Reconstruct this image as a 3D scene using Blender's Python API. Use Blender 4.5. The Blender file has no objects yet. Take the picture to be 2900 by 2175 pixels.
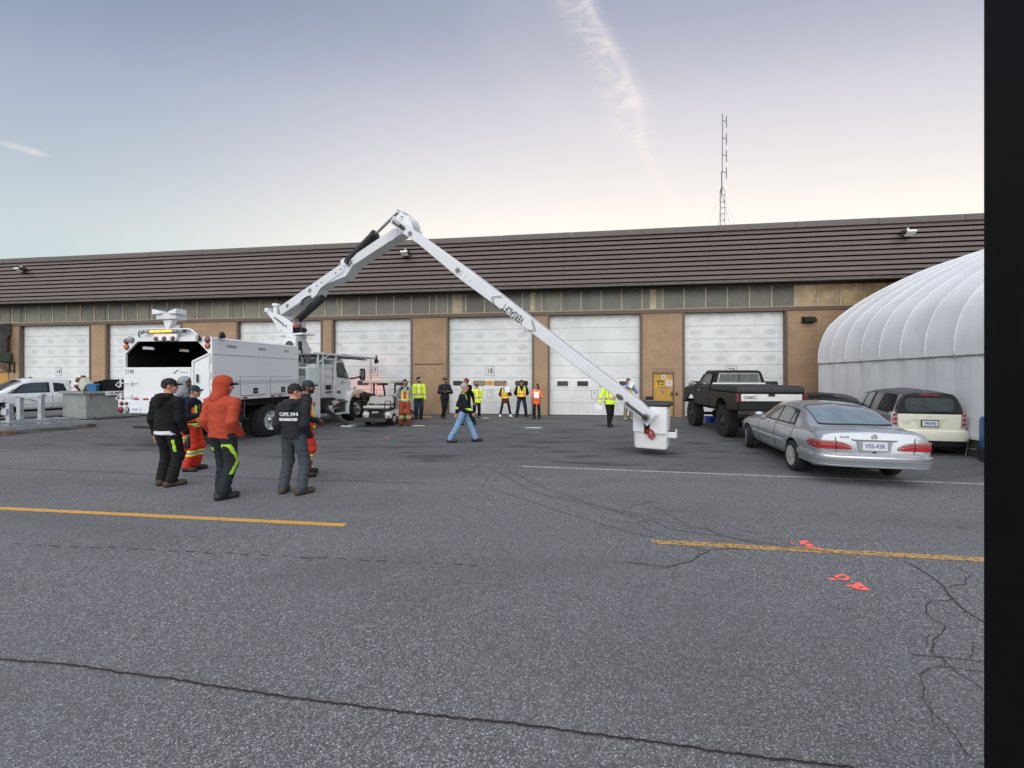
import bpy, bmesh, math, random
import numpy as np
from mathutils import Vector, Matrix
random.seed(7); np.random.seed(7)
scene = bpy.context.scene
C = scene.collection
R = math.radians
# ------------------------------------------------------------------ camera
F, H, HZ, CX = 1140.0, 1.85, 1065.0, 1450.0        # focal length in photo pixels, eye height, horizon row, centre column
cam_d = bpy.data.cameras.new('camera'); cam = bpy.data.objects.new('camera', cam_d); C.objects.link(cam)
cam.location = (0, 0, H); cam.rotation_euler = (R(90), 0, 0)
cam_d.sensor_width = 36; cam_d.lens = 36 * F / 2900; cam_d.shift_y = -(1087.5 - HZ) / 2900
cam_d.clip_start = 0.05; cam_d.clip_end = 5000
scene.camera = cam
# ------------------------------------------------------------------ world: dusk sky
SUN_EL, SUN_AZ = 46.0, 196.0                        # soft light of the whole bright dusk sky, strongest from high behind the camera
GLOW_AZ = 24.0                                      # the horizon is brightest behind the building, a little to the right
world = bpy.data.worlds.new('World'); scene.world = world; world.use_nodes = True
wt = world.node_tree; wt.nodes.clear()
def wn(t, **k):
    n = wt.nodes.new(t)
    for a, b in k.items(): setattr(n, a, b)
    return n
def wl(a, b): wt.links.new(a, b)
def wmath(op, a, b=None, clamp=False):
    n = wn('ShaderNodeMath', operation=op); n.use_clamp = clamp
    for i, v in enumerate((a, b)):
        if v is None: continue
        if isinstance(v, (int, float)): n.inputs[i].default_value = v
        else: wl(v, n.inputs[i])
    return n.outputs[0]
def wsmooth(v, a, b, lo=0.0, hi=1.0):
    n = wn('ShaderNodeMapRange', interpolation_type='SMOOTHSTEP'); wl(v, n.inputs[0])
    for i, x in enumerate((a, b, lo, hi)): n.inputs[i + 1].default_value = x
    return n.outputs[0]
sky = wn('ShaderNodeTexSky', sky_type='NISHITA'); sky.sun_disc = False
sky.sun_elevation = R(SUN_EL); sky.sun_rotation = R(SUN_AZ)
sky.air_density = 1.0; sky.dust_density = 0.6; sky.ozone_density = 2.5; sky.altitude = 0
geo = wn('ShaderNodeTexCoord'); sep = wn('ShaderNodeSeparateXYZ'); wl(geo.outputs['Generated'], sep.inputs[0])
sx, sy, sz = sep.outputs
# dusk haze: the milky cream of the horizon fading up into grey blue, all round the sky
el = wmath('MAXIMUM', wmath('DIVIDE', sz, wmath('SQRT', wmath('SUBTRACT', 1.0, wmath('MULTIPLY', wmath('MULTIPLY', sx, sx), .72)))), 0.0, clamp=True)
ramp = wn('ShaderNodeValToRGB'); wl(el, ramp.inputs[0])
cr = ramp.color_ramp; cr.interpolation = 'B_SPLINE'
HAZE = [(0.0, (1.06, 1.01, .88)), (.28, (1.06, .99, .87)), (.41, (.86, .815, .79)), (.557, (.635, .62, .70)), (.66, (.40, .425, .52)), (.8, (.30, .35, .475)), (1.0, (.27, .33, .46))]
for i, (p, c) in enumerate(HAZE):
    e = cr.elements[i] if i < 2 else cr.elements.new(p)
    e.position = p; e.color = (*c, 1)
# cooler on the side away from the sun
az = wmath('ADD', wmath('MULTIPLY', sx, math.sin(R(GLOW_AZ))), wmath('MULTIPLY', sy, math.cos(R(GLOW_AZ))))
cool = wsmooth(az, .2, .95)
tint = wn('ShaderNodeMix', data_type='RGBA'); wl(cool, tint.inputs['Factor'])
tint.inputs['A'].default_value = (.55, .65, .745, 1); tint.inputs['B'].default_value = (1.02, 1.0, .98, 1)
hz = wn('ShaderNodeMix', data_type='RGBA', blend_type='MULTIPLY'); hz.inputs['Factor'].default_value = 1
wl(ramp.outputs[0], hz.inputs['A']); wl(tint.outputs['Result'], hz.inputs['B'])
hzs = wn('ShaderNodeVectorMath', operation='SCALE'); wl(hz.outputs['Result'], hzs.inputs[0]); hzs.inputs['Scale'].default_value = 9.2
# high thin cloud: one ragged contrail and a scrap of cirrus, as directions on the sky (x/y, z/y ahead of the viewer)
yy = wmath('MAXIMUM', sy, .05)
u = wmath('DIVIDE', sx, yy); v = wmath('DIVIDE', sz, yy)
cmb = wn('ShaderNodeCombineXYZ'); wl(u, cmb.inputs[0]); wl(v, cmb.inputs[1])
def wnoise(scale, detail, rough=.55, stretch=(1, 1, 1), rot=0.0, dist=0.0):
    mp = wn('ShaderNodeMapping'); wl(cmb.outputs[0], mp.inputs[0]); mp.inputs['Scale'].default_value = stretch; mp.inputs['Rotation'].default_value = (0, 0, rot)
    n = wn('ShaderNodeTexNoise'); wl(mp.outputs[0], n.inputs['Vector']); n.inputs['Scale'].default_value = scale
    n.inputs['Detail'].default_value = detail; n.inputs['Roughness'].default_value = rough; n.inputs['Distortion'].default_value = dist
    return n.outputs[0]
wob = wmath('MULTIPLY', wmath('SUBTRACT', wnoise(5, 3), .5), .05)
# spine of the trail: u as a curve of v  (from the top of the picture down to the roof line)
fc = wn('ShaderNodeFloatCurve'); wl(v, fc.inputs['Value'])
cv = fc.mapping.curves[0]
PTS = [(0.36, .455), (.44, .392), (.52, .345), (.565, .328), (.655, .318), (.72, .296), (.79, .265), (.86, .225), (.935, .178), (1.0, .15)]
cv.points[0].location = PTS[0]; cv.points[1].location = PTS[-1]
for p in PTS[1:-1]: cv.points.new(*p)
fc.mapping.update()
du = wmath('ADD', wmath('SUBTRACT', u, fc.outputs[0]), wob)
edge_r = wsmooth(du, -.012, .05, 1.0, 0.0)                       # sharp right edge
widthL = wsmooth(v, .49, .60, .02, .135)
wlow = wsmooth(v, .44, .60, .012, .0)
left = wmath('DIVIDE', wmath('MULTIPLY', du, -1.0), wmath('MAXIMUM', widthL, .01))
edge_l = wsmooth(left, .0, 1.0, 1.0, 0.0)
core = wmath('MULTIPLY', edge_r, wmath('POWER', edge_l, 1.15))
fib = wnoise(8, 7, .66, (1.0, 2.8, 1), R(-38), 1.5)
fibm = wsmooth(fib, .38, .78)
wisp = wmath('MULTIPLY', core, wmath('ADD', wmath('MULTIPLY', fibm, .85), .20))
vfade = wmath('MULTIPLY', wsmooth(v, .36, .45), wsmooth(v, .52, .66, .45, 1.0))
trail = wmath('MULTIPLY', wisp, vfade)
spine = wmath('MULTIPLY', wmath('MULTIPLY', wsmooth(wmath('ABSOLUTE', du), .0, .022, 1.0, 0.0), .24), wsmooth(v, .36, .44))
# scrap of cirrus far to the left
def blob(u0, v0, ru, rv, sl):
    a = wmath('DIVIDE', wmath('SUBTRACT', u, u0), ru)
    b = wmath('DIVIDE', wmath('SUBTRACT', wmath('SUBTRACT', v, v0), wmath('MULTIPLY', wmath('SUBTRACT', u, u0), sl)), rv)
    d = wmath('ADD', wmath('MULTIPLY', a, a), wmath('MULTIPLY', b, b))
    return wsmooth(d, 0.0, 1.0, 1.0, 0.0)
cir = wmath('MULTIPLY', blob(-1.22, .566, .085, .011, -.27), wmath('ADD', wmath('MULTIPLY', fibm, .5), .35))
veil = wmath('MULTIPLY', wmath('MULTIPLY', blob(.10, .78, .26, .22, -.6), wnoise(4, 5, .6, (1, 2, 1), R(-40), .6)), .22)
cl = wmath('ADD', wmath('ADD', trail, spine), wmath('ADD', cir, veil), clamp=True)
cl = wmath('MULTIPLY', cl, wmath('GREATER_THAN', sy, .05))
cloudc = wn('ShaderNodeMix', data_type='RGBA'); wl(wmath('MULTIPLY', cl, .54), cloudc.inputs['Factor'])
skymix = wn('ShaderNodeMix', data_type='RGBA'); skymix.inputs['Factor'].default_value = .93
wl(sky.outputs[0], skymix.inputs['A']); wl(hzs.outputs[0], skymix.inputs['B'])
wl(skymix.outputs['Result'], cloudc.inputs['A']); cloudc.inputs['B'].default_value = (8.9, 7.9, 7.2, 1)
bg = wn('ShaderNodeBackground'); wl(cloudc.outputs['Result'], bg.inputs[0]); bg.inputs[1].default_value = .0515
out = wn('ShaderNodeOutputWorld'); wl(bg.outputs[0], out.inputs[0])
# ------------------------------------------------------------------ sun (broad soft light added high behind the camera)
sun_d = bpy.data.lights.new('sun', 'SUN'); sun_d.energy = 1.5; sun_d.angle = R(105); sun_d.color = (1, .965, .93)
sun = bpy.data.objects.new('sun', sun_d); C.objects.link(sun)
sun.rotation_euler = (R(90 - SUN_EL), 0, R(180 - SUN_AZ))
# ------------------------------------------------------------------ exposure
vs = scene.view_settings
scene.display_settings.display_device = 'sRGB'
vs.view_transform = 'Standard'; vs.look = 'None'; vs.exposure = 1.28; vs.gamma = 1.0; vs.use_curve_mapping = False
# ================================================================== helpers
def G(px, py, z=0.0):                               # a point of the ground (or of height z) from where it shows in the photo
    Y = F * (H - z) / (py - HZ); return Vector(((px - CX) / F * Y, Y, z))
MATS = {}
def M(name, col, rough=.5, metal=0.0, var=0.0, vscale=6.0, bump=0.0, bscale=40.0, coat=0.0, dirt=0.0, emit=None, trans=0.0, spec=.5):
    if name in MATS: return MATS[name]
    m = bpy.data.materials.new(name); m.use_nodes = True; nt = m.node_tree; b = nt.nodes['Principled BSDF']
    b.inputs['Base Color'].default_value = (*col, 1); b.inputs['Roughness'].default_value = rough; b.inputs['Metallic'].default_value = metal
    b.inputs['Specular IOR Level'].default_value = spec
    if coat: b.inputs['Coat Weight'].default_value = coat; b.inputs['Coat Roughness'].default_value = .04
    if trans: b.inputs['Transmission Weight'].default_value = trans
    if emit: b.inputs['Emission Color'].default_value = (*emit[0], 1); b.inputs['Emission Strength'].default_value = emit[1]
    tc = nt.nodes.new('ShaderNodeTexCoord')
    if var or dirt:
        n = nt.nodes.new('ShaderNodeTexNoise'); n.inputs['Scale'].default_value = vscale; n.inputs['Detail'].default_value = 5; n.inputs['Roughness'].default_value = .62
        nt.links.new(tc.outputs['Object'], n.inputs['Vector'])
        rp = nt.nodes.new('ShaderNodeMapRange'); nt.links.new(n.outputs[0], rp.inputs[0])
        rp.inputs[1].default_value = .3; rp.inputs[2].default_value = .7; rp.inputs[3].default_value = 1 - var; rp.inputs[4].default_value = 1 + var * .6
        mx = nt.nodes.new('ShaderNodeVectorMath'); mx.operation = 'SCALE'; mx.inputs[0].default_value = col
        nt.links.new(rp.outputs[0], mx.inputs['Scale']); last = mx.outputs[0]
        if dirt:
            n2 = nt.nodes.new('ShaderNodeTexNoise'); n2.inputs['Scale'].default_value = vscale * .45; n2.inputs['Detail'].default_value = 8; n2.inputs['Roughness'].default_value = .7
            nt.links.new(tc.outputs['Object'], n2.inputs['Vector'])
            r2 = nt.nodes.new('ShaderNodeMapRange'); nt.links.new(n2.outputs[0], r2.inputs[0]); r2.inputs[1].default_value = .5; r2.inputs[2].default_value = .75; r2.inputs[4].default_value = dirt
            mm = nt.nodes.new('ShaderNodeMix'); mm.data_type = 'RGBA'; nt.links.new(r2.outputs[0], mm.inputs['Factor']); nt.links.new(last, mm.inputs['A'])
            mm.inputs['B'].default_value = (.16, .13, .10, 1); last = mm.outputs['Result']
        nt.links.new(last, b.inputs['Base Color'])
    if bump:
        n = nt.nodes.new('ShaderNodeTexNoise'); n.inputs['Scale'].default_value = bscale; n.inputs['Detail'].default_value = 4
        nt.links.new(tc.outputs['Object'], n.inputs['Vector'])
        bp = nt.nodes.new('ShaderNodeBump'); bp.inputs['Strength'].default_value = bump; bp.inputs['Distance'].default_value = .02
        nt.links.new(n.outputs[0], bp.inputs['Height']); nt.links.new(bp.outputs[0], b.inputs['Normal'])
    MATS[name] = m; return m
class MB:                                            # collects simple shapes; build() links them as one mesh object
    def __init__(s): s.v = []; s.f = []; s.m = []
    def add(s, vs, fs, mi=0):
        o = len(s.v); s.v += [tuple(x) for x in vs]; s.f += [tuple(i + o for i in f) for f in fs]; s.m += [mi] * len(fs); return s
    def box(s, lo, hi, mi=0):
        x0, y0, z0 = lo; x1, y1, z1 = hi
        return s.add([(x0, y0, z0), (x1, y0, z0), (x1, y1, z0), (x0, y1, z0), (x0, y0, z1), (x1, y0, z1), (x1, y1, z1), (x0, y1, z1)],
                     [(0, 3, 2, 1), (4, 5, 6, 7), (0, 1, 5, 4), (1, 2, 6, 5), (2, 3, 7, 6), (3, 0, 4, 7)], mi)
    def beam(s, p, q, w, h, mi=0, up=(0, 0, 1), w2=None, h2=None):      # rectangular bar from p to q
        p, q = Vector(p), Vector(q); d = (q - p).normalized(); up = Vector(up)
        if abs(d.dot(up)) > .99: up = Vector((1, 0, 0))
        a = d.cross(up).normalized(); b = a.cross(d); w2 = w if w2 is None else w2; h2 = h if h2 is None else h2
        P = [p + a * sx * w / 2 + b * sz * h / 2 for sx, sz in ((-1, -1), (1, -1), (1, 1), (-1, 1))] + [q + a * sx * w2 / 2 + b * sz * h2 / 2 for sx, sz in ((-1, -1), (1, -1), (1, 1), (-1, 1))]
        return s.add(P, [(0, 1, 2, 3), (7, 6, 5, 4), (0, 4, 5, 1), (1, 5, 6, 2), (2, 6, 7, 3), (3, 7, 4, 0)], mi)
    def prism(s, pts, vec, mi=0):                    # closed outline pushed along vec
        vec = Vector(vec); P = [Vector(p) for p in pts]; n = len(P)
        s.add(P + [p + vec for p in P], [tuple(range(n - 1, -1, -1)), tuple(range(n, 2 * n))] + [(i, (i + 1) % n, n + (i + 1) % n, n + i) for i in range(n)], mi); return s
    def cyl(s, p, q, r0, r1=None, n=14, mi=0, caps=True):
        p, q = Vector(p), Vector(q); r1 = r0 if r1 is None else r1; d = (q - p).normalized()
        up = Vector((0, 0, 1)) if abs(d.z) < .9 else Vector((1, 0, 0)); a = d.cross(up).normalized(); b = a.cross(d)
        ang = [2 * math.pi * i / n for i in range(n)]
        P = [p + (a * math.cos(t) + b * math.sin(t)) * r0 for t in ang] + [q + (a * math.cos(t) + b * math.sin(t)) * r1 for t in ang]
        fs = [(i, (i + 1) % n, n + (i + 1) % n, n + i) for i in range(n)]
        if caps: fs += [tuple(range(n - 1, -1, -1)), tuple(range(n, 2 * n))]
        return s.add(P, fs, mi)
    def tube(s, path, r, n=8, mi=0, rs=None):
        path = [Vector(p) for p in path]; rings = []
        a0 = None
        for i, p in enumerate(path):
            d = (path[min(i + 1, len(path) - 1)] - path[max(i - 1, 0)]).normalized()
            if a0 is None: a0 = d.cross(Vector((0, 0, 1)) if abs(d.z) < .9 else Vector((1, 0, 0))).normalized()
            a = (a0 - d * a0.dot(d)).normalized(); b = a.cross(d); a0 = a; rr = rs[i] if rs else r
            rings.append([p + (a * math.cos(2 * math.pi * k / n) + b * math.sin(2 * math.pi * k / n)) * rr for k in range(n)])
        return s.loft(rings, mi=mi)
    def loft(s, rings, mi=0, closed=True, caps=True):
        n = len(rings[0]); fs = []
        for i in range(len(rings) - 1):
            for k in range(n if closed else n - 1):
                fs.append((i * n + k, i * n + (k + 1) % n, (i + 1) * n + (k + 1) % n, (i + 1) * n + k))
        if caps and closed: fs += [tuple(range(n - 1, -1, -1)), tuple(range((len(rings) - 1) * n, len(rings) * n))]
        return s.add([p for r in rings for p in r], fs, mi)
    def lathe(s, prof, o, ax, n=24, mi=0):            # (r, h) profile turned about the axis ax at o
        o, ax = Vector(o), Vector(ax).normalized(); up = Vector((0, 0, 1)) if abs(ax.z) < .9 else Vector((1, 0, 0))
        a = ax.cross(up).normalized(); b = a.cross(ax)
        rings = [[o + ax * h + (a * math.cos(2 * math.pi * k / n) + b * math.sin(2 * math.pi * k / n)) * r for k in range(n)] for r, h in prof]
        return s.loft(rings, mi=mi, caps=False)
    def ball(s, c, r, n=12, m=8, mi=0, sc=(1, 1, 1)):
        c = Vector(c)
        rings = [[c + Vector((math.cos(2 * math.pi * k / n) * math.sin(t) * sc[0], math.sin(2 * math.pi * k / n) * math.sin(t) * sc[1], math.cos(t) * sc[2])) * r for k in range(n)] for t in [max(.02, math.pi * i / m) for i in range(m)] + [math.pi - .02]]
        return s.loft(rings, mi=mi)
    def build(s, name, mats, parent=None, smooth=None, bevel=0.0, loc=None, label=None):
        me = bpy.data.meshes.new(name); me.from_pydata(s.v, [], s.f)
        for m in (mats if isinstance(mats, (list, tuple)) else [mats]): me.materials.append(m)
        me.polygons.foreach_set('material_index', s.m)
        return link(name, me, parent, smooth, bevel, loc, label)
def fixnormals(me):
    bm = bmesh.new(); bm.from_mesh(me); bmesh.ops.recalc_face_normals(bm, faces=bm.faces); bm.to_mesh(me); bm.free()
def link(name, me, parent=None, smooth=None, bevel=0.0, loc=None, label=None, fix=True):
    if fix: fixnormals(me)
    if smooth is not None:
        me.polygons.foreach_set('use_smooth', [True] * len(me.polygons))
        if smooth: me.set_sharp_from_angle(angle=R(smooth))
    me.update()
    o = bpy.data.objects.new(name, me); C.objects.link(o)
    if parent is not None: o.parent = parent
    if loc is not None: o.location = loc
    if bevel:
        b = o.modifiers.new('bevel', 'BEVEL'); b.width = bevel; b.segments = 2; b.limit_method = 'ANGLE'; b.angle_limit = R(40)
        b.harden_normals = False
    if label: o['label'] = label
    return o
def tag(o, label, cat, group=None, kind=None):
    if label: o['label'] = label
    if cat: o['category'] = cat
    if group: o['group'] = group
    if kind: o['kind'] = kind
    return o
def thing(name, label, cat, loc=(0, 0, 0), rotz=0.0, group=None):
    o = bpy.data.objects.new(name, None); C.objects.link(o); o.empty_display_size = .2
    o.location = loc; o.rotation_euler = (0, 0, rotz)
    return tag(o, label, cat, group)
def dup(root, parent=None):
    c = root.copy(); C.objects.link(c)
    if parent is not None: c.parent = parent
    for ch in list(root.children): dup(ch, c)
    return c
def text_mesh(body, size, m, name='lettering', parent=None, mat4=None, extrude=.0015, sx=1.0, bold=0.0, align='CENTER'):
    cu = bpy.data.curves.new('t', 'FONT'); cu.body = body; cu.size = size; cu.extrude = extrude; cu.align_x = align; cu.align_y = 'CENTER'; cu.offset = bold; cu.resolution_u = 3
    o = bpy.data.objects.new('t', cu); C.objects.link(o)
    dg = bpy.context.evaluated_depsgraph_get(); dg.update()
    me = bpy.data.meshes.new_from_object(o.evaluated_get(dg)); bpy.data.objects.remove(o); bpy.data.curves.remove(cu)
    me.transform(Matrix.Diagonal((sx, 1, 1, 1)))
    if mat4 is not None: me.transform(mat4)
    me.materials.clear(); me.materials.append(m); me.name = name
    return link(name, me, parent, fix=False)
def frame4(o, x, y):                                  # matrix that lays text (its x and y) along two directions at o
    x = Vector(x).normalized(); y = Vector(y); y = (y - x * y.dot(x)).normalized(); z = x.cross(y)
    m = Matrix.Identity(4)
    for i in range(3): m[i][0] = x[i]; m[i][1] = y[i]; m[i][2] = z[i]; m[i][3] = o[i]
    return m
def pchip(xs, ys, q):
    xs = np.asarray(xs, float); ys = np.asarray(ys, float); q = np.asarray(q, float)
    h = np.diff(xs); dl = np.diff(ys, axis=0) / (h[:, None] if ys.ndim > 1 else h)
    d = np.zeros_like(ys)
    for i in range(1, len(xs) - 1):
        a, b = dl[i - 1], dl[i]; w1 = 2 * h[i] + h[i - 1]; w2 = h[i] + 2 * h[i - 1]
        ok = a * b > 0
        with np.errstate(all='ignore'): val = (w1 + w2) / (w1 / np.where(ok, a, 1) + w2 / np.where(ok, b, 1))
        d[i] = np.where(ok, val, 0)
    d[0] = dl[0]; d[-1] = dl[-1]
    k = np.clip(np.searchsorted(xs, q, side='right') - 1, 0, len(xs) - 2)
    t = (q - xs[k]) / h[k]
    if ys.ndim > 1: t = t[:, None]; hk = h[k][:, None]
    else: hk = h[k]
    return (1 + 2 * t) * (1 - t) ** 2 * ys[k] + t * (1 - t) ** 2 * hk * d[k] + t * t * (3 - 2 * t) * ys[k + 1] + t * t * (t - 1) * hk * d[k + 1]

def tyre_ring(mb, prof, o, ax, n=32, mi=0):           # a lathed ring without end discs
    o, ax = Vector(o), Vector(ax).normalized(); up = Vector((0, 0, 1)) if abs(ax.z) < .9 else Vector((1, 0, 0))
    a = ax.cross(up).normalized(); b = a.cross(ax)
    return mb.loft([[o + ax * h + (a * math.cos(2 * math.pi * k / n) + b * math.sin(2 * math.pi * k / n)) * r for k in range(n)] for r, h in prof], mi=mi, caps=False)
# ================================================================== ground
m = bpy.data.materials.new('asphalt'); m.use_nodes = True; nt = m.node_tree; b = nt.nodes['Principled BSDF']
def N(t, **k):
    n = nt.nodes.new(t)
    for a, c in k.items(): setattr(n, a, c)
    return n
def L(a, c): nt.links.new(a, c)
def nmath(op, a, c=None, clamp=False):
    n = N('ShaderNodeMath', operation=op); n.use_clamp = clamp
    for i, x in enumerate((a, c)):
        if x is None: continue
        if isinstance(x, (int, float)): n.inputs[i].default_value = x
        else: L(x, n.inputs[i])
    return n.outputs[0]
def nmap(x, a, c, lo=0., hi=1., smooth=True):
    n = N('ShaderNodeMapRange', interpolation_type='SMOOTHSTEP' if smooth else 'LINEAR'); L(x, n.inputs[0])
    for i, q in enumerate((a, c, lo, hi)): n.inputs[i + 1].default_value = q
    return n.outputs[0]
def nnoise(vec, sc, det=4, ro=.55, dist=0):
    n = N('ShaderNodeTexNoise'); L(vec, n.inputs['Vector']); n.inputs['Scale'].default_value = sc; n.inputs['Detail'].default_value = det
    n.inputs['Roughness'].default_value = ro; n.inputs['Distortion'].default_value = dist; return n.outputs[0]
def nmix(f, a, c, bt='MIX'):
    n = N('ShaderNodeMix', data_type='RGBA', blend_type=bt)
    if isinstance(f, (int, float)): n.inputs['Factor'].default_value = f
    else: L(f, n.inputs['Factor'])
    for k, x in (('A', a), ('B', c)):
        if isinstance(x, tuple): n.inputs[k].default_value = (*x, 1)
        else: L(x, n.inputs[k])
    return n.outputs['Result']
def nramp(x, stops):
    n = N('ShaderNodeValToRGB'); L(x, n.inputs[0])
    for i, (p, c) in enumerate(stops):
        e = n.color_ramp.elements[i] if i < 2 else n.color_ramp.elements.new(p)
        e.position = p; e.color = (*c, 1)
    return n.outputs[0]
tc = N('ShaderNodeTexCoord').outputs['Object']
vor = N('ShaderNodeTexVoronoi'); L(tc, vor.inputs['Vector']); vor.inputs['Scale'].default_value = 140
vsep = N('ShaderNodeSeparateColor'); L(vor.outputs['Color'], vsep.inputs[0])
vor2 = N('ShaderNodeTexVoronoi'); L(tc, vor2.inputs['Vector']); vor2.inputs['Scale'].default_value = 62
vsep2 = N('ShaderNodeSeparateColor'); L(vor2.outputs['Color'], vsep2.inputs[0])
stone = nramp(vsep.outputs[0], [(0, (.046, .047, .050)), (.45, (.104, .106, .112)), (.75, (.185, .187, .195)), (.92, (.36, .36, .37)), (1, (.62, .62, .63))])
stone2 = nramp(vsep2.outputs[1], [(0, (.075, .076, .080)), (.6, (.128, .130, .137)), (.93, (.21, .21, .22)), (1, (.34, .34, .34))])
agg = nmix(.30, stone, stone2)
sp3 = N('ShaderNodeSeparateXYZ'); L(tc, sp3.inputs[0])
# older, darker paving beyond the faint white line; a softly brighter worn strip near it
lineY = nmath('ADD', nmath('MULTIPLY', sp3.outputs[0], -.150), 8.15)
far = nmap(nmath('ADD', nmath('SUBTRACT', sp3.outputs[1], lineY), nmath('MULTIPLY', nmath('SUBTRACT', nnoise(tc, .9, 4), .5), .7)), -.25, .5)
big = nnoise(tc, .35, 5, .6)
col = nmix(nmap(big, .35, .68, 0, .42), agg, (.138, .140, .147))
col = nmix(nmath('MULTIPLY', far, .55), col, (.088, .089, .092))
# streaks of tyre dirt and oil in the yard, drawn out along the doors
mp = N('ShaderNodeMapping'); L(tc, mp.inputs[0]); mp.inputs['Scale'].default_value = (.55, 1.9, 1); mp.inputs['Rotation'].default_value = (0, 0, R(7))
st = nmap(nnoise(mp.outputs[0], 1.15, 6, .62, .4), .50, .66)
col = nmix(nmath('MULTIPLY', nmath('MULTIPLY', st, far), .75), col, (.030, .030, .032))
lt = nmap(nnoise(mp.outputs[0], .8, 6, .6, .2), .56, .74)
col = nmix(nmath('MULTIPLY', nmath('MULTIPLY', lt, far), .35), col, (.17, .167, .162))
spot = nmap(nnoise(tc, 2.1, 3, .5), .70, .76)
wear = nmap(nnoise(mp.outputs[0], .28, 5, .62, .5), .46, .66)
col = nmix(nmath('MULTIPLY', wear, .36), col, (.075, .076, .080))
pale = nmap(nnoise(tc, .55, 6, .65, .3), .54, .74)
col = nmix(nmath('MULTIPLY', pale, .30), col, (.20, .20, .20))
col = nmix(nmath('MULTIPLY', spot, .55), col, (.040, .040, .042))
L(col, b.inputs['Base Color']); b.inputs['Roughness'].default_value = .82; b.inputs['Specular IOR Level'].default_value = .35
bmp = N('ShaderNodeBump'); bmp.inputs['Strength'].default_value = .8; bmp.inputs['Distance'].default_value = .006
L(nmath('ADD', vor.outputs['Distance'], nmath('MULTIPLY', nnoise(tc, 25, 3), .5)), bmp.inputs['Height']); L(bmp.outputs[0], b.inputs['Normal'])
MATS['asphalt'] = m
g = MB(); g.add([(-900, -900, 0), (900, -900, 0), (900, 900, 0), (-900, 900, 0)], [(0, 1, 2, 3)])
tag(g.build('ground', m), None, None, kind='structure')
def paint_mat(name, col, wear):                      # worn road paint: the asphalt shows through where it has gone
    m = M(name, col, .7, var=.12, vscale=9); nt = m.node_tree; b = nt.nodes['Principled BSDF']
    src = b.inputs['Base Color'].links[0].from_socket
    tc = nt.nodes.new('ShaderNodeTexCoord'); n = nt.nodes.new('ShaderNodeTexNoise'); n.inputs['Scale'].default_value = 26; n.inputs['Detail'].default_value = 8; n.inputs['Roughness'].default_value = .75
    nt.links.new(tc.outputs['Object'], n.inputs['Vector'])
    rp = nt.nodes.new('ShaderNodeMapRange'); nt.links.new(n.outputs[0], rp.inputs[0]); rp.inputs[1].default_value = wear - .03; rp.inputs[2].default_value = wear + .07
    mm = nt.nodes.new('ShaderNodeMix'); mm.data_type = 'RGBA'; nt.links.new(rp.outputs[0], mm.inputs['Factor']); nt.links.new(src, mm.inputs['A']); mm.inputs['B'].default_value = (.085, .086, .092, 1)
    nt.links.new(mm.outputs['Result'], b.inputs['Base Color']); return m
def strip(name, pts, w, m, z=.004, jag=0.0, step=.06, w2=None):   # ragged ribbon lying on the ground along pts
    P = [Vector(p) for p in pts]; out = []
    for a, c in zip(P, P[1:]):
        k = max(1, int((c - a).length / step))
        out += [a.lerp(c, i / k) for i in range(k)]
    out.append(P[-1]); vs = []
    for i, p in enumerate(out):
        d = (out[min(i + 1, len(out) - 1)] - out[max(i - 1, 0)]).normalized(); nrm = Vector((-d.y, d.x, 0))
        t = i / max(1, len(out) - 1); ww = (w if w2 is None else w + (w2 - w) * t) / 2
        o = nrm * random.uniform(-jag, jag) * .8
        for s in (-1, 1): q = p + o + nrm * s * ww * random.uniform(1 - min(.9, jag * 18), 1 + min(.6, jag * 8)); vs.append((q.x, q.y, z + i * 4e-6))
    mb = MB(); mb.add(vs, [(2 * i, 2 * i + 1, 2 * i + 3, 2 * i + 2) for i in range(len(out) - 1)])
    return tag(mb.build(name, m), None, None, kind='structure')
yel = paint_mat('yellow_paint', (.60, .32, .065), .565); yelw = paint_mat('worn_yellow_paint', (.52, .30, .08), .50)
whi = paint_mat('white_paint', (.52, .52, .52), .50); whi2 = paint_mat('thin_white_paint', (.26, .26, .265), .47)
strip('painted_line', [G(-800, 1400.6), G(978, 1488)], .105, yel, .004, .003, .05)
strip('painted_line', [G(1845, 1534), G(4200, 1663.5)], .12, yelw, .004, .004, .05)
strip('painted_line', [G(-800, 1253.5), G(420, 1284)], .08, whi2, .004, .006)
strip('painted_line', [G(880, 1305), G(1480, 1321)], .07, whi2, .004, .006)
strip('painted_line', [G(1480, 1321), G(4200, 1426.3)], .08, whi, .004, .005)
strip('painted_line', [G(105, 1310), G(190, 1297)], .10, whi2, .004, .008)
org = paint_mat('orange_marking_paint', (.95, .15, .11), .62)
def spray(pts, w): strip('paint_mark', [G(*p) for p in pts], w, org, .0052, .006, .02)
spray([(2262, 1536), (2288, 1533), (2268, 1541), (2300, 1543), (2284, 1549), (2330, 1556)], .035); spray([(2238, 1538), (2246, 1539)], .04)
spray([(2372, 1632), (2385, 1629), (2402, 1634), (2396, 1644), (2378, 1641), (2369, 1635), (2372, 1632)], .03); spray([(2346, 1640), (2366, 1642)], .035)
spray([(2402, 1662), (2440, 1655), (2418, 1666), (2460, 1672), (2424, 1651)], .035)
spray([(1090, 1240), (1100, 1237)], .06)
crk = M('crack_dirt', (.026, .025, .025), .95, var=.5, vscale=30); moss = M('crack_moss', (.022, .016, .012), .95, var=.6, vscale=40)
def wander(a, c, amp, k=5):                          # broken line between two photo points
    a, c = G(*a), G(*c); n = max(2, int((c - a).length / .22)); d = (c - a).normalized(); nn = Vector((-d.y, d.x, 0)); o = 0; out = [a]
    for i in range(1, n):
        o = o * .8 + random.uniform(-amp, amp); out.append(a.lerp(c, i / n) + nn * o)
    return out + [c]
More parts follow.
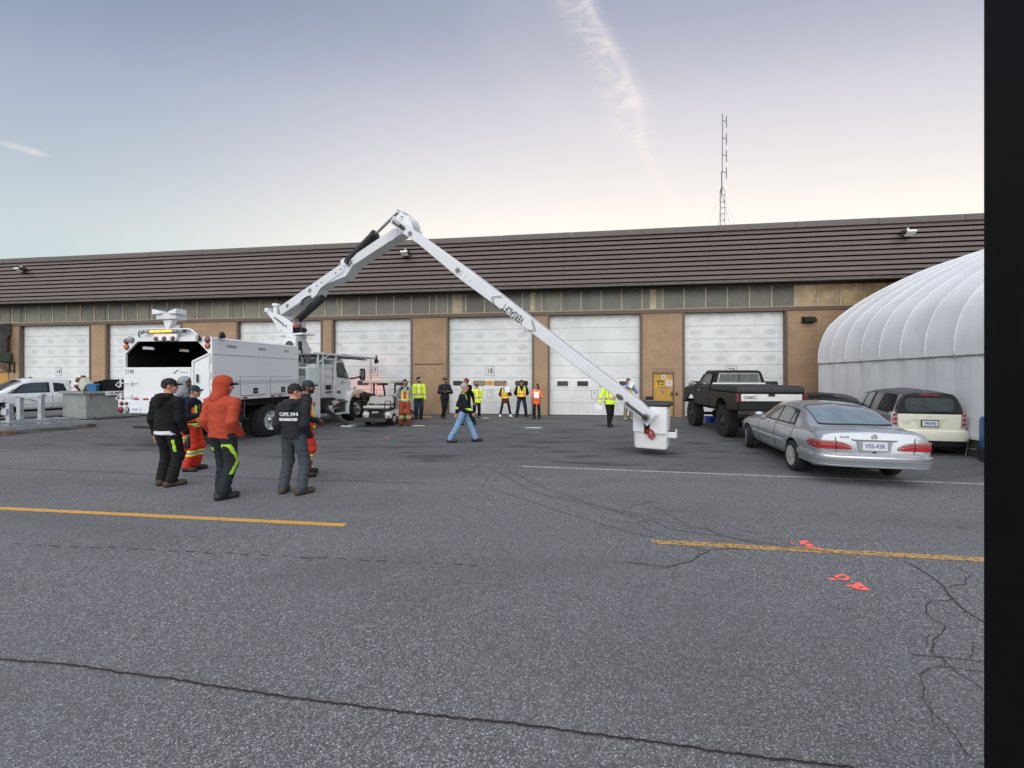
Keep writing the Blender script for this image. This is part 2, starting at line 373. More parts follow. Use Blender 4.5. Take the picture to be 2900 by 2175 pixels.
def crack(pts, w, amp=.03, mm=None, jag=.004):
    w *= .44 if mm is None else .85
    P = []
    for a, c in zip(pts, pts[1:]): P += wander(a, c, amp)[:-1]
    P.append(G(*pts[-1])); strip('crack', P, w, mm or crk, .006 + random.uniform(0, .0015), jag, .03)
crack([(-40, 1866), (180, 1882), (520, 1930), (800, 1975), (1100, 2014), (1450, 2050), (1700, 2085), (2020, 2130), (2300, 2165), (2420, 2178)], .0135, .006, moss, .006)
crack([(-40, 1325), (200, 1334), (420, 1343), (600, 1350), (800, 1358), (1000, 1362), (1230, 1372)], .030, .012)
crack([(1140, 1369), (1240, 1350), (1300, 1340), (1350, 1320), (1400, 1300)], .016)
crack([(1350, 1320), (1380, 1352), (1365, 1380), (1310, 1372)], .016)
crack([(1390, 1330), (1450, 1360), (1530, 1400), (1700, 1440), (1860, 1480), (1900, 1500), (2050, 1520), (2250, 1555), (2390, 1572)], .018)
crack([(1450, 1340), (1550, 1385), (1660, 1425), (1850, 1468), (2000, 1500), (2150, 1545)], .018)
crack([(1160, 1372), (1185, 1390), (1290, 1403), (1400, 1420)], .012); crack([(1275, 1403), (1310, 1435), (1375, 1450)], .012)
crack([(1400, 1385), (1560, 1440), (1720, 1490), (1860, 1525), (1990, 1560), (2120, 1556)], .016)
crack([(1700, 1470), (1800, 1480), (1830, 1500), (1920, 1530)], .014)
crack([(2010, 1562), (1960, 1590), (1890, 1608), (1770, 1593)], .02)
crack([(2560, 1590), (2600, 1610), (2670, 1660), (2720, 1720), (2800, 1770)], .022)
crack([(2720, 1608), (2752, 1632), (2735, 1656), (2690, 1662)], .014)
crack([(2700, 1695), (2640, 1702), (2625, 1740), (2680, 1775), (2640, 1815), (2640, 1850), (2700, 1900), (2790, 1960)], .012)
crack([(2580, 1854), (2680, 1864), (2790, 1878)], .014, .006)
crack([(2790, 1905), (2690, 1890), (2630, 1895), (2618, 1950), (2640, 2020), (2720, 2110), (2790, 2170)], .010)
crack([(2600, 1345), (2700, 1370), (2800, 1392)], .03)
crack([(2330, 1530), (2520, 1528), (2700, 1545)], .010)
rc = random.Random(5)
for i in range(34):                                   # fine crazing round the long cracks
    t = rc.random(); x0 = 1380 + t * 820; y0 = 1350 + t * 190 + rc.uniform(-34, 40); L_ = rc.uniform(30, 120); a = rc.choice([.12, .2, -.5, .8]) + rc.uniform(-.15, .15)
    crack([(x0, y0), (x0 + L_ * .5, y0 + L_ * .5 * a * .5 + rc.uniform(-4, 4)), (x0 + L_, y0 + L_ * a * .5)], rc.uniform(.006, .013), .02)
for i in range(5):
    x0 = rc.uniform(2560, 2760); y0 = rc.uniform(1640, 2000); L_ = rc.uniform(20, 90)
    crack([(x0, y0), (x0 + rc.uniform(-.6, .6) * L_, y0 + L_)], rc.uniform(.004, .009), .015)
for i in range(26):                                   # the broken dark seam across the near paving
    a = 40 + i * 54 + random.uniform(-8, 8); y = 1540 + (a - 40) * .0465 + random.uniform(-2, 2)
    strip('seam_patch', [G(a, y), G(a + random.uniform(16, 34), y + 1.6)], random.uniform(.006, .018), M('seam_tar', (.055, .054, .055), .9, var=.4, vscale=30), .005, .010, .02)
litter = M('white_litter', (.75, .75, .74), .6)
for px, py, w in ((1512, 1212, .34), (1375, 1184, .22), (1185, 1206, .36), (520, 1178, .1)):
    q = G(px, py); mb = MB(); n = 7; pts = [(w * math.cos(t) * random.uniform(.6, 1), .07 * math.sin(t) * random.uniform(.5, 1.2), 0) for t in [2 * math.pi * i / n for i in range(n)]]
    mb.prism(pts, (0, 0, .012)); o = mb.build('paint_spill', litter, loc=(q.x, q.y, .004)); tag(o, None, None, kind='structure')
# ================================================================== the works building
YW = F * H / 110.0; TH = -math.atan2(1140, 8516)
def W(px, py, d=0.0):                                 # photo point -> (along, height) on the wall plane d metres proud of the wall
    u_ = Vector((math.cos(TH), math.sin(TH))); n_ = Vector((math.sin(TH), -math.cos(TH)))
    r = Vector(((px - CX) / F, 1)); t = (n_.y * YW + d) / (r.x * n_.x + r.y * n_.y)
    P = r * t; return P.x * u_.x + (P.y - YW) * u_.y, H + (HZ - py) / F * t
bld = thing('works_building', 'long brown block works building with white overhead doors and ribbed brown metal fascia', 'building', (0, YW, 0), TH)
# local frame: x along the wall, -y towards the yard, z up
blockm = M('tan_block', (.40, .265, .165), .9, var=.16, vscale=1.3, bump=.35, bscale=60, dirt=.22)
mortar = M('tan_mortar', (.29, .20, .135), .95, var=.1)
brown = M('brown_trim', (.150, .105, .078), .6, var=.12, vscale=3)
beige = M('beige_metal', (.44, .36, .25), .55, var=.15, vscale=5)
fasc = M('fascia_brown', (.112, .080, .070), .42, var=.10, vscale=2.2, spec=.45)
capm = M('cap_brown', (.105, .086, .080), .5, var=.12, vscale=2.0)
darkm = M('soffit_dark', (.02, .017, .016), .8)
gutm = M('gutter_brown', (.13, .105, .092), .5, var=.35, vscale=7)
OPEN = [(-28.27, -23.57), (-22.55, -17.85), (-14.52, -9.76), (-9.16, -4.99), (-3.17, 1.01), (1.74, 5.96), (7.80, 12.08)]
ZT = 4.70; S0, S1 = -46.0, 34.0
MD = (6.44, 7.40, 2.02); MD0 = (-30.35, -29.05, 2.10)
# block walling between the doors: real blocks with recessed joints, joined as one mass
walls = [(S0, OPEN[0][0])] + [(a[1], c[0]) for a, c in zip(OPEN, OPEN[1:])] + [(OPEN[-1][1], S1)]
mbk = MB(); back = MB(); bh, bw = .2, .4
for (a, c) in walls:
    hole = None
    for h_ in (MD, MD0):
        if a < h_[0] < c: hole = h_
    a_, c_ = a, c
    k = 0; z = 0.0
    while z < ZT - .01:
        z1 = min(z + bh, ZT); x = a_ - (bw / 2 if k % 2 else 0)
        while x < c_ - .01:
            x0, x1 = max(x, a_), min(x + bw, c_); x += bw
            if x1 - x0 < .02: continue
            segs = [(x0, x1)]
            if hole and z < hole[2]:
                segs = []
                if x0 < hole[0]: segs.append((x0, min(x1, hole[0])))
                if x1 > hole[1]: segs.append((max(x0, hole[1]), x1))
            for (p, q) in segs:
                if q - p > .02 and (p > -33 and p < 22): mbk.box((p + .003, -random.uniform(0, .003), z + .003), (q - .003, .1, z1 - .003))
        z += bh; k += 1
    if hole:
        back.box((a_ + .002, .004, 0), (hole[0], .30, ZT)); back.box((hole[1], .004, 0), (c_ - .002, .30, ZT)); back.box((hole[0], .004, hole[2]), (hole[1], .30, ZT))
    else: back.box((a_ + .002, .004, 0), (c_ - .002, .30, ZT))
o = mbk.build('block_wall', blockm, bld); o['kind'] = 'stuff'
o = back.build('wall_core', mortar, bld); o['kind'] = 'stuff'
jl = MB(); jl.box((-4.86, -.012, 2.415), (-3.42, -.0035, 2.45)); jl.build('wall_joint', darkm, bld)
sh = MB(); sh.box((S0, 1.2, 0), (S1, 1.4, 8.1)); sh.box((S0, 1.4, 7.6), (S1, 26, 7.75)); sh.box((S0, 25.8, 0), (S1, 26, 8.1)); sh.box((S0, 1.4, 0), (S0 + .2, 25.8, 8.1)); sh.box((S1 - .2, 1.4, 0), (S1, 25.8, 8.1))
sh.build('hall_shell', darkm, bld)
# header beam, posts at the door jambs
tr = MB(); tr.box((S0, -.045, ZT), (S1, .30, 4.865)); tr.build('header_beam', brown, bld, bevel=.006)
for (a, c) in OPEN:
    for x in (a - .05, c - .05): t2 = MB(); t2.box((x, -.030, .01), (x + .10, .30, ZT - .002)); t2.build('jamb_post', brown, bld, bevel=.004)
# ---- overhead doors
dm = bpy.data.materials.new('door_white'); dm.use_nodes = True; nt = dm.node_tree; b = nt.nodes['Principled BSDF']
tcn = N('ShaderNodeTexCoord'); tc = tcn.outputs['Object']; s3 = N('ShaderNodeSeparateXYZ'); L(tc, s3.inputs[0])
ox = nmath('SUBTRACT', nmath('FRACT', nmath('ADD', nmath('DIVIDE', s3.outputs[0], 1.045), 100.0)), .5)
dx = nmath('MULTIPLY', ox, 1.045 / .27); dz = nmath('DIVIDE', s3.outputs[2], .135)
el_ = nmath('ADD', nmath('MULTIPLY', dx, dx), nmath('MULTIPLY', dz, dz))
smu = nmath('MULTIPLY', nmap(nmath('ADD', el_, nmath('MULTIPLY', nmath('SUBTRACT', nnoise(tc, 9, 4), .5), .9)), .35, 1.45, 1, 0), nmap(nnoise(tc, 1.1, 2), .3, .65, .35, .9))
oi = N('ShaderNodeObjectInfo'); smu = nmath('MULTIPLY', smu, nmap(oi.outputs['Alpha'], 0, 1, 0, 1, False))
wpos = N('ShaderNodeNewGeometry').outputs['Position']
base = nmix(nmap(nnoise(wpos, .9, 5, .6), .35, .7), (.66, .67, .67), (.76, .77, .77))
base = nmix(nmath('MULTIPLY', smu, .5), base, (.40, .395, .345))
mpd = N('ShaderNodeMapping'); L(wpos, mpd.inputs[0]); mpd.inputs['Scale'].default_value = (2.4, 2.4, .5)
drip = nmap(nnoise(mpd.outputs[0], 2.2, 6, .7), .56, .78)
base = nmix(nmath('MULTIPLY', drip, .28), base, (.42, .40, .36))
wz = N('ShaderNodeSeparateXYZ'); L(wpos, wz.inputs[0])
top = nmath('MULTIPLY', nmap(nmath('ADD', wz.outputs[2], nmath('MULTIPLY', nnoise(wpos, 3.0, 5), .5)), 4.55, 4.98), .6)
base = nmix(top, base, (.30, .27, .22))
scr = nmap(nnoise(mpd.outputs[0], 7.0, 3, .5), .735, .76)
base = nmix(nmath('MULTIPLY', scr, .5), base, (.34, .34, .34))
L(base, b.inputs['Base Color']); b.inputs['Roughness'].default_value = .45
lite_f = M('lite_frame', (.055, .05, .045), .5); lite_g = M('lite_glass', (.035, .035, .032), .12, spec=.8, var=.4, vscale=4); lite_w = M('lite_glass_warm', (.30, .22, .12), .2, var=.35, vscale=5)
white_f = M('white_frame', (.78, .78, .78), .5); ink = M('black_ink', (.012, .012, .013), .6); signw = M('sign_white', (.72, .72, .70), .5, var=.05)
sign_o = M('sign_orange', (.78, .32, .035), .5, var=.08)
def rrect(cx, cz, w, h, r, n=4, y=0.0):
    out = []
    for (sx, sz, a0) in ((1, 1, 0), (-1, 1, 90), (-1, -1, 180), (1, -1, 270)):
        for i in range(n + 1):
            t = R(a0 + 90 * i / n); out.append((cx + sx * (w / 2 - r) + r * math.cos(t), y, cz + sz * (h / 2 - r) + r * math.sin(t)))
    return out
ribs = {5}
PM = {}
for di, (a, c) in enumerate(OPEN):
    num = 14 + di
    a2, c2 = a + .05, c - .05
    dr = bpy.data.objects.new('overhead_door', None); C.objects.link(dr); dr.parent = bld; dr.location = ((a2 + c2) / 2, .16, 0)
    dr['label'] = 'white sectional overhead door numbered %d' % num if num != 19 else 'white overhead door with fine ribs and square white framed lights'
    w = c2 - a2; ph = ZT / 8
    for k in range(8):
        mb = MB(); z0 = k * ph + .005; z1 = (k + 1) * ph - .005; zc = (z0 + z1) / 2
        if di in ribs:
            n = 5; h_ = (z1 - z0) / n
            for j in range(n):
                q0 = z0 + j * h_ - zc; mb.prism([(-w / 2, .05, q0), (-w / 2, .05, q0 + h_), (-w / 2, .006, q0 + h_), (-w / 2, 0, q0 + h_ - .012), (-w / 2, 0, q0 + .012), (-w / 2, .006, q0)], (w, 0, 0))
        else: mb.box((-w / 2, 0, z0 - zc), (w / 2, .05, z1 - zc))
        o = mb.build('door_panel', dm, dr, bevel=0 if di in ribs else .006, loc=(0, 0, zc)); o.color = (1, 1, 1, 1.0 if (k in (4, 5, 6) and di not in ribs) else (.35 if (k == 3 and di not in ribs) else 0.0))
    gap = MB(); gap.box((-w / 2, .055, 0), (w / 2, .075, ZT)); gap.build('door_backing', darkm, dr)
    ft = MB(); ft.box((-w / 2, -.012, -.0), (w / 2, .045, .028)); ft.build('bottom_seal', M('rubber', (.015, .015, .015), .8), dr)
    if di in ribs:
        for fx_ in (.145, .372, .62, .84):
            x = -w / 2 + fx_ * w; fr = MB(); fr.box((x - .31, -.030, 1.325), (x + .31, -.003, 1.665)); f_ = fr.build('window', white_f, dr, bevel=.006)
            gl = MB(); gl.box((x - .255, -.034, 1.378), (x + .255, -.0305, 1.612)); gl.build('pane', lite_g, dr)
    else:
        for j, fx_ in enumerate((.122, .369, .62, .873)):
            x = -w / 2 + fx_ * w; fr = MB(); fr.prism(rrect(x, 1.505, .62, .235, .07, y=-.016), (0, .014, 0)); fr.build('window', lite_f, dr)
            gl = MB(); gl.prism(rrect(x, 1.505, .565, .18, .05, y=-.021), (0, .0045, 0)); gl.build('pane', lite_w if (di == 4 and j in (1, 2)) else lite_g, dr)
    # number board, orange notice, small parking sign
    fx_ = {0: .505, 3: .508, 4: .494, 5: .5, 6: .487}.get(di, .5); x = -w / 2 + fx_ * w; zc = 2.085
    if num not in (15, 16):
        s = MB(); s.prism(rrect(x, zc, .43, .45, .03, y=-.012), (0, .011, 0)); s.prism(rrect(x, zc, .40, .42, .025, y=-.0145), (0, .002, 0), 1)
        sg = s.build('number_board', [ink, signw], dr)
        text_mesh(str(num), .36, ink, 'number', dr, frame4((x, -.0155, zc), (1, 0, 0), (0, 0, 1)), .0008, .82, .004)
    if di in (3, 4):
        s = MB(); s.box((x - .165, -.012, 1.40), (x + .165, -.001, 1.625)); s.build('notice', sign_o, dr, bevel=.003)
        text_mesh('PERSONNEL', .062, ink, 'lettering', dr, frame4((x, -.0135, 1.53), (1, 0, 0), (0, 0, 1)), .0006, .80); text_mesh('ONLY', .062, ink, 'lettering', dr, frame4((x, -.0135, 1.455), (1, 0, 0), (0, 0, 1)), .0006)
    if di in (3, 4, 5):
        px_ = x if di != 5 else x + .02; s = MB(); s.prism(rrect(px_, .99, .285, .42, .03, y=-.012), (0, .011, 0)); s.prism(rrect(px_, .99, .262, .397, .025, y=-.0145), (0, .002, 0), 1); s.build('parking_sign', [ink, signw], dr)
        text_mesh('P', .17, ink, 'lettering', dr, frame4((px_, -.0155, 1.06), (1, 0, 0), (0, 0, 1)), .0006)
# ---- yellow personnel door
ymat = M('yellow_door', (.56, .31, .055), .5, var=.14, vscale=3, dirt=.22)
def mandoor(x0, x1, h, full):
    d = MB(); d.box((x0 + .05, .045, .01), (x1 - .05, .09, h - .05)); dd = d.build('personnel_door', ymat, bld, bevel=.004)
    f_ = MB(); f_.box((x0, -.012, 0), (x0 + .05, .12, h)); f_.box((x1 - .05, -.012, 0), (x1, .12, h)); f_.box((x0 + .05, -.012, h - .05), (x1 - .05, .12, h)); f_.build('door_frame', brown, bld, bevel=.004)
    if not full: return
    y = .043
    s = MB(); s.box((6.87, y - .006, 1.72), (7.03, y, 1.89)); s.build('notice', signw, dd); s = MB(); s.prism([(6.95 + .05 * math.cos(t), y - .008, 1.805 + .045 * math.sin(t)) for t in [i * math.pi / 6 for i in range(12)]], (0, .0015, 0)); s.build('symbol', M('sign_blue', (.12, .18, .35), .5), dd)
    s = MB(); s.box((6.62, y - .006, 1.38), (6.98, y, 1.67)); s.build('notice', M('sign_yellow', (.72, .48, .03), .5), dd)
    s = MB(); s.box((6.64, y - .0075, 1.555), (6.96, y - .0055, 1.655)); s.build('notice_band', ink, dd)
    text_mesh('CAUTION', .080, M('sign_yellow', (.72, .48, .03), .5), 'lettering', dd, frame4((6.80, y - .0085, 1.605), (1, 0, 0), (0, 0, 1)), .0006, .85)
    for z_, x0_, x1_ in ((1.525, 6.66, 6.80), (1.49, 6.66, 6.82), (1.455, 6.66, 6.79), (1.42, 6.66, 6.84)): s = MB(); s.box((x0_, y - .0075, z_ - .009), (x1_, y - .0055, z_ + .009)); s.build('print_line', ink, dd)
    s = MB(); s.prism([(x_, y - .0075, z_) for x_, z_ in ((6.85, 1.42), (6.93, 1.42), (6.95, 1.53), (6.90, 1.50), (6.87, 1.54))], (0, .002, 0)); s.build('symbol', ink, dd)
    s = MB(); s.box((7.06, y - .006, 1.37), (7.33, y, 1.68)); s.build('notice', signw, dd)
    s = MB()
    for i in range(24):
        t0, t1 = i * math.pi / 12, (i + 1) * math.pi / 12
        s.prism([(7.195 + r_ * math.cos(t), y - .008, 1.575 + r_ * math.sin(t)) for r_, t in ((.085, t0), (.085, t1), (.062, t1), (.062, t0))], (0, .002, 0))
    s.beam((7.14, y - .007, 1.635), (7.25, y - .007, 1.515), .002, .022, up=(0, 0, 1)); s.build('symbol', M('sign_red', (.55, .04, .05), .5), dd)
    for z_ in (1.435, 1.405): s = MB(); s.box((7.10, y - .0075, z_ - .008), (7.29, y - .0055, z_ + .008)); s.build('print_line', M('sign_red', (.55, .04, .05), .5), dd)
    s = MB(); s.box((6.78, y - .004, 1.315), (7.15, y, 1.36)); s.build('tape_patch', M('grey_tape', (.16, .14, .12), .6), dd)
    s = MB(); s.prism([(6.91 + .05 * math.cos(t), y - .006, 1.13 + .075 * math.sin(t)) for t in [i * math.pi / 6 for i in range(12)]], (0, .005, 0)); s.build('lock_plate', M('steel', (.35, .35, .36), .35, 1.0), dd)
    s = MB(); s.box((7.24, y - .02, 1.02), (7.345, y, 1.12)); s.box((7.27, y - .06, .95), (7.33, y - .02, 1.05)); s.box((7.22, y - .05, 1.06), (7.34, y - .03, 1.09)); s.build('handle', M('steel', (.35, .35, .36), .35, 1.0), dd)
    for z_ in (.45, 1.0, 1.6): s = MB(); s.box((6.475, y - .015, z_), (6.495, y, z_ + .11)); s.build('hinge', M('rubber', (.015, .015, .015), .8), dd)
mandoor(*MD, True); mandoor(*MD0, False)
s = MB(); s.box((7.46, -.03, 1.00), (7.54, -.005, 1.10)); s.build('call_box', M('rubber', (.015, .015, .015), .8), bld)
# ---- clerestory: steel frame and panes of obscured glass
def glass(nm, c, c2, em=0.0, ro=.22):
    m_ = bpy.data.materials.new(nm); m_.use_nodes = True; global nt; nt = m_.node_tree; b = nt.nodes['Principled BSDF']
    w_ = N('ShaderNodeNewGeometry').outputs['Position']
    cc = nmix(nmap(nnoise(w_, 1.6, 6, .7), .35, .7), c, c2); L(cc, b.inputs['Base Color']); b.inputs['Roughness'].default_value = ro; b.inputs['Specular IOR Level'].default_value = .45
    bp = N('ShaderNodeBump'); bp.inputs['Strength'].default_value = .35; bp.inputs['Distance'].default_value = .01; L(nnoise(w_, 38, 3), bp.inputs['Height']); L(bp.outputs[0], b.inputs['Normal'])
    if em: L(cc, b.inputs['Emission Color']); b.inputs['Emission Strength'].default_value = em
    return m_
GL = {'dark': glass('glass_dark', (.120, .110, .086), (.165, .150, .114)), 'mid': glass('glass_olive', (.150, .134, .100), (.20, .178, .126)),
      'pale': glass('glass_pale', (.19, .175, .125), (.25, .225, .155)), 'gold': glass('glass_gold_sunlit', (.25, .21, .13), (.52, .43, .24), .05), 'grey': glass('glass_grey', (.138, .130, .112), (.185, .174, .15)),
      'glow': glass('glass_amber_sunlit', (.30, .215, .12), (.50, .37, .21), .08)}  # gold and amber panes carry sunset light in their colour and faint emission
cl_ = bpy.data.objects.new('clerestory', None); C.objects.link(cl_); cl_.parent = bld
bk = MB(); bk.box((S0, .10, 4.87), (S1, .30, 5.98)); bk.build('clerestory_core', darkm, cl_)
fr = MB(); fr.box((S0, -.03, 4.867), (S1, .09, 4.905)); fr.build('sill', beige, cl_); fr = MB(); fr.box((S0, -.01, 5.80), (S1, .09, 5.90)); fr.build('head_rail', brown, cl_)
PITCH = .915; x = 2.33 - 40 * PITCH; ci = 0
rnd = random.Random(11)
while x < 20:
    mu = MB(); mu.box((x - .026, -.014, 4.906), (x + .026, .05, 5.80)); mu.build('mullion', M('mullion_beige', (.58, .50, .37), .5, var=.2, vscale=4), cl_)
    pxm = x + PITCH / 2
    kind = 'mid' if pxm < -16 else 'dark'
    if pxm < -22: kind = rnd.choice(['pale', 'mid', 'pale'])
    elif pxm < -12: kind = rnd.choice(['mid', 'mid', 'grey', 'pale'])
    elif pxm < 12.4:
        kind = rnd.choice(['dark', 'dark', 'mid', 'dark'])
        for q in (-9.5, -3.9, 1.0, 1.9, 6.6, -3.0):
            if abs(pxm - q) < .46: kind = 'gold'
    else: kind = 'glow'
    # some panes split into tones; gold strips paint sunset light into the colour
    sp = 2 if kind == 'gold' else rnd.choice([0, 0, 0, 0, 1, 1]) if kind in ('mid', 'dark', 'pale', 'grey', 'gold') else 0
    edges = [x + .024, x + PITCH - .024]
    if sp: edges = [x + .024] + sorted(x + rnd.uniform(.2, .72) for _ in range(sp)) + [x + PITCH - .024]
    for i, (p, q) in enumerate(zip(edges, edges[1:])):
        k2 = (('grey', 'gold', 'pale')[i] if kind == 'gold' else kind) if i == 0 or kind == 'gold' else rnd.choice([kind, kind, 'grey'])
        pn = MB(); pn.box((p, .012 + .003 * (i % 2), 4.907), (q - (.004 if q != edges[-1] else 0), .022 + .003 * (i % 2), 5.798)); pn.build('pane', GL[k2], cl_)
        if i: st_ = MB(); st_.box((p - .018, -.004, 4.907), (p + .018, .010, 5.798)); st_.build('glazing_strip', rnd.choice([GL['pale'], beige, GL['grey']]), cl_)
    x += PITCH; ci += 1
# ---- ribbed metal fascia, hung a metre out from the wall
fa = bpy.data.objects.new('fascia', None); C.objects.link(fa); fa.parent = bld
bk = MB(); bk.box((S0, -.80, 5.86), (S1, -.70, 8.10)); bk.build('fascia_backing', M('cavity_shade', (.004, .0035, .0035), .9), fa)  # near-black colour deepens the shadow gaps between the boards
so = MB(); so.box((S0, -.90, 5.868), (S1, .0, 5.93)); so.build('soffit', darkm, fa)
gu = MB(); gu.box((S0, -1.03, 5.775), (S1, -.90, 5.862)); gu.box((S0, -1.045, 5.845), (S1, -1.031, 5.875)); gu.build('gutter', gutm, fa, bevel=.004)
SE = [S0, -40, -34, -28.0, -23.9, -21.9, -15.85, -9.78, -3.66, 2.45, 8.55, 14.7, 20.8, 26.9, S1]
bz0 = 5.885; bz1 = 7.945; nb = 10; hb = (bz1 - bz0) / nb
meshes = {}
for k in range(nb):
    z0 = bz0 + k * hb; z1 = z0 + hb
    for a, c in zip(SE, SE[1:]):
        mb = MB(); prof = [(-.955, z1 + .004), (-.943, z1 + .0), (-.990, z0 + .056), (-1.0, z0 + .060)]
        mb.prism([(a + .004, p, q) for p, q in prof], (c - a - .008, 0, 0)); mb.build('siding_board', fasc, fa)
xs = [S0 + i * 3.05 for i in range(int((S1 - S0) / 3.05) + 2)]
for a, c in zip(xs, xs[1:]):
    mb = MB(); j = random.uniform(-.006, .006); mb.box((a + .006, -1.035, 7.96 + j), (c - .006, -.70, 8.205 + j)); mb.build('cap_flashing', capm, fa, bevel=.008)
rf = MB(); rf.box((S0, -.70, 8.0), (S1, 1.3, 8.09)); rf.build('roof', M('roof_grey', (.12, .12, .12), .9, var=.2), bld)
# ================================================================== things on the wall
metal_d = M('lamp_bronze', (.05, .045, .04), .45); lens_m = M('lamp_lens', (.62, .62, .58), .25, spec=.6)
def floodlight(s_, z_, label):
    o = thing('floodlight', label, 'floodlight', (0, 0, 0), 0, 'floodlights on the brown fascia')
    p = Vector((math.cos(TH) * s_ - math.sin(TH) * -1.0, YW + math.sin(TH) * s_ + math.cos(TH) * -1.0, z_)); o.location = p; o.rotation_euler = (0, 0, TH); o.scale = (.84,) * 3
    b_ = MB(); b_.box((-.09, -.03, -.10), (.09, .05, .08)); b_.build('back_plate', metal_d, o, bevel=.01)
    b_ = MB(); b_.prism([(-.24, -.03, .10), (-.24, -.30, .06), (-.24, -.36, -.05), (-.24, -.10, -.20), (-.24, -.03, -.16)], (.48, 0, 0)); b_.build('housing', metal_d, o, bevel=.012)
    b_ = MB(); b_.prism([(-.20, -.345, -.035), (-.20, -.315, .045), (-.20, -.33, .05), (-.20, -.372, -.045), (-.20, -.13, -.197), (-.20, -.12, -.19)], (.40, 0, 0)); b_.build('lens', lens_m, o)
    b_ = MB(); b_.box((-.04, -.13, .09), (.04, -.05, .21)); b_.build('photocell', lens_m, o, bevel=.012)
    return o
s_, z_ = W(1150, 717, 1.0); floodlight(s_, z_, 'small floodlight on the brown fascia just left of the upper boom')
s_, z_ = W(2566, 660, 1.0); floodlight(s_, z_, 'small floodlight on the brown fascia above the white fabric shelter')
s_, z_ = W(66, 763, 1.0); floodlight(s_, z_, 'small floodlight on the brown fascia near the left end of the picture')
s_, z_ = W(2287, 906)
o = thing('wall_pack_lamp', 'dark wall lamp on tan block wall beside door and fabric shelter', 'wall lamp', (math.cos(TH) * s_, YW + math.sin(TH) * s_, z_), TH)
b_ = MB(); b_.prism([(-.24, 0, .13), (-.24, -.09, .13), (-.24, -.28, -.02), (-.24, -.24, -.12), (-.24, 0, -.12)], (.48, 0, 0)); b_.build('housing', M('rubber', (.015, .015, .015), .8), o, bevel=.01)
b_ = MB(); b_.prism([(-.21, -.245, -.10), (-.21, -.285, -.03), (-.21, -.29, -.035), (-.21, -.255, -.115)], (.42, 0, 0)); b_.build('lens', M('lamp_dark_lens', (.05, .05, .05), .15), o)
b_ = MB(); b_.box((-.27, -.02, -.15), (.27, -.002, -.121)); b_.build('back_plate', metal_d, o)
# exhaust duct and motor at the far left
duct_m = M('duct_steel', (.16, .16, .165), .5, .6, var=.25, vscale=4); green_m = M('green_motor', (.07, .10, .075), .6, var=.4, vscale=8, dirt=.3)
s_, z_ = W(20, 990)
o = thing('exhaust_duct', 'grey square exhaust duct elbow coming out of the block wall at left', 'duct', (math.cos(TH) * s_, YW + math.sin(TH) * s_, 0), TH)
mb = MB(); rings = []
for i in range(9):
    t = R(90 * i / 8); cy, cz = -.05 - .62 * math.sin(t), 4.05 + .62 * math.cos(t)
    yy0, zz0 = -.30 - 0.0, 4.0
    ro, ri = .88, .22; c0 = Vector((0, .02, 3.98))
    a = c0 + Vector((0, -math.sin(t) * ri, math.cos(t) * ri)); c = c0 + Vector((0, -math.sin(t) * ro, math.cos(t) * ro))
    rings.append([a + Vector((-.36, 0, 0)), a + Vector((.36, 0, 0)), c + Vector((.36, 0, 0)), c + Vector((-.36, 0, 0))])
rings.append([p - Vector((0, 0, .75)) for p in rings[-1]])
mb.loft(rings); mb.build('duct_elbow', duct_m, o, bevel=.01)
mb = MB(); mb.box((-.39, -.90, 3.60), (.39, -.17, 3.64)); mb.build('duct_flange', duct_m, o)
mb = MB(); mb.box((-.52, -.92, 2.66), (.50, -.12, 3.20)); mb.build('fan_housing', green_m, o, bevel=.03)
mb = MB(); mb.box((.0, -.945, 2.98), (.16, -.921, 3.19)); mb.box((.30, -.94, 3.02), (.46, -.921, 3.2)); mb.box((-.42, -.935, 2.70), (-.2, -.921, 2.95)); mb.build('fan_label', signw, o)
for x_ in (.22, .55):
    mb = MB(); mb.box((x_ - .025, -.95, 2.60), (x_ + .025, 0, 2.655)); mb.beam((x_, -.80, 2.62), (x_, -.03, 2.08), .045, .045); mb.box((x_ - .025, -.05, 2.02), (x_ + .025, -.005, 2.60)); mb.build('bracket', M('black_steel', (.02, .02, .02), .5), o)
# ================================================================== aerial mast on the roof
galv = M('galvanised', (.42, .44, .46), .45, .55, var=.22, vscale=5); dk_steel = M('mast_steel', (.10, .10, .11), .5, .5)
YM = 24.0; xm = (2044 - CX) / F * YM
def mz(py): return H + (HZ - py) / F * YM
o = thing('aerial_mast', 'thin lattice aerial mast with four dipole loops standing on the roof', 'antenna', (xm, YM, 7.75))
mb = MB(); zb = 0; zt = mz(545) - 7.75; rr = .165
legs = [(rr * math.cos(R(a)), rr * math.sin(R(a))) for a in (-30, 90, 210)]
for lx, ly in legs: mb.cyl((lx, ly, 0), (lx, ly, zt), .014, n=6); mb.cyl((lx, ly, zt), (0, 0, zt + .42), .014, n=6)
zz = .05; i = 0
while zz < zt:
    for j in range(3): mb.cyl((*legs[j], zz), (*legs[(j + 1) % 3], zz), .010, n=5)
    j = i % 3; mb.cyl((*legs[j], zz), (*legs[(j + 1) % 3], min(zz + .37, zt)), .007, n=5); zz += .37; i += 1
mb.build('lattice_tower', dk_steel, o)
mb = MB(); mb.cyl((0, 0, zt - .1), (0, 0, mz(485) - 7.75), .035, n=8); mb.cyl((.03, 0, mz(490) - 7.75), (.05, 0, mz(322) - 7.75), .024, n=8); mb.build('mast_tube', M('mast_tube_grey', (.14, .15, .16), .5), o)
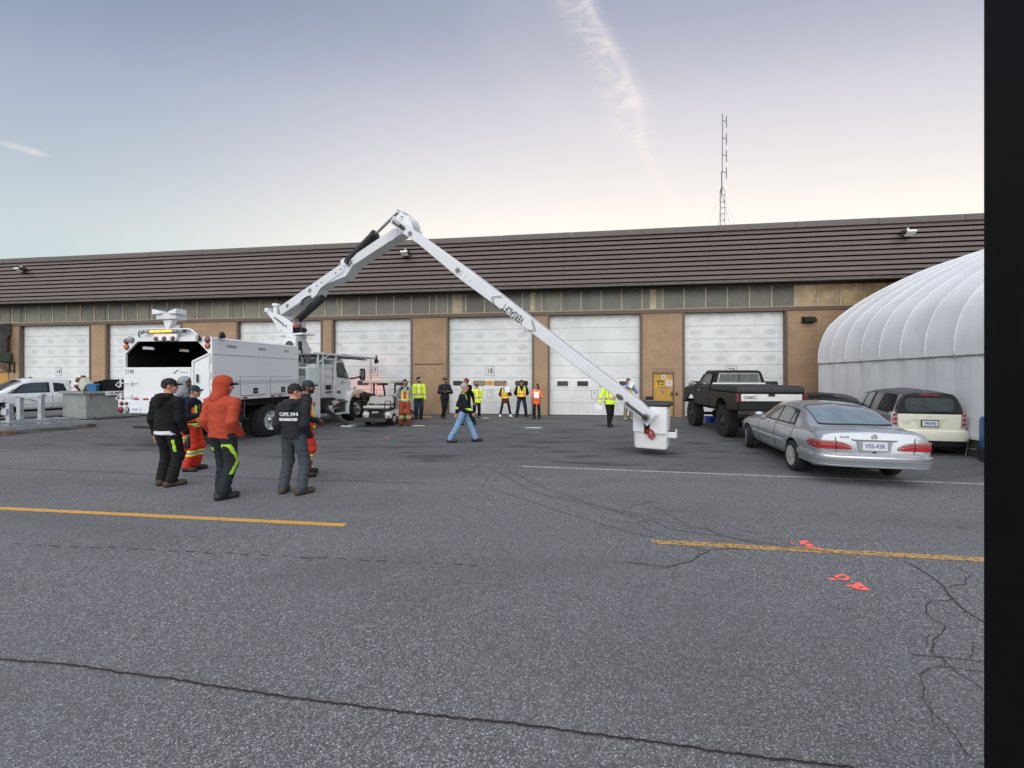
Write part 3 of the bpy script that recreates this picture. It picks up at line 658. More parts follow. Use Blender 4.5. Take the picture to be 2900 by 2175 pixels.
for py in (345, 394, 442, 490):
    zc = mz(py) - 7.75; mb = MB(); mb.tube([(.04, 0, zc + .12), (.12, 0, zc + .05), (.27, 0, zc)], .016, 6)
    hl = 15.2 / F * YM
    mb.tube([(.26, 0, zc - hl), (.26, 0, zc + hl), (.275, .0, zc + hl + .03), (.29, 0, zc + hl), (.29, 0, zc - hl), (.275, 0, zc - hl - .03), (.26, 0, zc - hl)], .012, 6); mb.build('dipole', dk_steel, o)
for (px, py, y) in ((1950, 640, -2.0), (2016, 640, 4.0), (2112, 640, 3.0), (2140, 632, -1.0)):
    Yg = YM + y; p = Vector(((px - CX) / F * Yg - xm, y, -.02)); mb = MB(); mb.cyl((0, 0, zt), p, .006, n=5); mb.build('guy_wire', galv, o)
# ================================================================== white fabric shelter at right
fab = bpy.data.materials.new('shelter_fabric'); fab.use_nodes = True; nt = fab.node_tree; b = nt.nodes['Principled BSDF']
w_ = N('ShaderNodeNewGeometry').outputs['Position']; z3 = N('ShaderNodeSeparateXYZ'); L(w_, z3.inputs[0])
mpd = N('ShaderNodeMapping'); L(w_, mpd.inputs[0]); mpd.inputs['Scale'].default_value = (3, 3, .35)
cc = nmix(nmap(nnoise(w_, .8, 5, .6), .3, .7), (.66, .67, .69), (.74, .75, .77))
dr_ = nmath('MULTIPLY', nmap(nnoise(mpd.outputs[0], 1.6, 7, .7), .48, .74), nmap(z3.outputs[2], 1.4, 2.5, .15, .8))
dr_ = nmath('MULTIPLY', dr_, nmap(z3.outputs[2], 2.34, 2.44, 1.0, .25))
cc = nmix(nmath('MULTIPLY', dr_, .55), cc, (.30, .29, .25))
L(cc, b.inputs['Base Color']); b.inputs['Roughness'].default_value = .6
bp = N('ShaderNodeBump'); bp.inputs['Strength'].default_value = .25; bp.inputs['Distance'].default_value = .03; L(nnoise(w_, 7, 4), bp.inputs['Height']); L(bp.outputs[0], b.inputs['Normal'])
TA = Vector((12.18, 16.0, 0)); TDv = Vector((-1.66, -7.0, 0)).normalized(); TN = Vector((-TDv.y, TDv.x, 0))   # along the side; TN points to the shelter's inside (right)
if TN.x < 0: TN = -TN
shel = thing('fabric_shelter', 'white ribbed fabric shelter with rounded roof parked cars stand before it', 'shelter', TA)
shel['label'] = 'white ribbed fabric shelter with rounded roof behind the small cream car'
ZS, ZB = 2.34, .42
PROF = [(0, ZS), (.015, 2.75), (.10, 3.20), (.32, 3.72), (.75, 4.20), (1.45, 4.75), (2.4, 5.32), (3.5, 5.85), (4.8, 6.30), (6.4, 6.68), (8.2, 6.92), (10.2, 7.0)]
pr = np.array(PROF); tq = np.linspace(0, len(pr) - 1, 34); PR = pchip(np.arange(len(pr)), pr, tq)
LEN = 14.0; pitch = .92
def surf(t, k, bulge):
    x, z = PR[k]; 
    dx = PR[min(k + 1, len(PR) - 1)] - PR[max(k - 1, 0)]; nn = np.array([-dx[1], dx[0]]); nn /= np.linalg.norm(nn)
    x, z = x + nn[0] * bulge, z + nn[1] * bulge
    p = TDv * t + TN * x; return (p.x, p.y, z)
nrib = int(LEN / pitch)
for i in range(nrib):
    mb = MB(); rows = []
    for j in range(9):
        f_ = j / 8; rows.append([surf((i + f_) * pitch, k, -.022 * 4 * f_ * (1 - f_) * min(1, k / 5)) for k in range(len(PR))])
    mb.loft(rows, closed=False, caps=False); mb.build('roof_panel', fab, shel, smooth=60)
for i in range(nrib + 1):
    mb = MB(); mb.tube([surf(i * pitch, k, .012) for k in range(0, len(PR))], .014, 6); mb.build('rib', fab, shel, smooth=0)
for i in range(nrib):
    mb = MB(); a = TDv * (i * pitch + .002); c = TDv * ((i + 1) * pitch - .002); rows = []
    for j in range(5):
        q = a.lerp(c, j / 4); rows.append([tuple(q + TN * (-.03 * 4 * (j / 4) * (1 - j / 4) * (zz - ZB) / (ZS - ZB)) + Vector((0, 0, zz))) for zz in (ZB, 1.0, 1.6, 2.1, ZS - .03)])
    mb.loft(rows, closed=False, caps=False); mb.build('side_panel', fab, shel, smooth=60)
mb = MB(); mb.beam(TDv * 0 - TN * .03 + Vector((0, 0, ZS - .01)), TDv * LEN - TN * .03 + Vector((0, 0, ZS - .01)), .035, .035); mb.build('seam_rail', M('seam_grime', (.22, .21, .18), .8, var=.6, vscale=6), shel)
mb = MB(); mb.beam(TDv * 0 - TN * .03 + Vector((0, 0, ZB + .03)), TDv * LEN - TN * .03 + Vector((0, 0, ZB + .03)), .06, .09); mb.build('base_rail', fab, shel)
mb = MB()
for i in range(10): a = TDv * (i * 1.5); mb.beam(a + TN * .35 + Vector((0, 0, .21)), a + TDv * 1.48 + TN * .35 + Vector((0, 0, .21)), .7, .42)
mb.build('block_footing', M('dark_concrete', (.06, .058, .055), .9, var=.4, vscale=3), shel)
rows = [[(0, 0, ZB)] + [surf(0, k, 0) for k in range(len(PR))], [tuple(TN * PR[-1][0])] + [tuple(TN * PR[k][0] + Vector((0, 0, ZB))) for k in range(len(PR))]]
mb = MB(); mb.add(rows[0] + [tuple(TN * PR[-1][0] + Vector((0, 0, ZB)))], [tuple(range(len(rows[0]) + 1))]); mb.build('end_wall', fab, shel)
# ================================================================== dark post close to the camera at the right
Yp = 1.30; xl = (2783 - CX) / F * (Yp + .30)
postm = M('post_black', spec=.12, col=(.0055, .0058, .0064), rough=.5, var=.2, vscale=8)
mb = MB(); mb.box((xl, Yp + .14, 0), (xl + .16, Yp + .30, 4.5)); tag(mb.build('steel_post', postm, bevel=.008), 'black steel post close to the camera at the right edge', 'post')
# ================================================================== bucket truck
wpaint = M('truck_white', (.70, .71, .725), .34, var=.04, vscale=1.2, coat=.3, dirt=.05)
wpaint2 = M('truck_white_dusty', (.66, .67, .68), .42, var=.08, vscale=3, dirt=.16)
gpaint = M('boom_grey_white', (.66, .67, .68), .45, var=.06, vscale=3)
blk = M('black_steel2', (.012, .012, .013), .45, var=.2)
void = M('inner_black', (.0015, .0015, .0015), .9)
rub = M('tyre_rubber', (.014, .014, .015), .85, bump=.3, bscale=50)
steel = M('steel', (.35, .35, .36), .35, 1.0)
chrome = M('chrome', (.75, .75, .76), .12, 1.0)
redl = M('red_lens', (.20, .008, .012), .18, spec=.7, var=.25, vscale=40); ambl = M('amber_lens', (.42, .085, .02), .2, spec=.7, var=.2, vscale=40); clrl = M('clear_lens', (.33, .33, .34), .15, spec=.8, var=.4, vscale=40)
amb_on = M('amber_lit', (.9, .35, .03), .3, emit=((1.0, .36, .02), 1.5)); red_on = M('red_lit', (.7, .03, .03), .3, emit=((1.0, .05, .05), 2.5))
darkglass = M('vehicle_glass', (.010, .012, .012), .04, spec=.9); greenglass = M('cab_glass', (.05, .085, .075), .04, spec=.9)
tapeR = M('tape_red', (.32, .012, .02), .4); tapeW = M('tape_silver', (.55, .55, .56), .35); greytxt = M('grey_decal', (.13, .14, .16), .5); stripe = M('grey_stripe', (.52, .53, .55), .4)
TKO = Vector((-8.64, 12.19, 0)); TKA = math.atan2(.985, .175)
tk = thing('bucket_truck', 'white bucket truck with chip box, folded out boom and amber light bar', 'truck', TKO, TKA)
def P(name): 
    o = bpy.data.objects.new(name, None); C.objects.link(o); o.parent = tk; return o
YR, YL = -1.235, 1.525                                # right and left faces of the chip box (x forward, y to the left)
XB, XF = -1.63, 1.52
def holed(us, vs, holes, f, mat, name, parent, th):   # sheet with holes: connected grid, given thickness
    vi = {}; V = []; Fs = []
    def vid(i, j):
        if (i, j) not in vi: vi[(i, j)] = len(V); V.append(f(us[i], vs[j]))
        return vi[(i, j)]
    for i in range(len(us) - 1):
        for j in range(len(vs) - 1):
            if (i, j) in holes: continue
            Fs.append((vid(i, j), vid(i + 1, j), vid(i + 1, j + 1), vid(i, j + 1)))
    mb = MB(); mb.add(V, Fs); o = mb.build(name, mat, parent); sm = o.modifiers.new('s', 'SOLIDIFY'); sm.thickness = th; sm.offset = 0; return o
SL = [(-1.22, -.90), (-.17, .13), (.87, 1.10)]
us = [XB + .02] + [q for s in SL for q in s] + [XF]; vsl = [1.20, 2.60, 2.68, 2.80]
holes = {(1, 1), (3, 1), (5, 1)}
for nm, y in (('side_panel', YR), ('side_panel', YL)):
    sp_ = holed(us, vsl, holes, lambda a, c: (a, y, c), wpaint, nm, tk, .03)
    for a, c in SL:
        mb = MB(); n = 5
        for i in range(n): q = a + (c - a) * (i + .5) / n; mb.beam((q - .03, y, 2.60), (q + .03, y, 2.68), .022, .012, up=(1, 0, 0))
        o = mb.build('vent_slot', wpaint2, sp_); o['kind'] = 'stuff'
mb = MB()
rows = []
for x in (XB, XF):
    rows.append([(x, YR - .015, 2.79)] + [(x, YR + .06 - .075 * math.cos(R(a)), 2.80 + .06 * math.sin(R(a))) for a in range(0, 91, 15)] + [(x, YL - .06 + .075 * math.sin(R(a)), 2.80 + .06 * math.cos(R(a))) for a in range(0, 91, 15)] + [(x, YL + .015, 2.79)])
mb.loft(rows); mb.build('box_roof', wpaint, tk, smooth=40)
mb = MB(); mb.box((XF - .02, YR + .02, 1.2), (XF + .02, YL - .02, 2.80)); mb.build('box_front', wpaint2, tk)
mb = MB(); mb.box((XB + .04, YR + .02, 1.20), (XF - .02, YL - .02, 1.24)); mb.build('box_floor', blk, tk)
# near-black sheets stand in for the shade inside the open body
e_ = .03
for y in (YR + e_, YL - e_): o = holed(us, [1.25, 2.60, 2.68, 2.785], holes, lambda a, c: (a, y, c), void, 'box_shade_sheet', tk, .006); o['kind'] = 'stuff'
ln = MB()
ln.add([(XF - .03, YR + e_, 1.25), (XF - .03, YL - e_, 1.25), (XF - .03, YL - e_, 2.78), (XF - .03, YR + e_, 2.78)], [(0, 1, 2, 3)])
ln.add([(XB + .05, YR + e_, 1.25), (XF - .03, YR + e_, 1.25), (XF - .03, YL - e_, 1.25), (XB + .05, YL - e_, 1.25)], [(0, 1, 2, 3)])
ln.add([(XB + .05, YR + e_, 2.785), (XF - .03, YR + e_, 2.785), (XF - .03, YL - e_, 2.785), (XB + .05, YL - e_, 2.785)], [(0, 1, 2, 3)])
o = ln.build('box_shade_sheet', void, tk); o['kind'] = 'stuff'
for (a, c, z) in ((.86, .62, 2.62), (-.25, -.44, 2.53)):
    mb = MB(); n = 5
    mb.prism([(XF - .075 - 0, a, z - .04), (XF - .075, c, z - .04), (XF - .075, c + .02, z), (XF - .075, c, z + .04), (XF - .075, a, z + .04), (XF - .075, a - .02, z)], (.03, 0, 0)); mb.build('vent_slot', M('vent_daylight', (.8, .79, .76), .5, emit=((.8, .78, .74), .5)), tk)  # glowing plates stand in for daylight through the front vents
# rear frame round the opening
mb = MB(); d = .05
def rp(pts, mi=0): mb.prism([(XB - .02, y, z) for y, z in pts], (d, 0, 0), mi)
outer = [(YL + .01, .87), (YL + .01, 2.905), (YR - .01, 2.86), (YR - .01, .88)]
hole = [(1.48, 2.08), (1.48, 2.45), (1.09, 2.775), (-.80, 2.755), (-1.13, 2.45), (-.66, 2.24), (-.66, 2.08)]
bm = bmesh.new()
ov = [bm.verts.new((XB, y, z)) for y, z in outer]; hv = [bm.verts.new((XB, y, z)) for y, z in hole]
# connect ring: quads/triangles between the outline and the opening
o0, o1, o2, o3 = ov; h0, h1, h2, h3, h4, h5, h6 = hv
for f_ in ((o0, h0, h1), (o0, h1, o1), (o1, h1, h2), (o1, h2, h3, o2), (o2, h3, h4), (o2, h4, o3), (h4, h5, o3), (h5, h6, o3), (h6, h0, o0, o3)): bm.faces.new(f_)
me = bpy.data.meshes.new('rear_frame'); bm.to_mesh(me); bm.free(); me.materials.append(wpaint)
o = link('rear_frame', me, tk); sm = o.modifiers.new('s', 'SOLIDIFY'); sm.thickness = .05; sm.offset = 0
xr = XB - .026
# tailgate seams, locker door beside it, hinges and catches
mb = MB(); mb.box((xr - .015, -.60, 1.245), (xr, YL - .02, 2.065)); tg = mb.build('tailgate', wpaint, tk, bevel=.008)
text_mesh('2148', .155, greytxt, 'number', tg, frame4((xr - .017, 1.33, 1.965), (0, -1, 0), (0, 0, 1)), .0008, .92, .002)
mb = MB(); mb.prism([(xr - .017, y, z) for y, z in ((-.02, 1.925), (-.10, 1.945), (-.17, 2.0), (-.28, 2.02), (-.19, 1.965), (-.12, 1.91), (-.06, 1.90), (-.12, 1.93))], (.001, 0, 0)); mb.build('emblem', greytxt, tg)
text_mesh('Richmond', .062, greytxt, 'lettering', tg, frame4((xr - .017, -.40, 1.945), (0, -1, 0), (0, 0, 1)), .0008, 1.0)
dp = [(-.735, 1.27), (-1.165, 1.27), (-1.165, 2.37), (-.735, 2.19)]
mb = MB(); mb.prism([(xr - .018, y, z) for y, z in dp], (.018, 0, 0)); ld = mb.build('locker_door', wpaint, tk, bevel=.006)
for a, c in ((( -.675, 2.225), (-1.20, 2.435)), ((-.675, 1.24), (-.675, 2.235))):
    mb = MB(); mb.beam((xr - .012, *a), (xr - .012, *c), .05, .035, up=(1, 0, 0)); mb.build('door_surround', wpaint, tk, bevel=.006)
mb = MB(); mb.box((xr - .032, -.90, 1.665), (xr - .0185, -.78, 1.925)); hd = mb.build('handle', chrome, ld, bevel=.008)
mb = MB(); mb.box((xr - .036, -.875, 1.70), (xr - .0325, -.805, 1.885)); mb.build('handle_recess', blk, ld, bevel=.006)
for z in (1.35, 1.8, 2.2): mb = MB(); mb.cyl((xr - .02, -1.19, z), (xr - .02, -1.19, z + .16), .018, n=8); mb.build('hinge', wpaint, tk)
for z in (1.66, 1.30):
    mb = MB(); mb.cyl((xr - .06, 1.56, z - .10), (xr - .06, 1.56, z + .10), .02, n=8); mb.cyl((xr - .05, 1.58, z), (xr - .05, 1.05, z + .01), .013, n=8); mb.box((xr - .06, 1.22, z - .05), (xr - .016, 1.27, z + .06)); mb.tube([(xr - .06, 1.58, z - .12), (xr - .10, 1.66, z - .05), (xr - .08, 1.60, z + .03)], .014, 6); mb.build('catch', wpaint2, tk)
mb = MB(); mb.box((XB - .16, YR - .01, .87), (XB - .0505, YL + .01, 1.205)); bp_ = mb.build('rear_bumper', wpaint, tk, bevel=.012)
xb = XB - .163
def lamp(y, z, r, m, nm, x=xb, par=None):
    mb = MB(); mb.lathe([(r * 1.12, 0), (r * 1.12, .015), (r * .98, .02), (.001, .02)], (x + .002, y, z), (-1, 0, 0), 18); o = mb.build(nm, blk, par or tk, smooth=30)
    mb = MB(); mb.lathe([(r * .96, .0202), (r * .9, .032), (r * .5, .038), (.001, .04)], (x + .002, y, z), (-1, 0, 0), 18); mb.build('lens', m, o, smooth=40); return o
lamp(1.44, .955, .075, redl, 'tail_lamp'); lamp(1.25, .955, .075, clrl, 'reversing_lamp'); lamp(1.41, 1.125, .05, redl, 'marker_lamp'); lamp(1.255, 1.125, .038, redl, 'marker_lamp')
lamp(-1.10, .955, .075, redl, 'tail_lamp'); lamp(-.93, .955, .075, clrl, 'reversing_lamp'); lamp(-1.10, 1.125, .05, redl, 'marker_lamp')
for y0 in (1.18, -.70):
    for k in range(3):
        mb = MB(); mb.box((XB - .0535, y0 - .02 - k * .145 - .145, 1.21), (XB - .05, y0 - .02 - k * .145, 1.262)); mb.build('reflective_tape', tapeR if k != 1 else tapeW, tk)
mb = MB(); mb.box((xb - .012, .80, .885), (xb - .004, 1.14, 1.05)); pl = mb.build('licence_plate', M('plate_white', (.70, .72, .78), .35), tk, bevel=.004)
text_mesh('AV447', .085, M('plate_blue', (.05, .09, .35), .4), 'lettering', pl, frame4((xb - .014, .97, .965), (0, -1, 0), (0, 0, 1)), .0006, .85)
for y in (1.44, -1.11):
    lamp(y, 2.785, .075, redl, 'tail_lamp', XB - .026); lamp(y, 2.63, .072, ambl, 'turn_lamp', XB - .026)
for y in (1.29, -.89):
    mb = MB(); mb.lathe([(.02, 0), (.07, .02), (.085, .06), (.08, .075), (.001, .08)], (XB - .02, y, 2.83), (-.9, (-.35 if y > 0 else .35), -.15), 16); o = mb.build('work_lamp', blk, tk, smooth=40)
    mb = MB(); mb.lathe([(.076, .077), (.06, .088), (.001, .09)], (XB - .02, y, 2.83), (-.9, (-.35 if y > 0 else .35), -.15), 16); mb.build('lens', clrl, o, smooth=40)
mb = MB(); mb.lathe([(.02, 0), (.08, .03), (.09, .09), (.085, .10), (.001, .10)], (-1.45, YR - .02, 2.90), (.2, -.9, .25), 16); mb.cyl((-1.45, YR, 2.8), (-1.45, YR - .04, 2.9), .015, n=6); mb.build('side_lamp', blk, tk, smooth=40)
# light bar on a hoop, central lamps and camera mast
mb = MB(); mb.tube([(XB + .02, 1.20, 2.86), (XB + .0, .93, 3.03), (XB, .74, 3.105), (XB, -.52, 3.075), (XB, -.60, 3.05), (XB + .02, -.80, 2.87)], .022, 8); mb.build('hoop_rail', wpaint, tk, smooth=60)
mb = MB(); mb.prism([(XB + .06, 1.02, 2.87), (XB + .06, .74, 3.07), (XB + .06, -.54, 3.045), (XB + .06, -.76, 2.86)], (.02, 0, 0)); mb.build('hoop_plate', wpaint, tk)
mb = MB(); mb.box((XB - .10, -.50, 2.985), (XB - .05, .97, 3.06)); lb = mb.build('light_bar', blk, tk, bevel=.008)
for k in range(8):
    y0 = .94 - k * .1775; on = 2 <= k <= 5
    mb = MB(); mb.box((XB - .122, y0 - .145, 2.998), (XB - .1005, y0, 3.047)); mb.build('lamp_module', amb_on if on else clrl, lb, bevel=.006)
mb = MB(); mb.tube([(XB - .07, .97, 3.04), (XB - .07, 1.0, 3.02), (XB - .05, 1.0, 2.88)], .014, 6); mb.build('light_bar_bracket', blk, tk)
mb = MB(); mb.prism([(XB - .10, .50, 2.78), (XB - .10, .52, 2.90), (XB - .06, .48, 2.97), (XB - .06, -.20, 2.96), (XB - .10, -.24, 2.885), (XB - .10, -.22, 2.775)], (.06, 0, 0)); lbx = mb.build('lamp_housing', wpaint, tk, bevel=.008)
for y in (.40, .14, -.13): lamp(y, 2.83, .052, M('dull_red_lens', (.16, .07, .06), .3), 'marker_lamp', XB - .10, lbx)
mb = MB(); mb.box((XB - .04, .06, 2.95), (XB + .06, .18, 3.16)); mb.prism([(XB - .04, .04, 3.14), (XB - .04, .20, 3.14), (XB - .04, .26, 3.335), (XB - .04, -.04, 3.335)], (.14, 0, 0)); mb.build('camera_mast', wpaint, tk, bevel=.01)
mb = MB(); mb.box((XB - .10, -.22, 3.337), (XB + .20, .40, 3.46)); mb.build('mast_head', wpaint2, tk, bevel=.012)
for s, y0 in ((1, .30), (-1, -.12)):
    mb = MB(); mb.prism([(XB - .16, y0 + s * .16, 3.46), (XB - .16, y0 - s * .10, 3.47), (XB - .16, y0 - s * .06, 3.53), (XB - .16, y0 + s * .16, 3.60)], (.30, 0, 0)); mb.build('camera_pod', wpaint, tk, bevel=.012)
# side details
mb = MB(); mb.box((XB, YR - .02, 2.405), (XF, YR - .0155, 2.415)); mb.build('side_seam', greytxt, tk)
mb = MB(); mb.box((-1.0, YR - .0185, 1.62), (XF - .02, YR - .0155, 1.735)); mb.build('side_stripe', stripe, tk)
for a, c, z0, z1 in ((-.80, .08, 1.31, 1.83), (.29, 1.16, 1.31, 1.83)):
    mb = MB(); mb.box((a - .012, YR - .024, z0 - .012), (c + .012, YR - .0192, z1 + .012)); mb.build('hatch_seam', greytxt, tk)
    mb = MB(); mb.box((a, YR - .036, z0), (c, YR - .0245, z1)); ht = mb.build('hatch_door', wpaint, tk, bevel=.004)
    mb = MB(); mb.box((a, YR - .0375, 1.62), (c, YR - .0362, 1.735)); mb.build('stripe', stripe, ht)
    q = (a + c) / 2; mb = MB(); mb.box((q - .02, YR - .048, z0 + .04), (q + .15, YR - .0365, z0 + .20)); h_ = mb.build('latch', blk, ht, bevel=.008); mb = MB(); mb.box((q + .02, YR - .056, z0 + .09), (q + .11, YR - .0485, z0 + .14)); mb.build('latch_handle', steel, ht)
for x0, n in ((-1.02, 3), (.30, 4)):
    for k in range(n): mb = MB(); mb.box((x0 + k * .155, YR - .021, 1.215), (x0 + k * .155 + .15, YR - .0155, 1.265)); mb.build('reflective_tape', tapeR if k % 2 == 0 else tapeW, tk)
# ---- chassis
mb = MB()
for y in (-.28, .58): mb.box((XB + .1, y - .05, .72), (5.6, y + .05, 1.0))
o = mb.build('chassis_rails', blk, tk); o['kind'] = 'stuff'
mb = MB(); mb.box((XB + .06, YR + .06, 1.0), (XF, YL - .06, 1.195)); mb.build('subframe', void, tk)
mb = MB(); mb.box((-1.35, -1.12, .55), (-.55, -.30, .99)); mb.build('tool_tray', blk, tk, bevel=.02)
mb = MB(); mb.box((1.0, -1.1, .45), (1.9, -.4, .98)); mb.build('hydraulic_tank', blk, tk, bevel=.02)
mb = MB(); mb.box((-.10 - .95, YR + .02, .36), (-.10 - .92, YR + .55, 1.19)); mb.build('mud_flap', M('rubber', (.015, .015, .015), .8), tk)
mb = MB(); mb.box((2.75, -1.0, .45), (3.95, 1.25, 1.0)); mb.build('cab_underbox', blk, tk)
mb = MB(); mb.cyl((.37, -.9, .5), (.37, 1.2, .5), .10, n=12); mb.build('rear_axle', blk, tk)
mb = MB(); mb.box((XB - .16, -.2, .47), (XB - .06, 1.05, .53)); mb.build('tow_bar', blk, tk)
def truck_wheel(x, y, side, dual):
    r = .50; s = side
    mb = MB(); w = .29
    prof = [(.29, -.02), (.30, .0), (.42, .0), (.475, .02), (.50, .06), (.50, w - .06), (.475, w - .02), (.42, w), (.30, w), (.29, w + .01)]
    tyre_ring(mb, prof, (x, y, r), (0, -s, 0), 36)
    wh = mb.build('wheel', rub, tk, smooth=35)
    tr_ = MB()
    for k in range(40):
        t = 2 * math.pi * k / 40; c_, s_ = math.cos(t), math.sin(t)
        for q in (.03, .15): tr_.beam((x + c_ * .497, y - s * q, r + s_ * .497), (x + c_ * .497, y - s * (q + .10), r + s_ * .497), .05, .02, up=(c_, 0, s_))
    o = tr_.build('tread', rub, wh); o['kind'] = 'stuff'
    rm = MB()
    if dual: rm.lathe([(.305, w + .006), (.30, w - .008), (.278, w - .014), (.262, w - .075), (.15, w - .105), (.11, w - .10), (.001, w - .10)], (x, y, r), (0, -s, 0), 28)
    else: rm.lathe([(.305, w + .004), (.30, w - .01), (.285, w - .015), (.27, w - .05), (.18, w - .005), (.11, w + .005), (.10, w + .03), (.001, w + .035)], (x, y, r), (0, -s, 0), 28)
    o = rm.build('rim', wpaint if dual else chrome, wh, smooth=40)
    hb = MB()
    if dual: hb.lathe([(.115, w - .10), (.11, w - .02), (.085, w + .005), (.001, w + .012)], (x, y, r), (0, -s, 0), 20)
    else: hb.lathe([(.10, w + .006), (.09, w + .07), (.05, w + .085), (.001, w + .09)], (x, y, r), (0, -s, 0), 20)
    hb.build('hub', chrome, wh, smooth=40)
    hh = MB()
    for k in range(6 if dual else 10):
        t = 2 * math.pi * (k + .3) / (6 if dual else 10)
        if dual: hh.lathe([(.035, 0), (.001, .002)], (x + .205 * math.cos(t), y - s * (w - .084), r + .205 * math.sin(t)), (0, -s, 0), 10)
        else:
            hh.cyl((x + .145 * math.cos(t), y - s * (w + .0), r + .145 * math.sin(t)), (x + .145 * math.cos(t), y - s * (w + .04), r + .145 * math.sin(t)), .016, n=6)
            hh.lathe([(.028, 0), (.001, .002)], (x + .232 * math.cos(t + .3), y - s * (w - .025), r + .232 * math.sin(t + .3)), (0, -s, 0), 10)
    o = hh.build('hand_holes' if dual else 'wheel_nuts', void if dual else steel, wh); o['kind'] = 'stuff'
for s in (1, -1):
    yo = YR + .30 if s > 0 else YL - .30
    truck_wheel(.37, yo - s * .0, s, True); truck_wheel(.37, yo + s * .34, s, True)
    truck_wheel(5.10, (-1.22 + .30) if s > 0 else 1.22, s, False)
mb = MB(); mb.tube([(-.62, YR + .03, 1.15), (-.62, YR + .03, .66), (-.50, YR + .03, .62)], .012, 6); mb.build('air_line', steel, tk)
# ---- side lockers between box and cab
mb = MB(); mb.box((1.95, -1.245, .32), (2.67, -.62, 1.58)); lk = mb.build('side_locker', wpaint, tk, bevel=.012)
mb = MB(); mb.box((2.12, -1.262, .45), (2.62, -1.2455, 1.52)); dr_ = mb.build('locker_door', wpaint, lk, bevel=.006)
mb = MB(); mb.box((2.24, -1.275, .78), (2.34, -1.2625, .93)); mb.build('latch', steel, lk, bevel=.004)
mb = MB(); mb.box((1.90, -1.27, 1.583), (2.72, -.60, 1.62)); mb.build('locker_top', wpaint, tk)
for k in range(2): mb = MB(); mb.box((1.98 + k * .33, -1.2625, .345), (1.98 + k * .33 + .32, -1.2455, .40)); mb.build('reflective_tape', tapeR if k == 0 else tapeW, lk)
mb = MB(); mb.box((2.02, -1.22, 1.622), (2.63, -.70, 2.17)); mb.build('pump_box', M('mint_white', (.62, .72, .68), .5, var=.05), tk, bevel=.03)
mb = MB(); mb.box((1.57, -1.18, 1.62), (1.94, -.70, 1.86)); mb.build('grey_panel', M('grey_panel', (.40, .41, .41), .5), tk); mb = MB(); mb.box((1.57, -1.18, 1.862), (1.94, -.70, 2.10)); mb.build('control_panel', M('control_grey', (.17, .19, .18), .5, var=.2), tk, bevel=.01)
mb = MB(); mb.box((1.56, -1.15, 1.2), (1.94, .9, 1.615)); mb.build('deck', wpaint2, tk)
# ---- pedestal
YP0, YP1 = -.22, .34
prof = [(2.68, 1.2), (2.68, 3.30), (3.20, 3.30), (3.55, 2.84), (3.52, 2.30), (3.36, 2.26), (3.05, 2.80), (2.95, 1.2)]
pd = None
for y in (YP0, YP1 - .03):
    mb = MB(); mb.prism([(x, y, z) for x, z in prof], (0, .03, 0)); o = mb.build('pedestal_plate', wpaint, tk, bevel=.006)
mb = MB(); mb.box((2.70, YP0 + .032, 1.2), (2.73, YP1 - .032, 3.30)); o = mb.build('pedestal_back', wpaint, tk)
mb = MB(); mb.box((2.70, YP0 + .032, 3.27), (3.19, YP1 - .032, 3.30)); mb.build('pedestal_top', wpaint, tk)
mb = MB(); mb.lathe([(.17, 0), (.17, .004), (.001, .005)], (2.681, .04, 2.98), (-1, 0, 0), 24); mb.build('access_hole', M('hole_dark', (.05, .05, .05), .6), tk)
mb = MB(); mb.prism(rrect(2.92, 2.98, .22, .34, .06, y=YP0 - .004), (0, .003, 0)); mb.build('access_hole', M('hole_dark', (.05, .05, .05), .6), tk)
mb = MB(); mb.prism(rrect(2.83, 2.48, .18, .24, .06, y=YP0 - .004), (0, .003, 0)); mb.build('access_hole', M('hole_dark', (.05, .05, .05), .6), tk)
for x, z in ((3.22, 2.66), (3.45, 2.33)): mb = MB(); mb.cyl((x, YP0 - .04, z), (x, YP0 + .01, z), .045, n=12); mb.build('pin', blk, tk)
mb = MB(); mb.tube([(3.0, YP0 - .02, 2.86), (2.92, YP0 - .08, 2.7), (3.0, YP0 - .1, 2.5), (3.12, YP0 - .06, 2.35)], .025, 6); mb.build('hydraulic_hose', blk, tk)
# ---- cab
CW0, CW1 = -1.0, 1.26; cy = (CW0 + CW1) / 2; hw = (CW1 - CW0) / 2
def cabring(x, zb, zt, wb, wt, rr):
    pts = [(x, cy - wb, zb), (x, cy - wb, zb + (zt - zb) * .45), (x, cy - wt, zt - rr)]
    for a in (25, 50, 75): pts.append((x, cy - wt + rr * (1 - math.cos(R(a))), zt - rr + rr * math.sin(R(a))))
    pts.append((x, cy - wt * .5, zt + .02))
    return pts + [(x, 2 * cy - y, z) for (_, y, z) in reversed(pts)]
mb = MB(); rg = [cabring(3.86, .95, 2.50, hw, hw - .08, .16), cabring(3.90, .92, 2.53, hw, hw - .08, .16), cabring(4.50, .92, 2.56, hw, hw - .08, .16)]
rg.append(cabring(4.66, .92, 2.50, hw, hw - .09, .14)); rg.append(cabring(4.98, .92, 1.72, hw - .02, hw - .10, .06)); rg.append(cabring(5.0, .95, 1.68, hw - .03, hw - .12, .05))
mb.loft(rg); mb.build('cab', wpaint, tk, smooth=35)
yc = CW0 - .004
def sidepoly(pts, m, nm, par=tk, y0=None, th=.006, lean=.0):   # flat pane on the cab side, leaning in with the upper body
    mb = MB(); out = []
    for x, z in pts:
        t = max(0, (z - 1.63) / .7); out.append((x, (CW0 if y0 is None else y0) - th + .08 * t, z))
    mb.prism(out, (0, th - .001, 0)); return mb.build(nm, m, par)
cd = sidepoly([(3.99, .96), (4.86, .96), (4.94, 1.62), (4.92, 1.74), (4.58, 2.44), (4.02, 2.44)], wpaint, 'cab_door', th=.012)
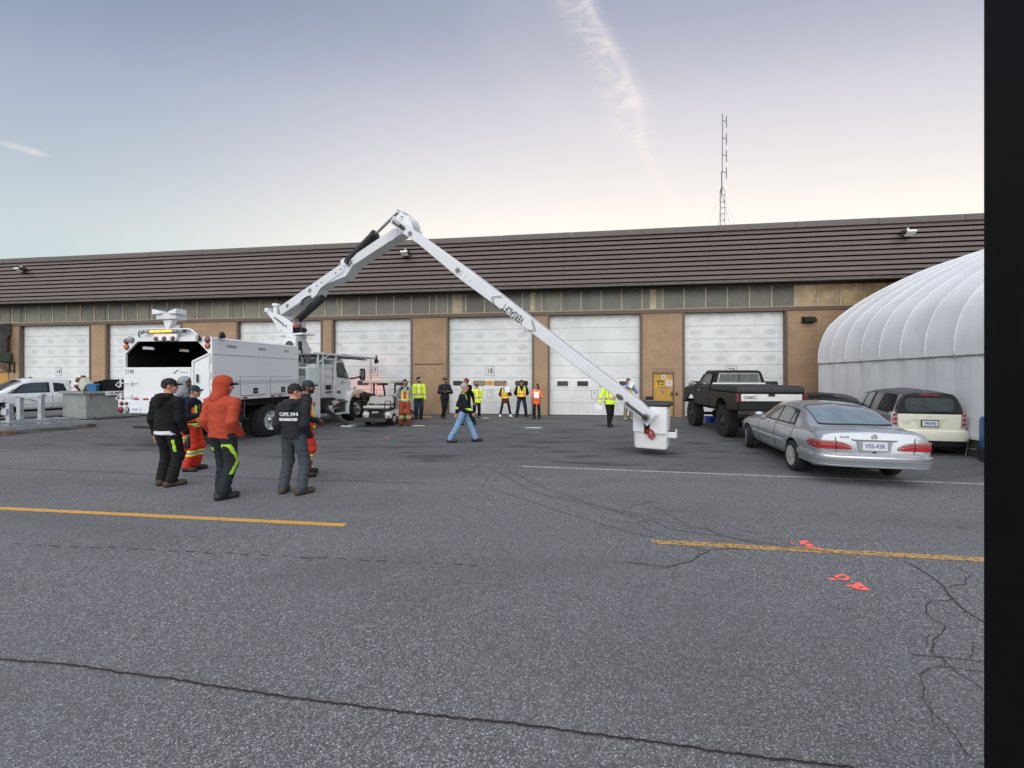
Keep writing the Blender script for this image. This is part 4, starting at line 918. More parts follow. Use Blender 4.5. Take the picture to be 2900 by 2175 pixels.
sidepoly([(4.07, 1.80), (4.82, 1.74), (4.80, 1.84), (4.53, 2.39), (4.06, 2.39)], blk, 'window_seal', th=.016)
sidepoly([(4.11, 1.86), (4.70, 1.80), (4.68, 1.90), (4.47, 2.35), (4.10, 2.35)], greenglass, 'window', th=.020)
sidepoly([(4.74, 1.80), (4.80, 1.79), (4.56, 2.30), (4.52, 2.34)], darkglass, 'quarter_light', th=.020)
mb = MB(); mb.box((4.03, CW0 - .035, 1.18), (4.22, CW0 - .0125, 1.26)); mb.build('door_handle', blk, cd, bevel=.006)
mb = MB(); mb.prism([(x, CW0 - .0145, z) for x, z in ((4.24, 1.56), (4.33, 1.58), (4.38, 1.66), (4.46, 1.68), (4.41, 1.62), (4.36, 1.545), (4.30, 1.53))], (0, .0015, 0)); mb.build('emblem', greytxt, cd)
text_mesh('Richmond', .06, greytxt, 'lettering', cd, frame4((4.58, CW0 - .014, 1.575), (1, 0, 0), (0, 0, 1)), .0008, .95)
mb = MB(); mb.box((3.50, cy - hw + .05, .95), (3.855, cy + hw - .05, 1.35)); mb.build('cab_back_step', wpaint2, tk)
mb = MB(); mb.box((3.846, cy - .75, 1.75), (3.858, cy + .75, 2.3)); mb.build('rear_window', greenglass, tk)
# hood, wing, steps
def hring(x, zt, w, zb=1.0):
    return [(x, cy - w, zb), (x, cy - w, zt - .16), (x, cy - w + .07, zt - .05), (x, cy - w * .55, zt), (x, cy, zt + .02), (x, cy + w * .55, zt), (x, cy + w - .07, zt - .05), (x, cy + w, zt - .16), (x, cy + w, zb)]
mb = MB(); mb.loft([hring(4.99, 1.68, .92), hring(5.4, 1.56, .80), hring(5.8, 1.40, .70), hring(6.15, 1.18, .62), hring(6.25, 1.02, .56, .62)]); mb.build('hood', wpaint, tk, smooth=45)
for s in (1, -1):
    yo = -1.24 if s > 0 else 1.50; yi = yo + s * .42
    mb = MB(); out = []
    arc = [(5.10 + .60 * math.cos(R(a)), .50 + .60 * math.sin(R(a))) for a in range(200, -6, -14)]
    top = [(4.50, .33)] + [(4.62, 1.10), (4.75, 1.22), (5.05, 1.30), (5.5, 1.26), (5.85, 1.12), (6.02, .85), (6.05, .46)]
    poly = top + [(x, z) for x, z in reversed(arc)]
    mb.prism([(x, yo, z) for x, z in poly], (0, s * .42, 0)); mb.build('wing', wpaint, tk, smooth=25, bevel=.03)
    mb = MB(); mb.lathe([(.59, 0), (.57, .02), (.56, .41)], (5.10, yo + s * .02, .5), (0, s, 0), 24); mb.build('wheel_arch', void, tk)
mb = MB(); mb.box((3.95, -1.16, .80), (4.52, -.80, .86)); mb.build('cab_step', steel, tk, bevel=.01)
mb = MB(); mb.box((3.95, -1.20, .34), (4.50, -.74, .40)); mb.build('cab_step', wpaint2, tk, bevel=.01)
mb = MB(); mb.box((3.98, -1.10, .40), (4.45, -.85, .80)); mb.build('battery_box', M('grille_grey', (.05, .05, .05), .5), tk, bevel=.01)
mb = MB(); mb.cyl((3.55, -.98, .72), (3.93, -.98, .72), .19, n=20); mb.build('fuel_tank', chrome, tk, smooth=40)
mb = MB(); mb.prism([(3.42, -1.08, .72), (3.62, -1.08, .68), (3.78, -1.08, .44), (3.60, -1.08, .42)], (0, .15, 0)); mb.build('tank_guard', wpaint, tk, bevel=.02)
mb = MB(); mb.box((3.30, -.90, 1.10), (3.50, -.72, 1.55)); mb.build('exhaust', blk, tk, bevel=.02)
mb = MB(); mb.lathe([(.08, 0), (.09, .05), (.001, .08)], (5.80, -.66, 1.28), (.75, -.6, .1), 14); mb.build('headlamp', clrl, tk, smooth=40)
mb = MB(); mb.box((4.99, -.90, 1.72), (5.2, -.70, 1.76)); mb.tube([(4.95, -.95, 1.74), (5.05, -1.12, 1.76), (5.30, -1.28, 1.84)], .035, 8); mb.build('mirror_arm', blk, tk)
mb = MB(); mb.prism(rrect(0, 1.92, .24, .50, .07, y=0), (0, .09, 0)); 
V = [(5.30 + y, -1.33 + x * .95, z) for x, y, z in mb.v]; mb.v = V; mr = mb.build('mirror', blk, tk, bevel=.01)
mb = MB(); mb.box((5.288, -1.42, 1.73), (5.298, -1.25, 2.10)); mb.build('mirror_glass', M('mirror_glass', (.35, .38, .40), .03, 1.0), mr)
# boom-rest canopy over the cab, ladder
mb = MB(); mb.prism([(2.45, -1.05, 2.62), (7.10, -1.0, 2.66), (7.10, 1.25, 2.66), (2.45, 1.25, 2.62)], (0, 0, .035)); mb.build('canopy_deck', M('canopy_mesh', (.16, .165, .165), .6), tk)
mb = MB(); mb.beam((2.45, -1.08, 2.68), (7.15, -1.03, 2.70), .05, .07); mb.build('canopy_rail', wpaint, tk); mb = MB(); mb.beam((2.45, 1.28, 2.68), (7.15, 1.28, 2.70), .05, .07); mb.build('canopy_rail', wpaint, tk)
mb = MB(); mb.beam((7.12, -1.03, 2.69), (7.12, 1.28, 2.69), .06, .08); mb.build('canopy_end', wpaint, tk)
mb = MB(); mb.box((4.6, -1.02, 2.55), (6.2, -.98, 2.59)); mb.build('canopy_beam', blk, tk)
mb = MB(); mb.beam((6.55, -1.03, 2.68), (6.60, -1.03, .95), .05, .06); mb.build('canopy_post', wpaint, tk); mb = MB(); mb.beam((6.55, 1.28, 2.68), (6.60, 1.28, .95), .05, .06); mb.build('canopy_post', wpaint, tk)
mb = MB(); mb.cyl((7.02, -1.12, 2.55), (7.02, -1.0, 2.55), .10, n=14); mb.box((6.98, -1.08, 2.55), (7.06, -1.03, 2.82)); mb.build('boom_cradle', blk, tk)
mb = MB(); mb.tube([(3.98, -1.05, 2.72), (4.0, -1.05, 3.12), (4.30, -1.05, 3.07), (4.30, -1.05, 2.70)], .018, 6); mb.build('hoop', wpaint, tk)
mb = MB(); mb.beam((4.35, -.95, 2.73), (4.75, -.95, 2.74), .05, .03); mb.build('antenna_bar', blk, tk)
for x0, x1 in ((2.99, 3.08), (3.68, 3.90)): mb = MB(); mb.beam((x0, -1.10, 1.12), (x1, -1.05, 2.74), .045, .05, up=(1, 0, 0)); mb.build('ladder_rail', wpaint, tk)
for k in range(5):
    z = 1.30 + k * .30; t = (z - 1.12) / 1.62; mb = MB(); mb.beam((2.99 + .09 * t, -1.10 + .05 * t, z), (3.68 + .22 * t, -1.10 + .05 * t, z), .03, .04); mb.build('rung', wpaint, tk)
mb = MB(); mb.box((2.75, -.98, 1.02), (3.75, -.62, 2.30)); mb.build('cab_locker', wpaint, tk, bevel=.015)
mb = MB(); mb.beam((2.75, -1.06, 2.32), (3.55, -1.05, 2.72), .04, .05, up=(0, 1, 0)); mb.beam((2.78, -1.06, 2.20), (2.78, -1.06, 2.66), .05, .05); mb.build('canopy_brace', M('mint_white', (.62, .72, .68), .5, var=.05), tk)
mb = MB(); mb.box((3.34, -1.07, 1.22), (3.56, -.985, 1.50)); mb.build('chock_holder', blk, tk)
# outrigger leg with foot
mb = MB(); mb.beam((3.22, -.75, .78), (3.30, -1.02, .52), .16, .16, up=(1, 0, 0)); mb.build('outrigger_sleeve', blk, tk)
lq = Vector(G(985, 1207)); M4i = (Matrix.Translation(TKO) @ Matrix.Rotation(TKA, 4, 'Z')).inverted(); lq = M4i @ lq
mb = MB(); mb.beam((3.27, -.95, .62), (lq.x, lq.y, .06), .14, .15, up=(1, 0, 0)); mb.build('outrigger_leg', M('outrigger_black', (.03, .03, .03), .4, var=.3), tk, bevel=.01)
mb = MB(); mb.box((lq.x - .16, lq.y - .22, .0), (lq.x + .18, lq.y + .18, .03)); mb.build('outrigger_foot', wpaint2, tk)
# ---- boom, in its own upright plane: r along, z up, w towards the camera
BE = Vector((.893, -.450, 0)); BE.normalize(); BN = Vector((BE.y, -BE.x, 0)); BO = Vector((-8.17, 15.1, 0))
M4 = (Matrix.Translation(TKO) @ Matrix.Rotation(TKA, 4, 'Z')).inverted() @ Matrix(((BE.x, BN.x, 0, BO.x), (BE.y, BN.y, 0, BO.y), (0, 0, 1, 0), (0, 0, 0, 1)))
def BP(px, py, w=0.0):                                 # photo point -> (r, z) in the boom plane at offset w
    r = Vector(((px - CX) / F, 1, (HZ - py) / F)); p0 = BO + BN * w
    t = p0.dot(BN) / r.dot(BN); Q = r * t; return (Vector((Q.x, Q.y, 0)) - BO).dot(BE), H + Q.z
def bprism(pts, w0, w1, nm, m, par=tk, bevel=.008):
    mb = MB(); mb.prism([(r, w0, z) for r, z in pts], (0, w1 - w0, 0)); mb.v = [tuple(M4 @ Vector(v)) for v in mb.v]; return mb.build(nm, m, par, bevel=bevel)
def btr(mb, nm, m, par=tk, **k): mb.v = [tuple(M4 @ Vector(v)) for v in mb.v]; return mb.build(nm, m, par, **k)
c3 = lambda x, y: (700 + x * .2532, 580 + y * .2532)
c6 = lambda x, y: (1660 + x * .13863, 1060 + y * .13863)
c7 = lambda x, y: (1060 + x * .19285, 580 + y * .19285)
bpaint = M('boom_white', (.60, .61, .635), .38, var=.05, vscale=1.5, coat=.25, dirt=.06)
W0, W1 = -.40, .0
mb = MB(); mb.lathe([(.36, 0), (.36, .06), (.30, .08), (.001, .08)], (-.17, -.2, 3.30), (0, 0, 1), 28); btr(mb, 'turntable', wpaint, smooth=40)
mb = MB(); mb.lathe([(.30, 0), (.30, .05), (.001, .05)], (-.17, -.2, 3.25), (0, 0, 1), 28); btr(mb, 'slew_ring', blk, smooth=40)
mb = MB(); mb.box((-.92, -.48, 3.38), (.55, .08, 3.45)); btr(mb, 'turret_deck', wpaint, bevel=.01)
brk = [BP(*c3(*p), .08) for p in ((360, 1435), (325, 1360), (270, 1270), (200, 1190), (225, 1175), (300, 1215), (350, 1225), (430, 1270), (505, 1320), (505, 1432))]
for w in ((-.48, -.45), (.05, .08)): bprism(brk, *w, 'turret_plate', wpaint)
mb = MB(); q = BP(*c3(228, 1185), .05); mb.box((q[0] - .10, -.50, q[1] - .06), (q[0] + .10, .12, q[1] + .10)); btr(mb, 'turret_foot', wpaint, bevel=.02)
q = BP(*c3(320, 1180), .0); mb = MB(); mb.cyl((q[0], -.02, q[1] - .2), (q[0], -.02, q[1] + .16), .10, n=14); mb.cyl((q[0], -.02, q[1] + .16), (q[0], -.02, q[1] + .25), .15, n=14); btr(mb, 'turret_knob', wpaint, smooth=40)
q = BP(*c3(330, 1290), .10); mb = MB(); a = BP(*c3(300, 1260), .11); c = BP(*c3(395, 1330), .11); mb.tube([(a[0], .10, a[1]), ((a[0] + c[0]) / 2 - .02, .13, (a[1] + c[1]) / 2 + .03), (c[0], .10, c[1]), (c[0] + .02, .09, c[1] - .08)], .02, 6); btr(mb, 'hydraulic_hose', blk)
q = BP(*c3(432, 1355), .085); mb = MB(); mb.lathe([(.05, 0), (.05, .004), (.001, .005)], (q[0], .081, q[1]), (0, 1, 0), 16); btr(mb, 'pin', M('hole_dark', (.05, .05, .05), .6))
q = BP(*c3(375, 1405), .085); mb = MB(); mb.box((q[0] - .07, .0805, q[1] - .06), (q[0] + .07, .083, q[1] + .06)); btr(mb, 'warning_label', stripe)
# rotary joint motor, red lamp and its clear dome
q = BP(*c3(580, 1405), -.2); mb = MB(); mb.cyl((q[0] - .25, -.2, q[1]), (q[0] + .30, -.2, q[1] - .01), .10, n=14); mb.cyl((q[0] + .30, -.2, q[1] - .01), (q[0] + .38, -.2, q[1]), .06, n=12); mb.box((q[0] - .22, -.36, q[1] - .02), (q[0] + .1, -.02, q[1] + .10)); btr(mb, 'slew_motor', blk, smooth=40)
mb = MB(); mb.box((q[0] - .26, -.30, q[1] + .10), (q[0] - .06, -.12, q[1] + .22)); btr(mb, 'valve_block', M('valve_red', (.35, .02, .02), .4), bevel=.02)
mb = MB(); mb.ball((q[0] - .13, -.10, q[1] + .21), .035, 8, 6); btr(mb, 'red_lamp', red_on, smooth=60)
mb = MB(); mb.lathe([(.26, 0), (.26, .16), (.22, .30), (.13, .38), (.001, .41)], (q[0] - .04, -.21, q[1] + .08), (0, 0, 1), 24); btr(mb, 'clear_dome', M('clear_dome', (.9, .9, .9), .03, trans=1.0), smooth=60)
# lower boom
lowT = [BP(*c3(x, y)) for x, y in ((352, 1145), (1055, 655), (1075, 640), (1640, 262), (1700, 240), (1740, 300))]
lowB = [BP(*c3(x, y)) for x, y in ((1712, 330), (1180, 680), (1100, 800), (875, 890), (812, 940), (778, 1010), (735, 1045), (700, 1030), (375, 1238))]
lob = bprism(lowT + lowB, W0, W1, 'lower_boom', bpaint, bevel=.012)
slv = [BP(*c3(x, y), .02) for x, y in ((352, 1148), (1052, 658), (1082, 690), (1078, 745), (1000, 800), (880, 885), (815, 935), (775, 1005), (738, 1040), (690, 1020), (378, 1230))]
sv = bprism(slv, .001, .022, 'boom_side_plate', bpaint, bevel=.004)
seam = [BP(*c3(x, y), .023) for x, y in ((848, 812), (858, 806), (882, 888), (874, 892))]
bprism(seam, .0225, .026, 'collar_joint', stripe, bevel=0)
def oval(cpx, w, lr, lz, ang, nm, m, off, par=tk):
    c = BP(*cpx, w); mb = MB(); n = 20
    mb.prism([(c[0] + lr * math.cos(t) * math.cos(ang) - lz * math.sin(t) * math.sin(ang), w, c[1] + lr * math.cos(t) * math.sin(ang) + lz * math.sin(t) * math.cos(ang)) for t in [2 * math.pi * k / n for k in range(n)]], (0, off, 0)); return btr(mb, nm, m, par)
holeg = M('hole_grey', (.16, .16, .16), .6); 
for p in ((448, 1130), (700, 958)): oval(c3(*p), .0225, .12, .10, .35, 'lightening_hole_rim', stripe, .004); oval(c3(*p), .0270, .085, .07, .35, 'lightening_hole', holeg, .003)
for p in ((780, 905), (832, 868), (990, 762), (1045, 722)): oval(c3(*p), .0225, .035, .03, 0, 'bolt', holeg, .012)
# rams
def ram(a, c, r, nm, m, w=-.2): mb = MB(); mb.cyl((a[0], w, a[1]), (c[0], w, c[1]), r, n=18); return btr(mb, nm, m, smooth=40)
a = BP(*c3(505, 1285), .0); c = BP(*c3(795, 1030), .0); ram(a, c, .135, 'lift_ram', blk, .0 - .2); e2 = BP(*c3(486, 1305), -.2); ram(e2, (a[0], a[1]), .06, 'ram_rod', steel)
a = BP(*c3(1125, 640), -.1); c = BP(*c3(1415, 350), -.1); ram(a, c, .145, 'elbow_ram', blk, -.1); c2_ = BP(*c3(1440, 325), -.1); ram(c, c2_, .16, 'ram_gland', blk, -.1)
c4_ = BP(*c3(1690, 82), -.1); ram(c2_, c4_, .045, 'ram_rod', steel, -.1)
lug = [BP(*c3(x, y)) for x, y in ((1052, 662), (1050, 625), (1095, 595), (1120, 640), (1100, 690), (1075, 680))]
for w in ((-.40, -.34), (-.02, .03)): bprism(lug, *w, 'ram_lug', wpaint)
q = BP(*c3(1150, 625), .0); mb = MB(); mb.tube([(q[0] - .1, .06, q[1] - .1), (q[0] + .1, .10, q[1] + .05), (q[0] + .16, .08, q[1] - .12), (q[0] + .02, .08, q[1] - .2), (q[0] - .08, .08, q[1] - .05)], .022, 6); mb.cyl((q[0] - .12, -.26, q[1]), (q[0] - .12, .06, q[1]), .10, n=14); btr(mb, 'ram_valve', blk)
a = BP(*c3(625, 1110), .0); mb = MB()
for k in range(2): mb.tube([(a[0] - .05 + k * .08, .03, a[1] - .05), (a[0] + .0 + k * .08, .06, a[1] + .12), (a[0] + .22 + k * .08, .05, a[1] + .22), (a[0] + .40 + k * .08, .03, a[1] + .26)], .018, 6)
o = btr(mb, 'hydraulic_hose', blk); o['kind'] = 'stuff'
a = BP(*c3(690, 1160), -.1); c = BP(*c3(735, 1110), -.1); mb = MB(); mb.tube([(a[0] - .02, .0, a[1] + .05), (a[0] + .05, .02, a[1] - .03), (c[0], .02, c[1]), (c[0], .0, c[1] + .05)], .02, 6); btr(mb, 'hydraulic_hose', blk)
# elbow
jaw = [BP(*c7(*p), .0) for p in ((345, 75), (372, 62), (405, 80), (420, 125), (470, 160), (505, 205), (520, 260), (540, 250), (575, 355), (520, 420), (430, 430), (330, 300), (380, 210), (355, 130))]
for w in ((-.43, -.40), (-.02, .015)): bprism(jaw, *w, 'elbow_plate', gpaint)
mb = MB(); q = BP(*c7(430, 290), .0); mb.cyl((q[0], -.40, q[1]), (q[0], -.02, q[1]), .30, n=24); btr(mb, 'elbow_drum', gpaint, smooth=40)
for p, r_ in (((355, 88), .06), ((405, 180), .07)): q = BP(*c7(*p), .03); mb = MB(); mb.cyl((q[0], -.45, q[1]), (q[0], .035, q[1]), r_, n=14); mb.cyl((q[0], .035, q[1]), (q[0], .045, q[1]), r_ * .4, n=10, mi=1); btr(mb, 'elbow_pin', [gpaint, blk], smooth=40)
oval(c7(265, 440), .004, .26, .16, .55, 'hose_loop_plate', stripe, .004)
# upper boom
WN = .32
def line(p, q, w): a, c = BP(*p, w), BP(*q, w); return Vector((a[0], a[1])), Vector((c[0], c[1]))
tA, tB = line((1112, 610), (1856, 1176), WN); bA, bB = line((1105, 629), (1831, 1208), WN)
tS = Vector(BP(1290, 739.5, WN)); 
def pt(px, py): return Vector(BP(px, py, WN))
inner = [tA, pt(1302, 752), pt(1302, 787), bA]
ub1 = bprism([tuple(pt(*p)) for p in ((1114, 611), (1168, 650), (1310, 752), (1300, 789), (1183, 690), (1145, 664), (1104, 628))], .02, WN, 'upper_boom', bpaint, bevel=.014)
ub2 = bprism([tuple(pt(*p)) for p in ((1296, 744), (1318, 757), (1400, 819.5), (1814, 1139), (1857, 1177), (1832, 1208), (1794, 1164), (1414, 873), (1301, 790), (1293, 770))], -.005, WN + .02, 'upper_boom_outer', bpaint, bevel=.02)
WF = WN + .0205
ang = math.atan2((tB - tA).y, (tB - tA).x)
for p in ((525, 425),): oval(c7(*p), WN + .001, .12, .09, ang, 'lightening_hole_rim', stripe, .004); oval(c7(*p), WN + .006, .085, .07, ang, 'lightening_hole', holeg, .003)
for p in ((1225, 965),): oval(c7(*p), WF, .12, .09, ang, 'lightening_hole_rim', stripe, .004); oval(c7(*p), WF + .005, .085, .07, ang, 'lightening_hole', holeg, .003)
for p in ((1290, 985), (1265, 1030), (1340, 1055), (1410, 1115)): oval(c7(*p), WF, .016, .014, 0, 'bolt', holeg, .01)
frm = [tuple(pt(1060 + x * .19285, 580 + y * .19285)) for x, y in ((285, 185), (470, 320), (430, 410), (245, 275))]
bprism(frm, WN + .001, WN + .010, 'elbow_frame', stripe, bevel=0)
frm = [tuple(pt(1060 + x * .19285, 580 + y * .19285)) for x, y in ((290, 205), (450, 325), (425, 385), (258, 265))]
bprism(frm, WN + .0105, WN + .014, 'elbow_recess', M('recess_grey', (.10, .10, .10), .5), bevel=0)
a = BP(*c7(285, 225), WN); c = BP(*c7(385, 305), WN); mb = MB(); mb.cyl((a[0], WN + .03, a[1]), (c[0], WN + .03, c[1]), .035, n=10); btr(mb, 'link_rod', steel, smooth=40)
oval(c7(410, 335), WN + .015, .12, .06, ang, 'link_slot', blk, .02)
# lettering on the outer boom, upside down as the boom is folded over
bx = Vector((math.cos(ang), math.sin(ang)))
mid = Vector(BP(1453, 888, WF)); tl = Matrix.Identity(4)
def btext(body, size, c, sx, nm='lettering', m=ink, flip=-1, bold=.004):
    X = (flip * bx.x, 0, flip * bx.y); Y = (flip * -bx.y, 0, flip * bx.x)
    return text_mesh(body, size, m, nm, tk, M4 @ frame4((c[0], WF + .001, c[1]), X, Y), .0008, sx, bold)
mid = Vector(BP(1240 + 672 * .3164, 780 + 342 * .3164, WF))
# keep the lettering's face towards the camera
def blet(body, size, c, sx, bold=.004):
    X = Vector((-bx.x, 0, -bx.y)); Y = Vector((bx.y, 0, -bx.x)); Z = Vector((0, 1, 0)); m4 = Matrix.Identity(4)
    for i in range(3): m4[i][0] = X[i]; m4[i][1] = Y[i]; m4[i][2] = Z[i]
    m4[0][3], m4[1][3], m4[2][3] = c[0], WF + .001, c[1]
    return text_mesh(body, size, ink, 'lettering', tk, M4 @ m4, .0008, sx, bold)
blet('VERSALIFT', .26, mid, .62, .006)
nrm2 = Vector((-bx.y, bx.x))
for s, d0 in ((-1, .62), (1, .62)):
    for k in range(2):
        base = mid + bx * s * (d0 + k * .05); h_ = .17 + k * .02; tip = mid + bx * s * (d0 + .14 + k * .06)
        for hh in (1, -1):
            mb = MB(); a = base - bx * s * .10 + nrm2 * hh * h_; mb.beam((a.x, WF + .002, a.y), (tip.x, WF + .002, tip.y), .014, .003, up=(0, 1, 0)); mb.v = [tuple(M4 @ Vector(v)) for v in mb.v]; mb.build('logo_chevron', ink, tk)
# end of the outer boom: slot, recess and levelling rod
oval(c6(685, 470), WF, .125, .075, ang, 'slot_rim', stripe, .004); oval(c6(685, 470), WF + .0045, .10, .055, ang, 'slot', M('slot_dark', (.06, .06, .06), .5), .004)
rec = [tuple(Vector(BP(*c6(x, y), WF))) for x, y in ((820, 480), (1360, 860), (1240, 1015), (735, 600))]
bprism(rec, WF, WF + .008, 'recess_frame', stripe, bevel=0)
rec = [tuple(Vector(BP(*c6(x, y), WF))) for x, y in ((825, 515), (1315, 870), (1225, 975), (770, 600))]
bprism(rec, WF + .0085, WF + .012, 'recess_plate', gpaint, bevel=0)
a = BP(*c6(830, 590), WF); c = BP(*c6(1215, 880), WF); mb = MB(); mb.cyl((a[0], WF + .05, a[1]), (c[0], WF + .05, c[1]), .035, n=12); btr(mb, 'levelling_rod', M('rod_dark', (.07, .07, .075), .35, .6), smooth=40)
for p, r_ in (((830, 590), .05), ((1215, 885), .095)): q = BP(*c6(*p), WF); mb = MB(); mb.cyl((q[0], WF + .005, q[1]), (q[0], WF + .055, q[1]), r_, n=18); btr(mb, 'rod_end', M('rod_grey', (.22, .22, .22), .4, .5), smooth=40)
q = BP(*c6(1215, 885), WF); mb = MB(); mb.cyl((q[0], WF + .056, q[1]), (q[0], WF + .085, q[1]), .055, n=14); btr(mb, 'rod_nut', blk, smooth=40)
# ---- bucket
zb0, zb1 = .13, 1.17; r0, r1 = 12.37, 13.11; w0b, w1b = -.70, -.03
def brr(z, gr, gw, rad=.09, n=5):
    pts = []; cr_, cw_ = (r0 + r1) / 2, (w0b + w1b) / 2; hr, hw_ = (r1 - r0) / 2 + gr, (w1b - w0b) / 2 + gw
    for sx, sw, a0 in ((1, 1, 0), (-1, 1, 90), (-1, -1, 180), (1, -1, 270)):
        for i in range(n + 1): t = R(a0 + 90 * i / n); pts.append((cr_ + sx * (hr - rad) + rad * math.cos(t), cw_ + sw * (hw_ - rad) + rad * math.sin(t), z))
    return pts
bkp = bpy.data.objects.new('bucket', None); C.objects.link(bkp); bkp.parent = tk
bm_ = M('bucket_white', (.74, .74, .73), .45, var=.06, vscale=4, dirt=.12)
mb = MB(); mb.loft([brr(zb0 + .012, -.05, -.05), brr(zb0, -.03, -.03) if False else brr(zb0 + .03, -.012, -.012), brr(zb0 + .07, 0, 0), brr(zb1, .02, .02), brr(zb1 + .004, -.03, -.03), brr(zb0 + .12, -.06, -.06)]); btr(mb, 'bucket_shell', bm_, bkp, smooth=30)
for x in (r0 + .245, r0 + .42): mb = MB(); mb.box((x - .012, w1b - .002, zb0 + .04), (x + .012, w1b + .016, .62)); btr(mb, 'bucket_rib', bm_, bkp, bevel=.004)
mb = MB(); rim = brr(zb1 + .02, .04, .04); mb.tube(rim + [rim[0]], .048, 8); btr(mb, 'rim_pad', M('rim_black', (.022, .023, .026), .5, bump=.4, bscale=25), bkp, smooth=60)
for a, c, z0_, z1_ in ((r0 - .005, r0 + .235, .55, 1.12), (r0 + .375, r1 + .0, .53, 1.14)):
    mb = MB(); mb.prism([(a, w1b + .018, z0_), (c, w1b + .018, z0_ - .008), (c, w1b + .018, z1_), (a, w1b + .018, z1_)], (0, .05, 0)); btr(mb, 'control_cover', wpaint, bkp, bevel=.008)
mb = MB(); mb.box((r0 + .25, w1b + .018, .50), (r0 + .36, w1b + .03, 1.0)); btr(mb, 'cover_gap', void, bkp)
mb = MB(); mb.box((r0 + .2, w1b - .01, .80), (r0 + .5, .02, 1.0)); btr(mb, 'bucket_mount', blk, bkp)
mb = MB(); mb.box((r1, w1b - .30, .42), (r1 + .17, w1b - .10, .56)); mb.box((r1 + .17, w1b - .30, .42), (r1 + .20, w1b - .10, .62)); btr(mb, 'bucket_step', wpaint, bkp, bevel=.012)
mb = MB(); mb.box((r1 + .01, w1b - .29, .561), (r1 + .165, w1b - .11, .575)); btr(mb, 'step_grip', blk, bkp)
# red cord bundle hanging from the bucket mount
hc = thing('cord_bundle', 'coil of red cord hanging in front of the white bucket', 'cord', (0, 0, 0))
M4w = Matrix(((BE.x, BN.x, 0, BO.x), (BE.y, BN.y, 0, BO.y), (0, 0, 1, 0), (0, 0, 0, 1)))
redc = M('red_cord', (.42, .025, .018), .5)
cpos = (r0 + .30, w1b + .05, .62)
hc.location = M4w @ Vector(cpos)
for k in range(7):
    dx_ = random.uniform(-.02, .03); a = random.uniform(.04, .09); hgt = random.uniform(.12, .26); pts = []
    for i in range(15):
        t = 2 * math.pi * i / 14; pts.append(Vector((dx_ + .07 + a * math.sin(t) + .05 * (1 - math.cos(t)) * .5 , .015 + .01 * k * .5, -.0 - hgt / 2 * (1 - math.cos(t)))))
    mb = MB(); mb.tube([M4w.to_3x3() @ p for p in pts], .008, 6); mb.build('cord_loop', redc, hc, smooth=60)
# red strobe lamps at the truck's nose, washing over door 17
def strobe(loc, aim, e, ang, col=(1, .20, .09)):
    loc = M4i.inverted() @ Vector(loc); s_, z_ = W(*aim); q = Vector((math.cos(TH) * s_, YW + math.sin(TH) * s_, z_))
    mb = MB(); d = (q - loc).normalized(); mb.lathe([(.03, -.05), (.055, -.03), (.055, 0), (.045, .012), (.001, .014)], (0, 0, 0), d, 14); mb.v = [tuple(M4i @ (Vector(v) + loc)) for v in mb.v]; mb.build('strobe_lamp', red_on if e > 20 else redl, tk, smooth=40)
    l = bpy.data.lights.new('strobe_light', 'SPOT'); l.energy = e; l.color = col; l.spot_size = R(ang); l.spot_blend = 1.0; l.shadow_soft_size = .04
    o = bpy.data.objects.new('strobe_light', l); C.objects.link(o); o.location = loc + d * .03; o.rotation_euler = d.to_track_quat('-Z', 'Y').to_euler()
strobe((7.02, -1.02, 2.48), (1096, 1022), 11, 58); strobe((6.35, -.35, 1.15), (1040, 1098), 34, 70)
